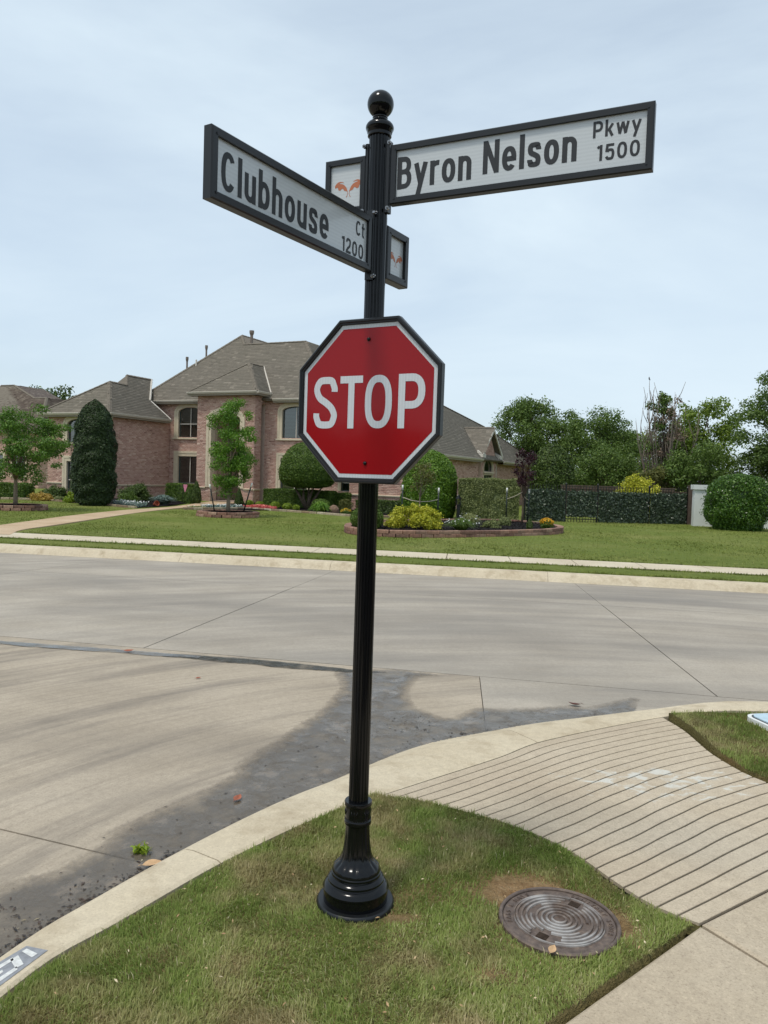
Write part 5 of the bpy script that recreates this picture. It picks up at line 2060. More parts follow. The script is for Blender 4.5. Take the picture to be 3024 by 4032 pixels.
# main roof
Z0 = ME
pk0, pk1 = (-4.62, 5.1, 10.38), (-3.61, 4.38, 9.66)
rd0, rd1 = (-3.9, 4.38, 9.66), (0.48, 4.38, 9.66)
L0, R0 = (-9.11, 0.61, Z0), (4.25, 0.61, Z0)
roof([([L0, R0, rd1, rd0, pk0], (0, 1)),
      ([R0, (4.25, 9.0, Z0), (0.48, 9.0, 9.66), rd1], (0, 1)),
      ([L0, pk0, (-4.62, 8.0, 10.38), (-9.11, 12, Z0)], None),
      ([pk0, (-4.62, 8.0, 10.38), (-2.6, 9.0, 9.2), (-3.3, 5.7, 9.66), rd0], None),
      ([rd0, rd1, (0.48, 9.0, 9.66), (-2.6, 9.0, 9.2)], None)],
     [(L0, pk0, .10), (rd0, rd1, .09), (R0, rd1, .13), (pk0, (-4.62, 8.0, 10.38), .1), (pk0, rd0, .1)], seed=2)
wall((-8.6, MD), (WU1, MD), 4.2, ME - .05)
eave_gutter((-7.75, 0.61), (-4.25, 0.61), Z0, inward=(0, 1), soff=0.41)
eave_gutter((0.75, 0.61), (4.25, 0.61), Z0, inward=(0, 1), soff=0.41)
# pale step flashing where the roofs meet
MB().tube([(-7.36, 0.02, 5.86), (-8.80, 1.72, 7.30)], .05, 4).build('flashing', M['white_trim'], house)
MB().tube([(-7.32, 0.03, 5.80), (-6.30, 0.60, 4.78)], .045, 4).build('rake_board', M['white_trim'], house)
# portico roof
Q0, Q1 = (-4.28, -.4, PE), (.4, -.4, PE)
QA, QB = (-1.39, 1.39, PE + 1.79), (-1.39, 2.85, PE + 1.79)
roof([([Q0, Q1, QA], (0, 1)), ([Q1, (.4, .98, PE), QB, QA], (0, 1)), ([Q0, QA, QB, (-4.28, 1.0, PE)], None)], [(Q1, QA, .13), (QA, QB, .08), (Q0, QA, .05)], seed=3)
eave_gutter((-4.28, -.4), (.4, -.4), PE, inward=(0, 1), soff=0.41)
eave_gutter((.4, -.4), (.4, 1.05), PE, inward=(-1, 0), soff=0.41)
MB().tube([(.36, .98, PE + .05), (-1.36, 2.78, PE + 1.80)], .055, 4).build('flashing', M['white_trim'], house)
# right block roof
S0, S1, S2 = (6.2, -1.8, RE), (10.0, -1.8, RE), (10.0, 24.4, RE)
SA, SB, SK = (6.5, 1.7, 6.59), (6.5, 10.7, 6.59), (7.49, 17.07, 5.60)
roof([([S0, S1, SA], (0, 1)), ([S1, S2, SK, SB, SA], (0, 1)), ([S0, SA, SB, SK, S2, (3.6, 24.4, RE), (3.6, 1.0, RE)], None),
      ([(3.6, .6, RE), (6.6, .6, RE), (6.6, 4.0, 6.49), (3.6, 4.0, 6.49)], (0, 1))],
     [(S1, SA, .12), (SA, SB, .1), (SB, SK, .1), (SK, S2, .1)], seed=4)
eave_gutter((6.2, -1.8), (10.0, -1.8), RE, inward=(0, 1), soff=0.39)
eave_gutter((10.0, -1.8), (10.0, 9.35), RE, inward=(-1, 0), soff=0.44)
eave_gutter((10.0, 13.75), (10.0, 24.4), RE, inward=(-1, 0), soff=0.44)
eave_gutter((10.0, 24.4), (3.6, 24.4), RE, inward=(0, -1), soff=0.39)
# gable roof of the bay
GP = 11.55
gz = 3.42
ga, gb_, gpk = (9.98, 9.45, gz), (9.98, 13.65, gz), (9.98, GP, 5.12)
roof([([ga, gpk, (8.0, GP, 5.12), (9.6, 9.45, gz)], (0, 3)), ([gb_, gpk, (8.0, GP, 5.12), (9.6, 13.65, gz)], (0, 3))], [(gpk, (8.0, GP, 5.12), .08)], seed=5)
for s_, e_ in ((ga, gpk), (gb_, gpk)):
    A, B = Vector(s_), Vector(e_)
    MB().add([(10.00, A.y, A.z - .02), (10.00, B.y, B.z - .02), (10.00, B.y, B.z - .22), (10.00, A.y, A.z - .20), (9.93, A.y, A.z - .02), (9.93, B.y, B.z - .02), (9.93, B.y, B.z - .22), (9.93, A.y, A.z - .20)], [(0, 1, 2, 3), (4, 5, 6, 7), (0, 1, 5, 4), (3, 2, 6, 7)]).build('rake_board', M['white_trim'], house)
    y_in = A.y + (0.62 if A.y < GP else -0.62)
    MB().add([(9.98, A.y, gz - .22), (9.98, y_in, gz - .22), (9.6, y_in, gz - .22), (9.6, A.y, gz - .22), (9.98, A.y, gz - .02), (9.98, y_in, gz - .02), (9.6, y_in, gz + .22), (9.6, A.y, gz + .22)], [(0, 1, 2, 3), (4, 5, 6, 7), (0, 1, 5, 4), (1, 2, 6, 5), (3, 0, 4, 7)]).build('eave_return', M['white_trim'], house)
MB().tube([(9.72, 13.3, 3.0), (9.63, 13.4, 2.75), (9.63, 13.4, 0.2)], .04, 6).build('downspout', M['gutter'], house)
MB().tube([(-6.35, -3.9, 4.62), (-6.62, -3.72, 4.40), (-6.64, -3.72, 0.2)], .045, 6).build('downspout', M['white_trim'], house)
for (u, v, z0_, z1_, r_) in ((-7.30, 3.15, 7.9, 8.72, .055), (-6.35, 3.8, 8.6, 9.50, .055), (-3.57, 4.62, 9.7, 10.42, .09)):
    vp = MB().tube([(u, v, z0_), (u, v, z1_)], r_, 10).build('vent_pipe', M['vent'], house)
    MB().tube([(u, v, z1_ - .16), (u, v, z1_ - .02), (u, v, z1_ + .05), (u, v, z1_ + .12)], [r_ * 1.1, r_ * 1.6, r_ * 1.6, r_ * 1.6], 10).build('vent_cap', M['vent'], vp)
MB().tube([(-6.47, 3.0, 8.2), (-6.47, 3.0, 8.62)], .05, 8).build('vent_pipe', M['white_trim'], house)
MB().tube([(7.6, 6.5, 5.4), (7.6, 6.5, 5.95)], .05, 8).build('vent_pipe', M['white_trim'], house)

# ------------------------------------------------------------------ neighbouring house behind the left tree
nh = thing('neighbour_house', 'brown roofed brick house half hidden behind the leftmost lawn tree', 'house', (-7.2, 42.0, 0.0), HA)
NX = dict(e0=-38.0, e1=-23.4, v0=6.0, z=4.3)
n0, n1 = (NX['e0'], 6.0, 4.3), (NX['e1'], 6.0, 4.3)
ra, rb_ = (-32.6, 10.1, 8.45), (-31.0, 10.1, 8.45)
rc_, rd_ = (-27.2, 8.9, 7.2), (-25.9, 8.9, 7.2)
roof([([n0, n1, rd_, rc_, rb_, ra], (0, 1)), ([n1, (NX['e1'], 16, 4.3), (-25.9, 12, 7.2), rd_], (0, 1)), ([n0, ra, (-32.6, 13, 8.45), (NX['e0'], 17, 4.3)], None), ([ra, rb_, (-31.0, 13, 8.45), (-32.6, 13, 8.45)], (0, 1)), ([rb_, rc_, (-27.2, 12, 7.2), (-31, 13, 8.45)], (0, 1)), ([rc_, rd_, (-25.9, 12, 7.2), (-27.2, 12, 7.2)], (0, 1))],
     [(ra, rb_, .1), (rb_, rc_, .1), (rc_, rd_, .1), (rd_, n1, .12)], 'shingle_n', nh, seed=7)
_, pn_ = wall((-37.5, 6.4), (-23.8, 6.4), HB, 4.3, [(8.6, 9.9, 1.0, 2.6, 0.0), (11.0, 12.3, 1.0, 2.6, 0)], parent=nh)
window(pn_, (8.6, 9.9, 1.0, 2.6, 0.0), 0.2, back='blind', parent=nh)
window(pn_, (11.0, 12.3, 1.0, 2.6, 0.0), 0.2, back='blind', parent=nh)
wall((-23.8, 6.4), (-23.8, 15.6), HB, 4.3, parent=nh)
MB().tube([(-26.6, 7.4, 5.75), (-28.0, 7.1, 5.45)], .06, 4).build('flashing', M['white_trim'], nh)

# ------------------------------------------------------------------ foliage helpers
def leaf_arrays(P, N, size, spread=0.7, asp=0.5, r=None):
    r = r or rng
    n = len(P)
    N = N + spread * r.normal(size=(n, 3))
    N /= np.linalg.norm(N, axis=1, keepdims=True) + 1e-9
    t = r.normal(size=(n, 3))
    t -= (t * N).sum(1, keepdims=True) * N
    t /= np.linalg.norm(t, axis=1, keepdims=True) + 1e-9
    b = np.cross(N, t)
    s = (np.asarray(size) * r.uniform(0.65, 1.3, n))[:, None]
    V = np.stack([P - t * s * .5, P + b * s * asp * .5 + N * s * .08, P + t * s * .5, P - b * s * asp * .5 + N * s * .08], 1)
    F = np.arange(n * 4).reshape(n, 4)
    return V.reshape(-1, 3), F


def leaves(name, P, N, size, mat, parent=None, spread=0.7, asp=0.5, rnd=None, core=None):
    """leaf faces, and optionally a solid core in one dark leaf tone as extra quads in the same mesh"""
    V, F = leaf_arrays(np.asarray(P), np.asarray(N), size, spread, asp)
    r_ = rng.beta(2, 2.4, len(F)) if rnd is None else rnd
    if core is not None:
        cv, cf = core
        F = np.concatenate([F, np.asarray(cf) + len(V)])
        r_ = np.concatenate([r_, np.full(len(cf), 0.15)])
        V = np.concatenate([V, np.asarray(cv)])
    o = link(name, fastmesh(name, V, F, M[mat], r_), None, parent)
    if name == 'flowers': o['kind'] = 'stuff'
    return o


def lathe_pts(n, prof, ey=1.0, lump=0.06, depth=0.12, seed=0):
    """points on a lumpy body of revolution; prof = [(z, r)...]"""
    r = np.random.default_rng(seed)
    Pz = np.array([p[0] for p in prof], float)
    Pr = np.array([p[1] for p in prof], float)
    zz_ = np.linspace(Pz[0], Pz[-1], 200)
    rr_ = np.interp(zz_, Pz, Pr)
    ds = np.hypot(np.gradient(zz_), np.gradient(rr_))
    wgt = np.maximum(rr_, 0.02) * ds
    i = r.choice(200, n, p=wgt / wgt.sum())
    z = zz_[i] + r.uniform(-.5, .5, n) * (zz_[1] - zz_[0])
    rad = np.interp(z, Pz, Pr)
    sl = np.interp(z, zz_, np.gradient(rr_) / np.maximum(1e-6, np.gradient(zz_)))
    a = r.uniform(0, 2 * math.pi, n)
    D = np.stack([np.cos(a), np.sin(a) * ey, z * 0], 1)
    Q = np.stack([np.cos(a) * rad, np.sin(a) * rad, z], 1)
    sc = 1 + lump * unit_noise(Q, seed + 1, 3, 3.5 / max(0.2, Pr.max())) - depth * r.uniform(0, 1, n) ** 2
    sc = sc + np.where(r.uniform(size=n) < 0.07, r.uniform(0, lump + 0.02, n), 0)
    P = np.stack([np.cos(a) * rad * sc, np.sin(a) * rad * sc * ey, z], 1)
    N = np.stack([np.cos(a), np.sin(a), -np.clip(sl, -6, 6)], 1)
    N /= np.linalg.norm(N, axis=1, keepdims=True)
    return P, N


def lathe_core(prof, k=0.86, ey=1.0, n=20, m=14):
    Pz = np.array([p[0] for p in prof], float)
    Pr = np.array([p[1] for p in prof], float)
    zc = np.linspace(Pz[0], Pz[-1] - (Pz[-1] - Pz[0]) * 0.06, m)
    V, F = [], []
    for z in zc:
        r_ = np.interp(z, Pz, Pr) * k
        for i in range(n):
            a = 2 * math.pi * i / n
            V.append((r_ * math.cos(a), r_ * math.sin(a) * ey, z))
    for j in range(m - 1):
        for i in range(n):
            F.append((j * n + i, j * n + (i + 1) % n, (j + 1) * n + (i + 1) % n, (j + 1) * n + i))
    return V, F


def box_pts(n, dx, dy, h, rnd_=0.08, seed=0, lump=0.03):
    r = np.random.default_rng(seed)
    A = np.array([dx * h, dx * h, dy * h, dy * h, dx * dy])
    f = r.choice(5, n, p=A / A.sum())
    u, v = r.uniform(-.5, .5, n), r.uniform(0, 1, n)
    P = np.zeros((n, 3))
    N = np.zeros((n, 3))
    for k in range(5):
        m_ = f == k
        if k < 2:
            sg = -1 if k == 0 else 1
            P[m_] = np.stack([u[m_] * dx, np.full(m_.sum(), sg * dy / 2), v[m_] * h], 1)
            N[m_] = (0, sg, 0)
        elif k < 4:
            sg = -1 if k == 2 else 1
            P[m_] = np.stack([np.full(m_.sum(), sg * dx / 2), u[m_] * dy, v[m_] * h], 1)
            N[m_] = (sg, 0, 0)
        else:
            P[m_] = np.stack([u[m_] * dx, (v[m_] - .5) * dy, np.full(m_.sum(), h)], 1)
            N[m_] = (0, 0, 1)
    # round the top edges a little and make the faces uneven
    P += N * (lump * unit_noise(P, seed + 2, 3, 4.0)[:, None] - rnd_ * 0.6 * r.uniform(0, 1, n)[:, None] ** 2)
    ex = np.clip((np.abs(P[:, 0]) - (dx / 2 - rnd_)) / rnd_, 0, 1)
    ez = np.clip((P[:, 2] - (h - rnd_)) / rnd_, 0, 1)
    P[:, 2] -= rnd_ * 0.45 * ex * ez
    return P, N


def box_core(dx, dy, h, k=0.90):
    a, b = dx / 2 - 0.07, dy / 2 - 0.07
    h = h - 0.07
    V = [(-a, -b, 0), (a, -b, 0), (a, b, 0), (-a, b, 0), (-a, -b, h), (a, -b, h), (a, b, h), (-a, b, h)]
    return V, [(0, 1, 5, 4), (1, 2, 6, 5), (2, 3, 7, 6), (3, 0, 4, 7), (4, 5, 6, 7)]


def shrub(name, label, cat, loc, prof, n, size, mat, ey=1.0, lump=0.08, seed=0, group=None, spread=0.7, asp=0.55, core=0.84, rotz=0, depth=0.14):
    P, N = lathe_pts(n, prof, ey, lump, depth, seed)
    o = leaves(name, P, N, size, mat, None, spread, asp, core=lathe_core(prof, core, ey) if core else None)
    o.location = loc
    o.rotation_euler = (0, 0, rotz)
    return tag(o, label, cat, group)


def hedge(name, label, cat, loc, dx, dy, h, n, size, mat, rotz=0, seed=0, group=None, lump=0.03):
    P, N = box_pts(n, dx, dy, h, 0.10, seed, lump)
    o = leaves(name, P, N, size, mat, None, 0.7, 0.6, core=box_core(dx, dy, h))
    o.location = loc
    o.rotation_euler = (0, 0, rotz)
    return tag(o, label, cat, group)


def ball_prof(w, h, base=0.35, p=2.2):
    """round shrub: narrower at the foot"""
    out = []
    for i in range(15):
        t = i / 14
        zc = 0.45
        if t < zc: r_ = base + (1 - base) * math.sin((t / zc) * math.pi / 2)
        else: r_ = max(0.0, 1 - ((t - zc) / (1 - zc)) ** p) ** (1 / p)
        out.append((t * h, r_ * w / 2))
    return out


def clump_crown(centres, radii, n_total, seed=0, flat=0.85, fill=0.55):
    r = np.random.default_rng(seed)
    C = np.array(centres, float)
    Rr = np.array(radii, float)
    p = Rr ** 2
    k = r.choice(len(C), n_total, p=p / p.sum())
    d = r.normal(size=(n_total, 3))
    d /= np.linalg.norm(d, axis=1, keepdims=True)
    rad = Rr[k] * (fill + (1 - fill) * r.uniform(0, 1, n_total)) * (1 + 0.22 * r.normal(size=n_total))
    P = C[k] + d * rad[:, None] * np.array([1, 1, flat])
    N = d + np.array([0, 0, 0.35])
    return P, N


def clump_shrub(name, label, cat, loc, w_, h_, n, size, mat, ey=0.8, clumps=34, cr=0.2, seed=0, group=None, asp=0.55):
    """loose shrub: leaf clumps over a mound, uneven outline, with a few stems"""
    r = np.random.default_rng(seed)
    C, Rd = [], []
    for i in range(clumps):
        a = r.uniform(0, 6.283)
        t = r.uniform(0.0, 1.0) ** 0.7
        el = math.asin(min(1, t))
        k = r.uniform(0.62, 0.96)
        C.append((math.cos(a) * math.cos(el) * (w_ / 2 - cr * .6) * k, math.sin(a) * math.cos(el) * (w_ / 2 - cr * .6) * k * ey, max(cr * .5, math.sin(el) * (h_ - cr * .7) * k)))
        Rd.append(cr * r.uniform(0.7, 1.3))
    P, N = clump_crown(C, Rd, n, seed + 1, 0.8, 0.5)
    P[:, 2] = np.maximum(P[:, 2], 0.01)
    o = thing(name, label, cat, loc, 0, group)
    leaves('foliage', P, N, size, mat, o, 0.85, asp)
    st = MB()
    for i in range(9):
        st.tube([(0, 0, -.02), C[i * 3 % clumps]], [.014, .005], 5)
    st.build('stems', M['bark'], o)
    return o


def limbs(mb, base, targets, r0, seed=0, sag=0.0):
    r = random.Random(seed)
    b = Vector(base)
    for t in targets:
        t = Vector(t)
        mid1 = b.lerp(t, 0.35) + Vector((r.uniform(-.1, .1), r.uniform(-.1, .1), 0.12)) * (t - b).length * 0.5
        mid2 = b.lerp(t, 0.7) + Vector((r.uniform(-.1, .1), r.uniform(-.1, .1), 0.06)) * (t - b).length * 0.5
        mb.tube([b, mid1, mid2, t], [r0, r0 * .7, r0 * .4, r0 * .12], 6)


def tree(name, label, loc, H, crown, n, size, mat, trunk_r, trunk_h, bark='bark', seed=0, group=None, clumps=40, clump_r=0.5, lean=(0, 0), cat='tree', flat=0.85, spread=0.8, nlimb=10, shape=None):
    """crown = (cx, cy, cz, rx, ry, rz) relative to the foot"""
    r = np.random.default_rng(seed)
    o = thing(name, label, cat, loc, 0, group)
    cx_, cy_, cz_, rx, ry, rz = crown
    C = []
    while len(C) < clumps:
        d = r.uniform(-1, 1, 3)
        q_ = np.linalg.norm(d)
        if q_ > 1 or q_ < 0.25: continue
        if shape == 'vase' and abs(d[0]) + abs(d[1]) > 0.75 + 0.6 * d[2]: continue
        C.append((cx_ + d[0] * rx, cy_ + d[1] * ry, cz_ + d[2] * rz))
    rad = clump_r * r.uniform(0.55, 1.25, clumps)
    P, N = clump_crown(C, rad, n, seed + 1, flat)
    leaves('crown', P, N, size, mat, o, spread, 0.55)
    tb = MB()
    fork = Vector((lean[0] * .6, lean[1] * .6, trunk_h))
    tb.tube([(0, 0, -.05), (lean[0] * .2, lean[1] * .2, trunk_h * .4), fork, Vector((cx_, cy_, cz_ + rz * .3))], [trunk_r * 1.15, trunk_r, trunk_r * .85, trunk_r * .25], 10)
    pick = r.choice(clumps, min(nlimb, clumps), replace=False)
    limbs(tb, fork, [C[i] for i in pick], trunk_r * .5, seed)
    tb.build('trunk', M[bark], o, smooth=True)
    return o

# ------------------------------------------------------------------ raised beds and tree rings
def block_mesh(name, sx, sy_, sz, seed):
    r = random.Random(seed)
    bm = bmesh.new()
    bmesh.ops.create_cube(bm, size=1.0)
    for v in bm.verts:
        v.co.x = v.co.x * sx + r.uniform(-.004, .004)
        v.co.y = v.co.y * sy_ + r.uniform(-.008, .008)
        v.co.z = v.co.z * sz + r.uniform(-.003, .003)
    bmesh.ops.bevel(bm, geom=bm.edges[:], offset=min(sx, sy_, sz) * 0.10, segments=1, affect='EDGES')
    me = bpy.data.meshes.new(name)
    bm.to_mesh(me)
    bm.free()
    return me


BLK = [block_mesh('block', 1.0, 0.20, 0.098, s) for s in range(4)]
for m_ in BLK: m_.materials.append(M['block'])


def block_run(curve, zc, parent, length=0.30, phase=0.0):
    """one course of blocks along a closed or open 2D curve (world coordinates relative to parent)"""
    P = np.array(curve, float)
    d = np.concatenate([[0], np.cumsum(np.hypot(*np.diff(P, axis=0).T))])
    n = max(3, int(round(d[-1] / length)))
    for i in range(n):
        t = (i + 0.5 + phase) / n * d[-1]
        if t > d[-1]: t -= d[-1]
        p = np.array([np.interp(t, d, P[:, 0]), np.interp(t, d, P[:, 1])])
        t2 = min(d[-1], t + .05)
        t1 = max(0, t - .05)
        q0 = np.array([np.interp(t1, d, P[:, 0]), np.interp(t1, d, P[:, 1])])
        q1 = np.array([np.interp(t2, d, P[:, 0]), np.interp(t2, d, P[:, 1])])
        a = math.atan2(q1[1] - q0[1], q1[0] - q0[0])
        o = bpy.data.objects.new('block', random.choice(BLK))
        COL.objects.link(o)
        o.parent = parent
        o.location = (p[0] + random.uniform(-.008, .008), p[1] + random.uniform(-.008, .008), zc)
        o.rotation_euler = (random.uniform(-.02, .02), random.uniform(-.012, .012), a + random.uniform(-.03, .03))
        o.scale = (d[-1] / n * 0.97, 1, 1)


def mulch_fill(name, poly, z, loc=(0, 0, 0), seed=0):
    n = 2600
    q_ = sample_poly(poly, n)
    P = np.stack([q_[:, 0], q_[:, 1], z + 0.012 + 0.02 * unit_noise(q_, seed, 3, 3)], 1)
    N = np.tile((0, 0, 1.0), (n, 1))
    V, F = leaf_arrays(P, N, 0.07, 0.5, 0.35)
    base = len(V)
    c = np.mean(np.array([p[:2] for p in poly]), 0)
    Vb = [(p[0], p[1], z - 0.02) for p in poly] + [(c[0], c[1], z + .03)]
    k = len(poly)
    Fb = [(base + i, base + (i + 1) % k, base + k, base + k) for i in range(k)]
    me = bpy.data.meshes.new(name)
    me.from_pydata([tuple(v) for v in V] + Vb, [], [tuple(f) for f in F] + [(a, b, c_) for a, b, c_, _ in Fb])
    me.materials.append(M['mulch'])
    o = link(name, me)
    o.location = loc
    return tag(o, kind='stuff')


def circle(r_, n=48): return [(r_ * math.cos(2 * math.pi * i / n), r_ * math.sin(2 * math.pi * i / n)) for i in range(n + 1)]


R1 = (-13.70, 28.65)
R2 = (-5.82, 28.70)
for (c, rad, lab) in ((R1, 0.98, 'two course red stone ring round the leftmost lawn tree'), (R2, 1.06, 'two course red stone ring round the staked lawn tree')):
    t = thing('tree_ring', lab, 'stone ring', (c[0], c[1], GZ), 0, 'stone rings round the lawn trees')
    block_run(circle(rad), 0.05, t, 0.33)
    block_run(circle(rad - .01), 0.148, t, 0.33, 0.5)
    mulch_fill('mulch', circle(rad - .06)[:-1], GZ + 0.16, (c[0], c[1], 0), int(rad * 100))

BED = [(-1.05, 23.6), (-1.02, 22.3), (-0.55, 21.45), (0.3, 21.22), (1.2, 21.45), (2.2, 21.95), (3.3, 22.6), (4.5, 23.55), (5.45, 24.6), (5.95, 25.8), (5.95, 27.2), (5.3, 28.9), (4.0, 29.2), (2.5, 28.3), (1.2, 27.4), (0.0, 26.3), (-.7, 25.0)]
bc = catmull(BED + [BED[0]], 5)
bed = thing('raised_bed', 'long kidney shaped bed edged with two courses of red stone blocks', 'garden bed', (0, 0, GZ))
block_run(bc, 0.05, bed, 0.36)
block_run(bc, 0.148, bed, 0.36, 0.5)
cen = np.mean(np.array(BED), 0)
mulch_fill('mulch', [tuple(np.array(p) + (cen - np.array(p)) * 0.02) for p in bc[:-1]], GZ + 0.165, (0, 0, 0), 5)
BZ = GZ + 0.165

# mulch and edging of the beds in front of the house
fb_l = [(-19.6, 37.2), (-18.4, 36.9), (-16.87, 36.95), (-14.87, 35.95), (-12.45, 33.9), (-11.0, 32.7), (-10.45, 32.35), (-10.35, 33.2), (-9.95, 35.5), (-10.0, 39.0), (-10.3, 43.5), (-14, 45.5), (-19.6, 45)]
mulch_fill('mulch', fb_l, 0.185, (0, 0, 0), 9)
fb_r = [(-8.55, 32.7), (-7.2, 33.5), (-6.1, 34.75), (-5.3, 34.2), (-3.63, 33.15), (-2.7, 32.45), (-1.4, 31.4), (0.4, 31.6), (1.6, 33.0), (3.0, 33.2), (3.2, 36), (-0.5, 37.0), (-6.0, 41.8), (-8.0, 41.5)]
mulch_fill('mulch', fb_r, 0.185, (0, 0, 0), 10)
EB = [block_mesh('edging_stone', 1.0, 0.14, 0.11, s + 9) for s in range(3)]
for m_ in EB: m_.materials.append(M['edge_block'])
BLK_S = BLK
for lab, cv in (('low pale stone edging of the bed left of the path', fb_l[1:7]), ('low pale stone edging of the bed right of the path', fb_r[0:9])):
    t = thing('bed_edging', lab, 'edging', (0, 0, 0), 0)
    BLK = EB
    block_run(catmull(cv, 4), 0.19, t, 0.42)
BLK = BLK_S

# ------------------------------------------------------------------ lawn trees
tree('lawn_tree', 'broad leafy young tree in the leftmost stone ring', (R1[0] - .05, R1[1], GZ + .15), 4.2, (0.35, 0, 2.22, 1.6, 1.45, 1.5), 16000, 0.085, 'lf_mid', 0.075, 0.95, 'bark_pale', 3, clumps=95, clump_r=0.32, flat=0.55)
t2 = tree('lawn_tree', 'slender young tree tied to two black stakes in a stone ring', (R2[0], R2[1], GZ + .15), 4.6, (0.10, 0, 2.55, 0.82, 0.8, 1.90), 16000, 0.075, 'lf_bright', 0.075, 1.0, 'bark_pale', 8, clumps=85, clump_r=0.27, flat=0.7)


def stake(loc, top, label, dark='black_satin', strap_to=None):
    t = thing('tree_stake', label, 'stake', loc, 0, 'tree stakes with white caps')
    tx, ty, tz = top
    MB().tube([(0, 0, -.05), (tx, ty, tz)], .024, 8).build('shaft', M[dark], t, smooth=True)
    d_ = Vector((tx, ty, tz)).normalized()
    MB().tube([Vector((tx, ty, tz)) - d_ * .12, Vector((tx, ty, tz)) + d_ * .05], .030, 8).build('end_cap', M['white_plastic'], t, smooth=True)
    if strap_to:
        k = Vector((tx, ty, tz)) * 0.70
        MB().tube([k, (k + Vector(strap_to)) / 2 + Vector((0, 0, -.03)), strap_to], .013, 6).build('tie', M['tan_strap'], t)
    return t


stake((R2[0] - .50, R2[1], GZ + .15), (-.20, 0, 0.98), 'black stake leaning left of the slender lawn tree', 'black_satin', (.48, 0, 1.05))
stake((R2[0] + .55, R2[1], GZ + .15), (.30, 0, 1.08), 'black stake leaning right of the slender lawn tree', 'black_satin', (-.5, 0, 1.10))

cyp = [(z, r * .95) for z, r in [(0.0, 0.62), (0.25, 0.80), (0.9, 0.93), (1.8, 0.97), (2.8, 0.92), (3.6, 0.80), (4.05, 0.64), (4.3, 0.44), (4.48, 0.24), (4.62, 0.03)]]
P, N = lathe_pts(34000, cyp, 1.0, 0.11, 0.12, 5)
cy = thing('cypress_tree', 'dark green columnar cypress in front of the left wing', 'tree', (-12.70, 33.6, 0.15))
N[:, 2] += 0.6
leaves('crown', P, N, 0.095, 'lf_cypress', cy, 0.45, 0.32, core=lathe_core(cyp, 0.86))
MB().tube([(0, 0, -.05), (0, 0, 1.0)], [.12, .09], 8).build('trunk', M['bark'], cy)

# multi-stemmed dome tree by the right window
dt = thing('dome_tree', 'clipped dome shaped tree on several dark stems, half behind the stop sign', 'tree', (-3.62, 36.2, 0.17))
dpf = [(1.02, 0.55), (1.12, 1.05), (1.4, 1.30), (1.9, 1.36), (2.4, 1.20), (2.8, 0.92), (3.05, 0.60), (3.2, 0.1)]
P, N = lathe_pts(24000, dpf, 0.9, 0.06, 0.12, 17)
leaves('crown', P, N, 0.065, 'lf_hedge', dt, 0.7, 0.6, core=lathe_core(dpf, 0.88, 0.9))
tb = MB()
limbs(tb, (0, 0, -.03), [(-.75, .1, 1.25), (-.35, -.2, 1.3), (.05, .1, 1.4), (.4, -.15, 1.3), (.75, .1, 1.25)], .10, 4)
tb.build('trunk', M['bark'], dt, smooth=True)

dom = [(0.0, 0.98), (0.3, 1.12), (0.9, 1.17), (1.5, 1.15), (2.0, 1.04), (2.4, 0.84), (2.7, 0.52), (2.88, 0.08)]
shrub('dome_shrub', 'tall bright green dome shrub right of the stop sign', 'shrub', (1.90, 32.6, 0.15), dom, 24000, 0.08, 'lf_dome', 0.95, 0.045, 23, spread=0.6)
hedge('hedge', 'boxy pale variegated hedge between the dome shrub and the purple tree', 'hedge', (4.30, 31.9, 0.14), 2.45, 1.3, 1.72, 26000, 0.062, 'lf_var', R(-6), 31, lump=0.06)
pt_ = tree('purple_tree', 'small upright purple leaved tree tied to green stakes', (4.97, 27.6, BZ), 2.9, (0.02, 0, 1.95, 0.40, 0.40, 0.80), 1500, 0.085, 'lf_purple', 0.032, 0.9, 'bark', 41, clumps=34, clump_r=0.14, flat=1.1, nlimb=14, shape=None)
th_ = tree('young_tree', 'thin brownish young tree in front of the dome shrub', (1.17, 25.4, BZ), 2.2, (0.0, 0, 1.65, 0.40, 0.35, 0.50), 1100, 0.075, 'lf_brown', 0.022, 0.85, 'bark_pale', 43, clumps=24, clump_r=0.17)
stake((0.60, 25.9, BZ), (0, 0, 1.20), 'dark stake with white cap left of the thin young tree', 'stake', (.57, -.5, .72))
stake((1.80, 25.9, BZ), (0.02, 0, 1.14), 'dark stake with white cap right of the thin young tree', 'stake', (-.62, -.5, .72))
stake((4.45, 28.0, BZ), (0, 0, 1.20), 'dark green stake with white cap left of the purple tree', 'stake', (.50, -.4, 1.12))
stake((5.22, 27.9, BZ), (0.02, 0, 1.18), 'dark green stake with white cap right of the purple tree', 'stake', (-.24, -.3, 1.0))

# ------------------------------------------------------------------ shrubs of the raised bed
clump_shrub('golden_shrub', 'broad yellow green shrub in the raised bed right of the post', 'shrub', (0.93, 23.0, BZ - .02), 1.95, 0.86, 9500, 0.065, 'lf_gold', 0.75, 60, 0.17, 51)
shrub('boxwood_ball', 'clipped green ball shrub partly behind the black post', 'shrub', (-0.50, 22.6, BZ - .03), ball_prof(0.98, 0.62, 0.7, 2.4), 4200, 0.05, 'lf_hedge', 1.0, 0.03, 53)


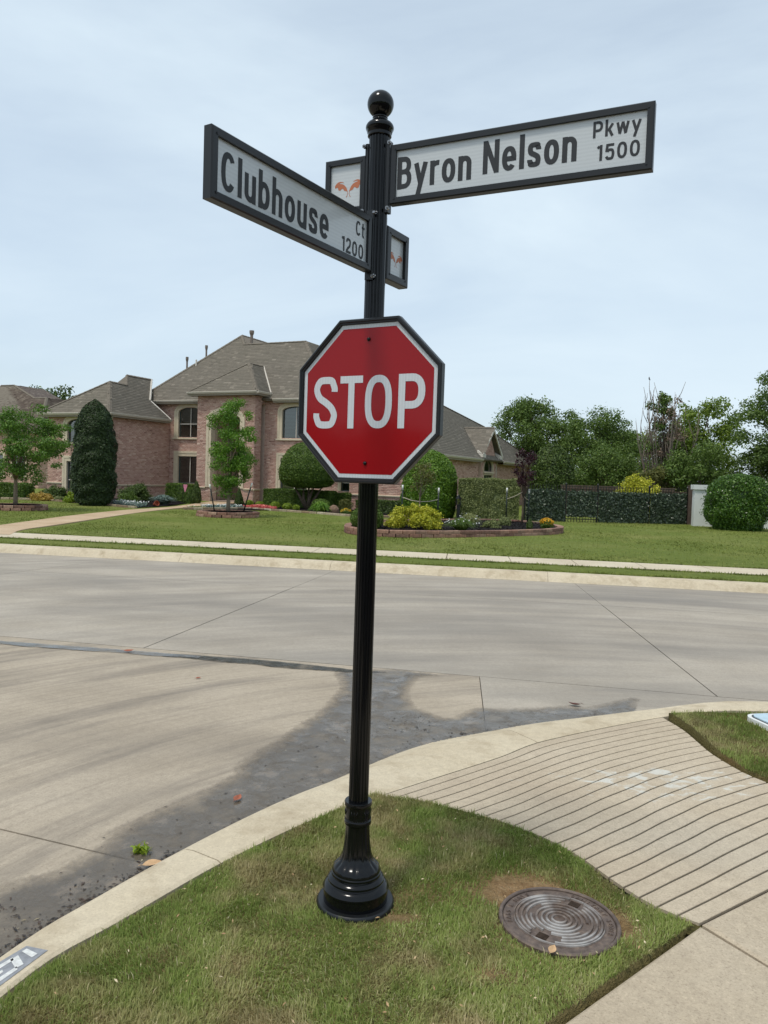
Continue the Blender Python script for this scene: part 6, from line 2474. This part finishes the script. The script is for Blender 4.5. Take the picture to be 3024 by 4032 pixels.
def tuft(name, label, cat, loc, w_, h_, n, mat, fl=None, nfl=0, fsize=0.03, seed=0, blade_w=0.02, droop=0.6, group=None):
    """fountain of thin leaves with flowers above"""
    r = np.random.default_rng(seed)
    o = thing(name, label, cat, loc, 0, group)
    V, F, rn_ = [], [], []
    for i in range(n):
        a = r.uniform(0, 6.283)
        rad = w_ / 2 * r.uniform(0.1, 1.0)
        hh = h_ * r.uniform(0.6, 1.05) * (1 - 0.35 * (2 * rad / w_) ** 2)
        p0 = np.array((rad * .25 * math.cos(a), rad * .25 * math.sin(a), 0))
        p1 = np.array((rad * .65 * math.cos(a), rad * .65 * math.sin(a), hh))
        p2 = np.array((rad * 1.1 * math.cos(a), rad * 1.1 * math.sin(a), hh * (1 - droop * r.uniform(0, 1))))
        sd_ = np.array((-math.sin(a + r.uniform(-1, 1)), math.cos(a + r.uniform(-1, 1)), 0)) * blade_w * r.uniform(.6, 1.2)
        k = len(V)
        V += [p0 - sd_ * .5, p0 + sd_ * .5, p1 + sd_ * .5, p1 - sd_ * .5, p2 + sd_ * .1, p2 - sd_ * .1]
        F += [(k, k + 1, k + 2, k + 3), (k + 3, k + 2, k + 4, k + 5)]
        v_ = r.beta(2, 2)
        rn_ += [v_, v_]
    link('foliage', fastmesh('foliage', np.array(V), np.array(F), M[mat], rn_), None, o)
    if fl:
        a = r.uniform(0, 6.283, nfl)
        rad = w_ / 2 * np.sqrt(r.uniform(0, 1, nfl))
        P = np.stack([rad * np.cos(a), rad * np.sin(a), h_ * (0.55 + 0.55 * r.uniform(0, 1, nfl)) * (1 - .3 * (2 * rad / w_) ** 2)], 1)
        leaves('flowers', P, np.tile((0, -.4, 1.0), (nfl, 1)), fsize, fl, o, 0.6, 0.9)
    return o


tuft('flowering_plant', 'low green tuft with small white flowers at the front of the raised bed', 'plant', (2.28, 22.6, BZ), 1.05, 0.36, 1700, 'lf_hedge', 'fl_white', 40, 0.05, 61, 0.011)
tuft('flowering_plant', 'loose white flowered tuft behind the golden shrub', 'plant', (2.75, 24.6, BZ), 0.85, 0.42, 900, 'lf_var', 'fl_white', 20, 0.05, 62, 0.012)
clump_shrub('variegated_shrub', 'wide low cream and green shrub in the middle of the raised bed', 'shrub', (3.45, 24.4, BZ - .02), .78, .30, 2200, .05, 'lf_var', .8, 34, .09, 63)
shrub('variegated_shrub', 'small cream and green shrub just left of the purple tree', 'shrub', (4.08, 25.9, BZ - .02), ball_prof(0.42, 0.30, 0.8), 800, 0.05, 'lf_var', 1, 0.15, 64, spread=1.0)
shrub('conifer', 'tiny dark green cone shrub in black mulch', 'shrub', (4.60, 24.2, BZ - .02), [(0, .07), (.1, .10), (.22, .085), (.36, .01)], 500, 0.04, 'lf_dark', 1, 0.1, 65)
o_ = shrub('marigold_clump', 'small round orange yellow flower clump at the right end of the bed', 'flowers', (5.28, 24.9, BZ - .02), ball_prof(0.44, 0.34, 0.5), 500, 0.05, 'lf_hedge', 1, 0.1, 66)
P, N = lathe_pts(420, [(0.16, .20), (.26, .21), (.33, .12), (.36, .02)], 1, .1, .05, 67)
leaves('flowers', P, N, 0.045, 'fl_orange', o_, 0.8, 0.9)


def boulder(loc, sx, sy_, sz, label, seed):
    bm = bmesh.new()
    bmesh.ops.create_icosphere(bm, subdivisions=3, radius=0.5)
    P = np.array([v.co[:] for v in bm.verts])
    k = 1 + 0.22 * unit_noise(P, seed, 3, 3.0)
    for v, s in zip(bm.verts, k):
        v.co = Vector((v.co.x * sx * s, v.co.y * sy_ * s, max(-.3, v.co.z) * sz * s))
    me = bpy.data.meshes.new('boulder')
    bm.to_mesh(me)
    bm.free()
    me.materials.append(M['rock'])
    o = link('boulder', me)
    o.location = loc
    return tag(o, label, 'rock')


boulder((0.12, 23.6, BZ + .06), .26, .26, .26, 'small grey rock between the ball shrub and the golden shrub', 3)
boulder((-2.15, 32.9, 0.30), .42, .36, .46, 'brown boulder beside the strappy lily clump', 5)
boulder((2.55, 25.2, BZ + .07), .24, .2, .2, 'pale rock behind the white flowered tufts', 8)

# black iron post lantern between dome shrub and hedge
ln = thing('garden_lantern', 'black iron lantern post between the dome shrub and the pale hedge', 'lantern', (3.02, 31.3, 0.15))
MB().box((0, 0, 0.30), (0.12, 0.12, 0.62)).box((0, 0, 0.03), (0.22, 0.22, 0.06)).build('post', M['black_satin'], ln)
MB().box((0, 0, 0.63), (0.17, 0.17, 0.04)).box((-.07, -.07, .76), (.02, .02, .24)).box((.07, -.07, .76), (.02, .02, .24)).box((.07, .07, .76), (.02, .02, .24)).box((-.07, .07, .76), (.02, .02, .24)).build('cage', M['black_satin'], ln)
MB().lathe([(0.13, .88), (0.12, .90), (0.05, 1.0), (0.015, 1.03), (0.005, 1.1)], 4).build('cap', M['black_satin'], ln)

# ------------------------------------------------------------------ plants before the house, right of the path
H_R = -25
hedge('hedge', 'long clipped dark green hedge right of the entrance porch', 'hedge', (-4.15, 37.6, 0.14), 3.75, 0.8, 0.92, 20000, 0.058, 'lf_hedge', R(H_R), 71)
hedge('hedge', 'short clipped hedge block under the stop sign left of the post', 'hedge', (-2.08, 37.2, 0.14), 0.72, 0.7, 0.84, 3500, 0.07, 'lf_hedge', R(H_R), 72)
hedge('hedge', 'low dark hedge against the brick wall right of the post', 'hedge', (0.05, 34.8, 0.14), 2.6, 0.7, 0.62, 4500, 0.08, 'lf_dark', R(-15), 73)
shrub('leggy_shrub', 'brownish leggy shrub in front of the short hedge block', 'shrub', (-1.80, 35.6, 0.15), ball_prof(0.62, 0.60, 0.6), 900, 0.06, 'lf_brown', 1, 0.2, 74, core=None)
shrub('boxwood_ball', 'clipped ball shrub behind the strappy lily clump', 'shrub', (-2.88, 34.8, 0.15), ball_prof(0.85, 0.58, 0.7, 2.4), 2500, 0.055, 'lf_hedge', 1, 0.03, 75)
tuft('lily_clump', 'fountain of long strappy green leaves beside the boulder', 'plant', (-2.72, 33.0, 0.16), 1.10, 0.52, 420, 'lf_bright', None, 0, 0, 76, 0.045, 0.75)
o_ = shrub('flower_clump', 'yellow flower clump at the bed edge just left of the post', 'flowers', (-1.62, 32.5, 0.15), ball_prof(0.50, 0.28, 0.6), 600, 0.05, 'lf_hedge', 1, .1, 77)
P, N = lathe_pts(330, [(.14, .22), (.22, .2), (.29, .04)], 1, .1, .05, 78)
leaves('flowers', P, N, 0.045, 'fl_yellow', o_, .8, .9)
for i, (x, y, w_, h_, lab) in enumerate(((-6.55, 37.3, .40, .33, 'lime shrub nearest the porch, behind the coral flowers'), (-5.92, 36.6, .44, .31, 'second lime shrub from the porch along the hedge foot'), (-5.10, 35.9, .46, .35, 'third lime shrub from the porch along the hedge foot'), (-4.45, 35.3, .44, .32, 'fourth lime shrub from the porch, darker green'), (-4.00, 34.9, .32, .27, 'smallest lime shrub at the right end of the row'))):
    shrub('lime_shrub', lab, 'shrub', (x, y, 0.15), ball_prof(w_, h_, .6), 650, 0.06, 'lf_lime', 1, .15, 80 + i, 'lime shrubs along the hedge foot', .9)
o_ = tuft('coral_flowers', 'low drift of coral pink flowers right of the slender lawn tree', 'flowers', (-5.62, 34.8, 0.15), 0.5, 0.1, 10, 'lf_hedge', None, 0, 0, 90)
q_ = rng.uniform(-1, 1, (1500, 2)) * np.array((0.78, 0.22))
P = np.stack([q_[:, 0] * math.cos(R(-22)) - q_[:, 1] * math.sin(R(-22)), q_[:, 0] * math.sin(R(-22)) + q_[:, 1] * math.cos(R(-22)), 0.05 + 0.19 * rng.uniform(0, 1, 1500) * (1 - .5 * np.abs(q_[:, 0]))], 1)
leaves('flowers', P, np.tile((0, -.3, 1.), (1500, 1)), .055, 'fl_pink', o_, .7, .8)


def flower_drift(label, cx_, cy_, hx, hy, rot, n_leaf, n_fl, h_, leaf, fl, seed, fs=.055):
    r = np.random.default_rng(seed)
    o = thing('flower_bed_drift', label, 'flowers', (cx_, cy_, 0.17))

    def spread_(n, zlo, zhi):
        q = r.uniform(-1, 1, (n, 2)) * np.array((hx, hy))
        return np.stack([q[:, 0] * math.cos(rot) - q[:, 1] * math.sin(rot), q[:, 0] * math.sin(rot) + q[:, 1] * math.cos(rot), r.uniform(zlo, zhi, n)], 1)
    leaves('foliage', spread_(n_leaf, 0.02, h_ * .8), np.tile((0, -.2, 1.), (n_leaf, 1)), .075, leaf, o, .8, .6)
    leaves('flowers', spread_(n_fl, h_ * .5, h_), np.tile((0, -.5, 1.), (n_fl, 1)), fs, fl, o, .5, .9)
    return o


flower_drift('white flowers and grey leaves in the bed behind the slender lawn tree', -7.2, 34.3, 1.0, .28, R(40), 900, 160, .2, 'lf_silver', 'fl_white', 101)
flower_drift('pale green ground cover at the corner of the bed by the path', -8.1, 33.2, .38, .2, R(35), 500, 10, .14, 'lf_var', 'fl_white', 102)
shrub('cone_topiary', 'small dark cone topiary at the right side of the porch', 'shrub', (-7.30, 38.6, 0.15), [(0, .20), (.15, .24), (.45, .17), (.75, .07), (.92, .01)], 1500, .055, 'lf_dark', 1, .05, 103)

# ------------------------------------------------------------------ plants before the left wing
hedge('hedge', 'clipped hedge at the far left edge behind the leftmost lawn tree', 'hedge', (-18.4, 37.9, 0.14), 2.2, .8, .78, 4500, .085, 'lf_hedge', R(-20), 111)
clump_shrub('dark_shrub', 'dark spreading shrub between the far left hedge and the lime yellow bush', 'shrub', (-16.2, 37.9, 0.15), 2.0, .75, 5500, .085, 'lf_dark', .7, 50, .2, 112)
clump_shrub('straw_shrub', 'straw gold low shrub right of the leftmost lawn tree', 'shrub', (-16.35, 36.6, 0.15), 1.32, .46, 3200, .07, 'lf_straw', .6, 40, .14, 113)
shrub('pale_shrub', 'tiny pale green mound between the straw gold and lime bushes', 'shrub', (-15.45, 36.5, 0.15), ball_prof(.45, .25, .8), 700, .055, 'lf_var', 1, .12, 114)
clump_shrub('lime_bush', 'lime yellow leafy bush in front of the cypress', 'shrub', (-14.15, 35.4, 0.15), 1.55, .64, 3600, .09, 'lf_lime', .6, 40, .18, 115)
clump_shrub('dark_shrub', 'dark rounded shrub against the wing wall right of the cypress', 'shrub', (-12.6, 39.0, 0.15), 1.9, 1.05, 6500, .085, 'lf_dark', .8, 60, .22, 116)
clump_shrub('green_shrub', 'soft green low shrub at the right foot of the cypress', 'shrub', (-12.1, 36.2, 0.15), 1.2, .68, 3200, .075, 'lf_hedge', .8, 36, .17, 117)
tuft('silver_tuft', 'spreading silver blue tuft beside the path', 'plant', (-10.45, 36.3, 0.17), 1.45, .46, 900, 'lf_silver', None, 0, 0, 118, .03, .3)
flower_drift('white flowers with silver leaves along the bed left of the path', -11.15, 33.6, .95, .35, R(-38), 1100, 190, .26, 'lf_silver', 'fl_white', 119)
pot = thing('terracotta_pot', 'tipped terracotta pot at the end of the white flowers', 'pot', (-10.2, 34.3, 0.19), .4)
pb = MB().lathe([(.07, -.10), (.11, .06), (.125, .07), (.125, .11), (.105, .11), (.09, .02), (.0, .0)], 20).build('body', M['pot'], pot, smooth=40)
pb.rotation_euler = (R(70), 0, .5)
pb.location = (0, 0, .09)
hedge('hedge', 'squared hedge under the lower left window', 'hedge', (-11.0, 41.4, 0.12), 1.45, .7, .98, 3600, .08, 'lf_hedge', R(-25), 121)
hedge('hedge', 'narrow squared hedge with the pink pennant in front', 'hedge', (-10.0, 39.4, 0.14), .62, .5, .80, 2000, .065, 'lf_hedge', R(-25), 122)
shrub('cone_shrub', 'upright cone shrub left of the porch', 'shrub', (-9.55, 39.0, 0.15), [(0, .2), (.2, .26), (.6, .23), (.95, .12), (1.18, .01)], 2200, .065, 'lf_dark', 1, .08, 123)
fl_ = thing('garden_flag', 'small pink pennant hanging on a thin black hook', 'flag', (-10.15, 38.7, 0.15))
MB().tube([(0, 0, 0), (0, 0, .98), (.05, 0, 1.02), (.22, 0, 1.0)], .012, 6).build('hook', M['black_satin'], fl_)
MB().add([(0.01, -.004, .96), (.22, -.012, .96), (.21, -.02, .86), (.13, -.03, .60), (.10, -.03, .58), (.03, -.01, .84)], [(0, 1, 2, 5), (5, 2, 3, 4)]).build('cloth', M['pink_cloth'], fl_)

# ------------------------------------------------------------------ iron fence with ivy screens, gate
FP = [np.array(p) for p in ((5.95, 32.6), (7.75, 32.9), (9.16, 33.1), (11.55, 33.6), (13.35, 33.95))]
FH = 1.56


def fence_run(a, b, label, name, gate=False, leafn=2200, ivy_label=None, low=0.06):
    L_ = float(np.hypot(*(b - a)))
    ang = math.atan2(b[1] - a[1], b[0] - a[0])
    t = thing(name, label, 'gate' if gate else 'fence', (a[0], a[1], 0.12), ang, None if gate else 'black iron fence panels')
    for x in (0.0, L_):
        pm2 = MB().box((x, 0, FH / 2 + .04), (.06, .06, FH + .08))
        pm2.lathe([(.045, 0), (.045, .02), (.015, .06), (.002, .07)], 4, (x, 0, FH + .08))
        pm2.build('post', M['black_satin'], t)
    for z in (FH - .22, .16):
        MB().box((L_ / 2, 0, z), (L_ - .07, .03, .035)).build('rail', M['black_satin'], t)
    n = int(L_ / .125)
    pk_ = MB().box((0, 0, FH / 2), (.02, .02, FH - .04)).lathe([(.014, 0), (.012, .015), (.001, .06)], 4, (0, 0, FH - .02)).mesh('picket', M['black_satin'])
    for i in range(1, n):
        o = link('picket', pk_, None, t)
        o.location = (i * L_ / n, -.022, 0.02)
    iv = np.random.default_rng(int(a[0] * 10))
    q_ = iv.uniform(0, 1, (leafn, 2))
    top = FH - .20
    P = np.stack([.05 + q_[:, 0] * (L_ - .1), -.05 + iv.normal(0, .018, leafn), low + q_[:, 1] * (top - low) + .03 * iv.normal(size=leafn) * (q_[:, 1] > .95)], 1)
    V, F = leaf_arrays(P, np.tile((0, -1., .25), (leafn, 1)), .10, .5, .75, iv)
    cv = np.array([(.04, -.033, low), (L_ - .04, -.033, low), (L_ - .04, -.033, top - .02), (.04, -.033, top - .02)])
    rv = np.concatenate([iv.beta(1.6, 3.2, leafn), [.05]])
    o = link('ivy_screen', fastmesh('ivy_screen', np.concatenate([V, cv]), np.concatenate([F, [[leafn * 4 + k for k in range(4)]]]), M['lf_ivy'], rv))
    o.location = (a[0], a[1], 0.12)
    o.rotation_euler = (0, 0, ang)
    tag(o, ivy_label, 'ivy screen', 'artificial ivy screens on the fence')


fence_run(FP[0], FP[1], 'black iron fence panel between the purple tree and the gate', 'iron_fence', leafn=2400, ivy_label='dark ivy screen on the fence panel left of the gate')
fence_run(FP[1], FP[2], 'narrow black iron gate with its pickets showing below the ivy', 'iron_gate', True, 1500, 'paler ivy screen on the gate, open at the foot', .26)
fence_run(FP[2], FP[3], 'black iron fence panel just right of the gate', 'iron_fence', leafn=2900, ivy_label='dark ivy screen just right of the gate')
fence_run(FP[3], FP[4], 'black iron fence panel next to the white wall', 'iron_fence', leafn=2300, ivy_label='dark ivy screen next to the white wall')
ep = thing('fence_post', 'square brown end post between iron fence and white wall', 'post', (13.46, 33.9, 0.10), .1)
MB().box((0, 0, .88), (.16, .16, 1.76)).build('shaft', M['wood_fence'], ep)
MB().box((0, 0, 1.77), (.19, .19, .03)).build('cap', M['wood_fence'], ep)
ww = thing('masonry_wall', 'white painted wall with a projecting white cap beside the round bush', 'wall', (13.25, 32.9, 0.1), R(-10))
MB().box((2.6, 0.2, .80), (5.2, .45, 1.66)).build('body', M['white_wall'], ww)
MB().box((2.6, 0.2, 1.72), (5.34, .58, .20)).build('cap', M['white_wall'], ww)
shrub('round_bush', 'large round glossy green bush in front of the white wall', 'shrub', (14.25, 30.9, 0.14), ball_prof(2.50, 2.28, .72, 2.6), 24000, .085, 'lf_shine', .9, .15, 131, spread=.75)

# brown board fence behind
bf = thing('board_fence', 'brown board fence beyond the iron fence', 'fence', (9.5, 41.0, 0.1), R(-1))
bmesh_ = MB().box((0, 0, .78), (.19, .025, 1.56)).mesh('board', M['board'])
for i in range(30):
    o = link('board', bmesh_, None, bf)
    o.location = (i * .20, 0, random.uniform(-.01, .01))
MB().box((2.9, -.02, 1.60), (6.1, .09, .05)).build('cap_rail', M['wood_fence'], bf)
MB().box((2.9, -.03, 1.50), (6.0, .03, .12)).build('rail', M['wood_fence'], bf)
bf2 = thing('board_fence', 'lower brown board fence beside the end post', 'fence', (15.5, 40.9, 0.1), R(-1))
for i in range(22):
    o = link('board', bmesh_, None, bf2)
    o.location = (i * .20, 0, -.18)
MB().box((2.1, -.02, 1.42), (4.5, .09, .05)).build('cap_rail', M['wood_fence'], bf2)
clump_shrub('golden_bush', 'yellow green bush showing above the iron fence', 'shrub', (11.9, 36.0, 0.1), 2.75, 2.60, 9000, .10, 'lf_gold', .7, 110, .27, 141)
dsh = [(0.0, 1.15), (.8, 1.3), (2.0, 1.36), (2.9, 1.2), (3.5, .85), (3.9, .45), (4.05, .05)]
shrub('clipped_tree', 'big dark round clipped evergreen at the far house corner', 'tree', (9.95, 46.0, 0.1), dsh, 9000, .15, 'lf_dark', .9, .05, 143)

# ------------------------------------------------------------------ background trees
G = 'trees beyond the board fence'
tree('oak_tree', 'wide green oak right behind the house roof end', (11.6, 60, 0), 8.6, (0, 0, 5.4, 3.5, 3, 2.9), 26000, .18, 'lf_oak', .28, 2.2, 'bark', 201, G, clumps=130, clump_r=.75, flat=.75)
tree('oak_tree', 'darker oak second from the house in the tree row', (15.4, 56, 0), 7.4, (0, 0, 4.4, 2.9, 2.6, 2.7), 23000, .17, 'lf_oak', .24, 1.6, 'bark', 202, G, clumps=120, clump_r=.7, flat=.75)
tree('oak_tree', 'grey green wispy tree in the middle of the row', (17.6, 58, 0), 7.2, (0, 0, 3.5, 2.4, 2.2, 2.7), 17000, .16, 'lf_oak', .2, 1.4, 'bark', 203, G, clumps=70, clump_r=.6, flat=.8)
tree('light_tree', 'yellow green tree low behind the bare tree', (20.3, 63, 0), 6.7, (0, 0, 3.4, 2.5, 2.2, 2.6), 14000, .18, 'lf_yg', .2, 1.2, 'bark', 204, G, clumps=60, clump_r=.7)
tree('maple_tree', 'tall loose leaved tree with gaps right of the bare tree', (20.5, 50, 0), 8.8, (0, 0, 4.6, 2.2, 2.0, 3.3), 15000, .19, 'lf_yg', .2, 1.4, 'bark', 205, G, clumps=95, clump_r=.58, flat=.9)
tree('maple_tree', 'short green crown between the bare tree and the loose tall tree', (18.8, 51, 0), 6.2, (0, 0, 3.2, 1.7, 1.7, 2.4), 9000, .18, 'lf_oak', .15, 1.2, 'bark', 206, G, clumps=50, clump_r=.55)
tree('feathery_tree', 'large feathery green tree at the right edge', (22.2, 43, 0), 8.9, (0, 0, 4.9, 2.7, 2.4, 3.8), 26000, .15, 'lf_oak', .25, 1.8, 'bark', 207, G, clumps=150, clump_r=.62, flat=.6)
tree('understorey_tree', 'dark evergreen filling the gap above the white wall', (18.2, 44.5, 0), 4.6, (0, 0, 2.3, 2.2, 1.6, 2.0), 13000, .15, 'lf_oak', .15, .8, 'bark', 208, G, clumps=50, clump_r=.6)
tree('understorey_tree', 'dark evergreen above the board fence left of the bare tree', (14.3, 49, 0), 4.4, (0, 0, 2.2, 2.6, 1.6, 1.9), 13000, .15, 'lf_oak', .15, .8, 'bark', 209, G, clumps=50, clump_r=.65)
tree('understorey_tree', 'brownish green bush tree behind the yellow green bush', (15.6, 45, 0), 2.9, (0, 0, 1.6, 1.5, 1.2, 1.2), 3500, .17, 'lf_brown', .1, .6, 'bark', 210, G, clumps=30, clump_r=.5)
tree('understorey_tree', 'dark evergreen at the right edge behind the round bush', (21.3, 42.0, 0), 4.4, (0, 0, 2.4, 2.3, 1.6, 2.2), 13000, .15, 'lf_dark', .15, .8, 'bark', 213, G, clumps=60, clump_r=.6)
tree('dark_tree', 'dark tree top between the two left roofs', (-33.0, 75, 0), 9.6, (0, 0, 7.6, 2.6, 2.4, 2.2), 5000, .3, 'lf_dark', .3, 4.0, 'bark', 211, clumps=45, clump_r=.8)
tree('dark_tree', 'sliver of dark tree crown above the wing roof', (-28.6, 75, 0), 9.0, (0, 0, 7.3, 1.9, 1.8, 1.6), 2500, .3, 'lf_dark', .3, 4.0, 'bark', 212, clumps=25, clump_r=.7)

# leafless stems with a few dead leaves and creeper
bt_ = thing('bare_tree', 'bare grey tree with many upright dead stems', 'tree', (17.05, 47, 0))
tb = MB()
r_ = random.Random(5)
tips = []
for i in range(38):
    a = r_.uniform(0, 6.283)
    sp = r_.uniform(.2, 1.75)
    h_ = r_.uniform(4.6, 7.9)
    b0 = Vector((.35 * math.cos(a), .3 * math.sin(a), 0))
    e1 = Vector((sp * .75 * math.cos(a), sp * .6 * math.sin(a), h_ * .45))
    e2 = Vector((sp * 1.05 * math.cos(a), sp * .8 * math.sin(a), h_ * .75))
    e3 = Vector((sp * 1.1 * math.cos(a) + r_.uniform(-.3, .3), sp * .9 * math.sin(a), h_))
    k = r_.uniform(.03, .07)
    tb.tube([b0, e1, e2, e3], [k, k * .75, k * .4, k * .12], 6)
    for j in range(5):
        s_ = e1.lerp(e3, r_.uniform(0, .9))
        s2 = s_ + Vector((r_.uniform(-.45, .45), r_.uniform(-.4, .4), r_.uniform(.5, 1.5)))
        tb.tube([s_, s_.lerp(s2, .5) + Vector((r_.uniform(-.1, .1), 0, 0)), s2], [.022, .017, .010], 4)
        tips.append(s2)
tb.build('trunk', M['bark_grey'], bt_, smooth=True)
C = [(r_.uniform(-.9, .9), r_.uniform(-.6, .6), r_.uniform(3.5, 7.0)) for _ in range(26)]
P, N = clump_crown(C, [r_.uniform(.2, .45) for _ in C], 1400, 5)
leaves('crown', P, N, .16, 'lf_dead', bt_, .9, .5)
C = [(r_.uniform(-1.1, .3), r_.uniform(-.6, .6), r_.uniform(4.2, 7.4)) for _ in range(14)]
P, N = clump_crown(C, [r_.uniform(.25, .5) for _ in C], 2200, 6)
leaves('creeper', P, N, .15, 'lf_oak', bt_, .9, .6)
# bird on the highest stem
tips.sort(key=lambda v: -v.z)
bp_ = tips[0]
bird = MB()
bird.tube([(0, -.10, -.02), (0, -.05, .0), (0, .02, .03), (0, .06, .08), (0, .075, .12), (0, .07, .155), (0, .10, .15), (0, .125, .145)], [.008, .03, .045, .04, .026, .026, .012, .002], 8)
bird.tube([(0, -.05, .0), (0, -.20, -.06)], [.018, .008], 6)
bo_ = bird.build('bird', M['black_satin'], smooth=True)
bo_.location = (17.05 + bp_.x, 47 + bp_.y, bp_.z)
tag(bo_, 'small dark bird perched on top of the bare tree', 'bird')

# mass of trees behind the photographer, seen only as reflections in paint and water
cs = []
rr2 = np.random.default_rng(77)
for i in range(80):
    a = rr2.uniform(R(185), R(355))
    d_ = rr2.uniform(42, 58)
    cs.append((d_ * math.cos(a), d_ * math.sin(a) - 2, rr2.uniform(1.2, 4.2)))
P, N = clump_crown(cs, [rr2.uniform(1.6, 3.2) for _ in cs], 42000, 78)
o = leaves('treeline', P, N, .8, 'lf_dark', None, .9, .7)
tag(o, kind='stuff')

# ------------------------------------------------------------------ fallen leaves and litter
def leaf_thing(name, label, loc, size, mat, rot, curl=.35, cat='leaf', group='fallen leaves in the gutter'):
    mb = MB()
    n = 7
    A, Cc, B = [], [], []
    for i in range(n):
        t = i / (n - 1)
        wd = size * .32 * math.sin(math.pi * min(1, t * 1.0 + .02)) ** .8 * (1 - .3 * t)
        x = (t - .5) * size
        z = curl * size * (t - .5) ** 2 * .6
        A.append((x, -wd, z + wd * .35))
        Cc.append((x, 0, z))
        B.append((x, wd, z + wd * .35))
    mb.strip(A, Cc).strip(Cc, B)
    mb.tube([(-.5 * size, 0, curl * size * .25), (-.72 * size, .02 * size, curl * size * .2)], size * .015, 4)
    o = mb.build(name, mat, smooth=True)
    o.location = loc
    o.rotation_euler = (R(6), R(-4), rot)
    return tag(o, label, cat, group)


M['leaf_red'] = plain('red_brown_dead_leaf', srgb(150, 88, 66), .7, .3, var=.3, scale=40)
M['leaf_tan'] = plain('tan_dead_leaf', srgb(190, 156, 118), .7, .3, var=.2, scale=40)
M['leaf_dark'] = plain('dark_dead_leaf', srgb(84, 48, 40), .7, .3, var=.3, scale=40)
leaf_thing('fallen_leaf', 'red brown curled leaf lying in the wet gutter left of the post', (-.745, 4.11, .012), .075, M['leaf_red'], R(75), .6)
leaf_thing('fallen_leaf', 'tan leaf at the kerb foot near the yellow weed', (-.985, 3.37, .02), .085, M['leaf_tan'], R(20), .2)
leaf_thing('fallen_leaf', 'rusty leaf in the thin water line at the far left', (-2.44, 7.42, .012), .10, M['leaf_red'], R(10), .8)
leaf_thing('fallen_leaf', 'dark leaf on the wet concrete right of the post', (1.575, 6.10, .012), .10, M['leaf_dark'], R(160), .9)
leaf_thing('fallen_leaf', 'small red leaf on dry concrete beyond the tyre marks', (-1.55, 6.55, .006), .05, M['leaf_red'], R(40), .3)
leaf_thing('fallen_leaf', 'brown leaf lying on the manhole rim', (.64, 2.625, .148), .05, M['leaf_tan'], R(60), .5)
# yellow green weed in the gutter
wd_ = thing('gutter_weed', 'small yellow green weed sprouting in the wet gutter', 'weed', (-1.075, 3.50, .004))
V, F = leaf_arrays(np.concatenate([rng.normal(0, .018, (60, 2)), np.abs(rng.normal(0, .014, (60, 1)))], 1), np.tile((0, 0, 1.), (60, 1)), .035, .9, .45)
link('leaves', fastmesh('leaves', V, F, M['lf_lime'], rng.uniform(0, 1, 60)), None, wd_)
# litter too small to tell apart
ed_pts = np.array([p for p in EDGE if 1.5 < p[1] and p[0] < 2.0])
n = 5200
k = rng.integers(0, len(ed_pts) - 1, n)
base = ed_pts[k] + (ed_pts[k + 1] - ed_pts[k]) * rng.uniform(0, 1, (n, 1))
off = np.abs(rng.normal(0, .035, n)) + .002
off = np.where(rng.uniform(size=n) < .40, rng.uniform(.02, .55, n), off)
P2 = base + off[:, None] * np.array((-.75, .66))
P2 = P2[inpoly(P2, wet_poly)]
clus = unit_noise(P2, 91, 4, 4.0) + .25 * unit_noise(P2, 92, 2, 22)
P2 = P2[(clus > .20) | (rng.uniform(size=len(P2)) < .05)]
n = len(P2)
V, F = leaf_arrays(np.stack([P2[:, 0], P2[:, 1], np.full(n, .0052)], 1), np.tile((0, 0, 1.), (n, 1)), .015 * np.clip(rng.lognormal(0, .45, n), .4, 2.0), .05, .33)
V[:, 2] = np.clip(V[:, 2], .0040, .009)
M['litter'] = attr_mat('wet_litter', [(0, srgb(30, 26, 24)), (.6, srgb(56, 47, 41)), (.965, srgb(84, 66, 54)), (.985, srgb(190, 176, 140)), (1, srgb(214, 206, 180))], .5, .4)
lt_ = link('litter', fastmesh('litter', V, F, M['litter'], rng.uniform(0, 1, n)))
tag(lt_, kind='stuff')
n = 500
q_ = sample_poly(ISL_IN, 1600)
q_ = q_[(q_[:, 1] > 1.7)][:170]
n = len(q_)
V, F = leaf_arrays(np.stack([q_[:, 0], q_[:, 1], turf_z(q_) + .022], 1), np.tile((0, 0, 1.), (n, 1)), .016, .5, .4)
M['litter_dry'] = attr_mat('dry_litter', [(0, srgb(150, 118, 84)), (.6, srgb(186, 156, 116)), (1, srgb(214, 200, 168))], .7, .3)
lt2 = link('litter', fastmesh('litter', V, F, M['litter_dry'], rng.uniform(0, 1, n)))
tag(lt2, kind='stuff')
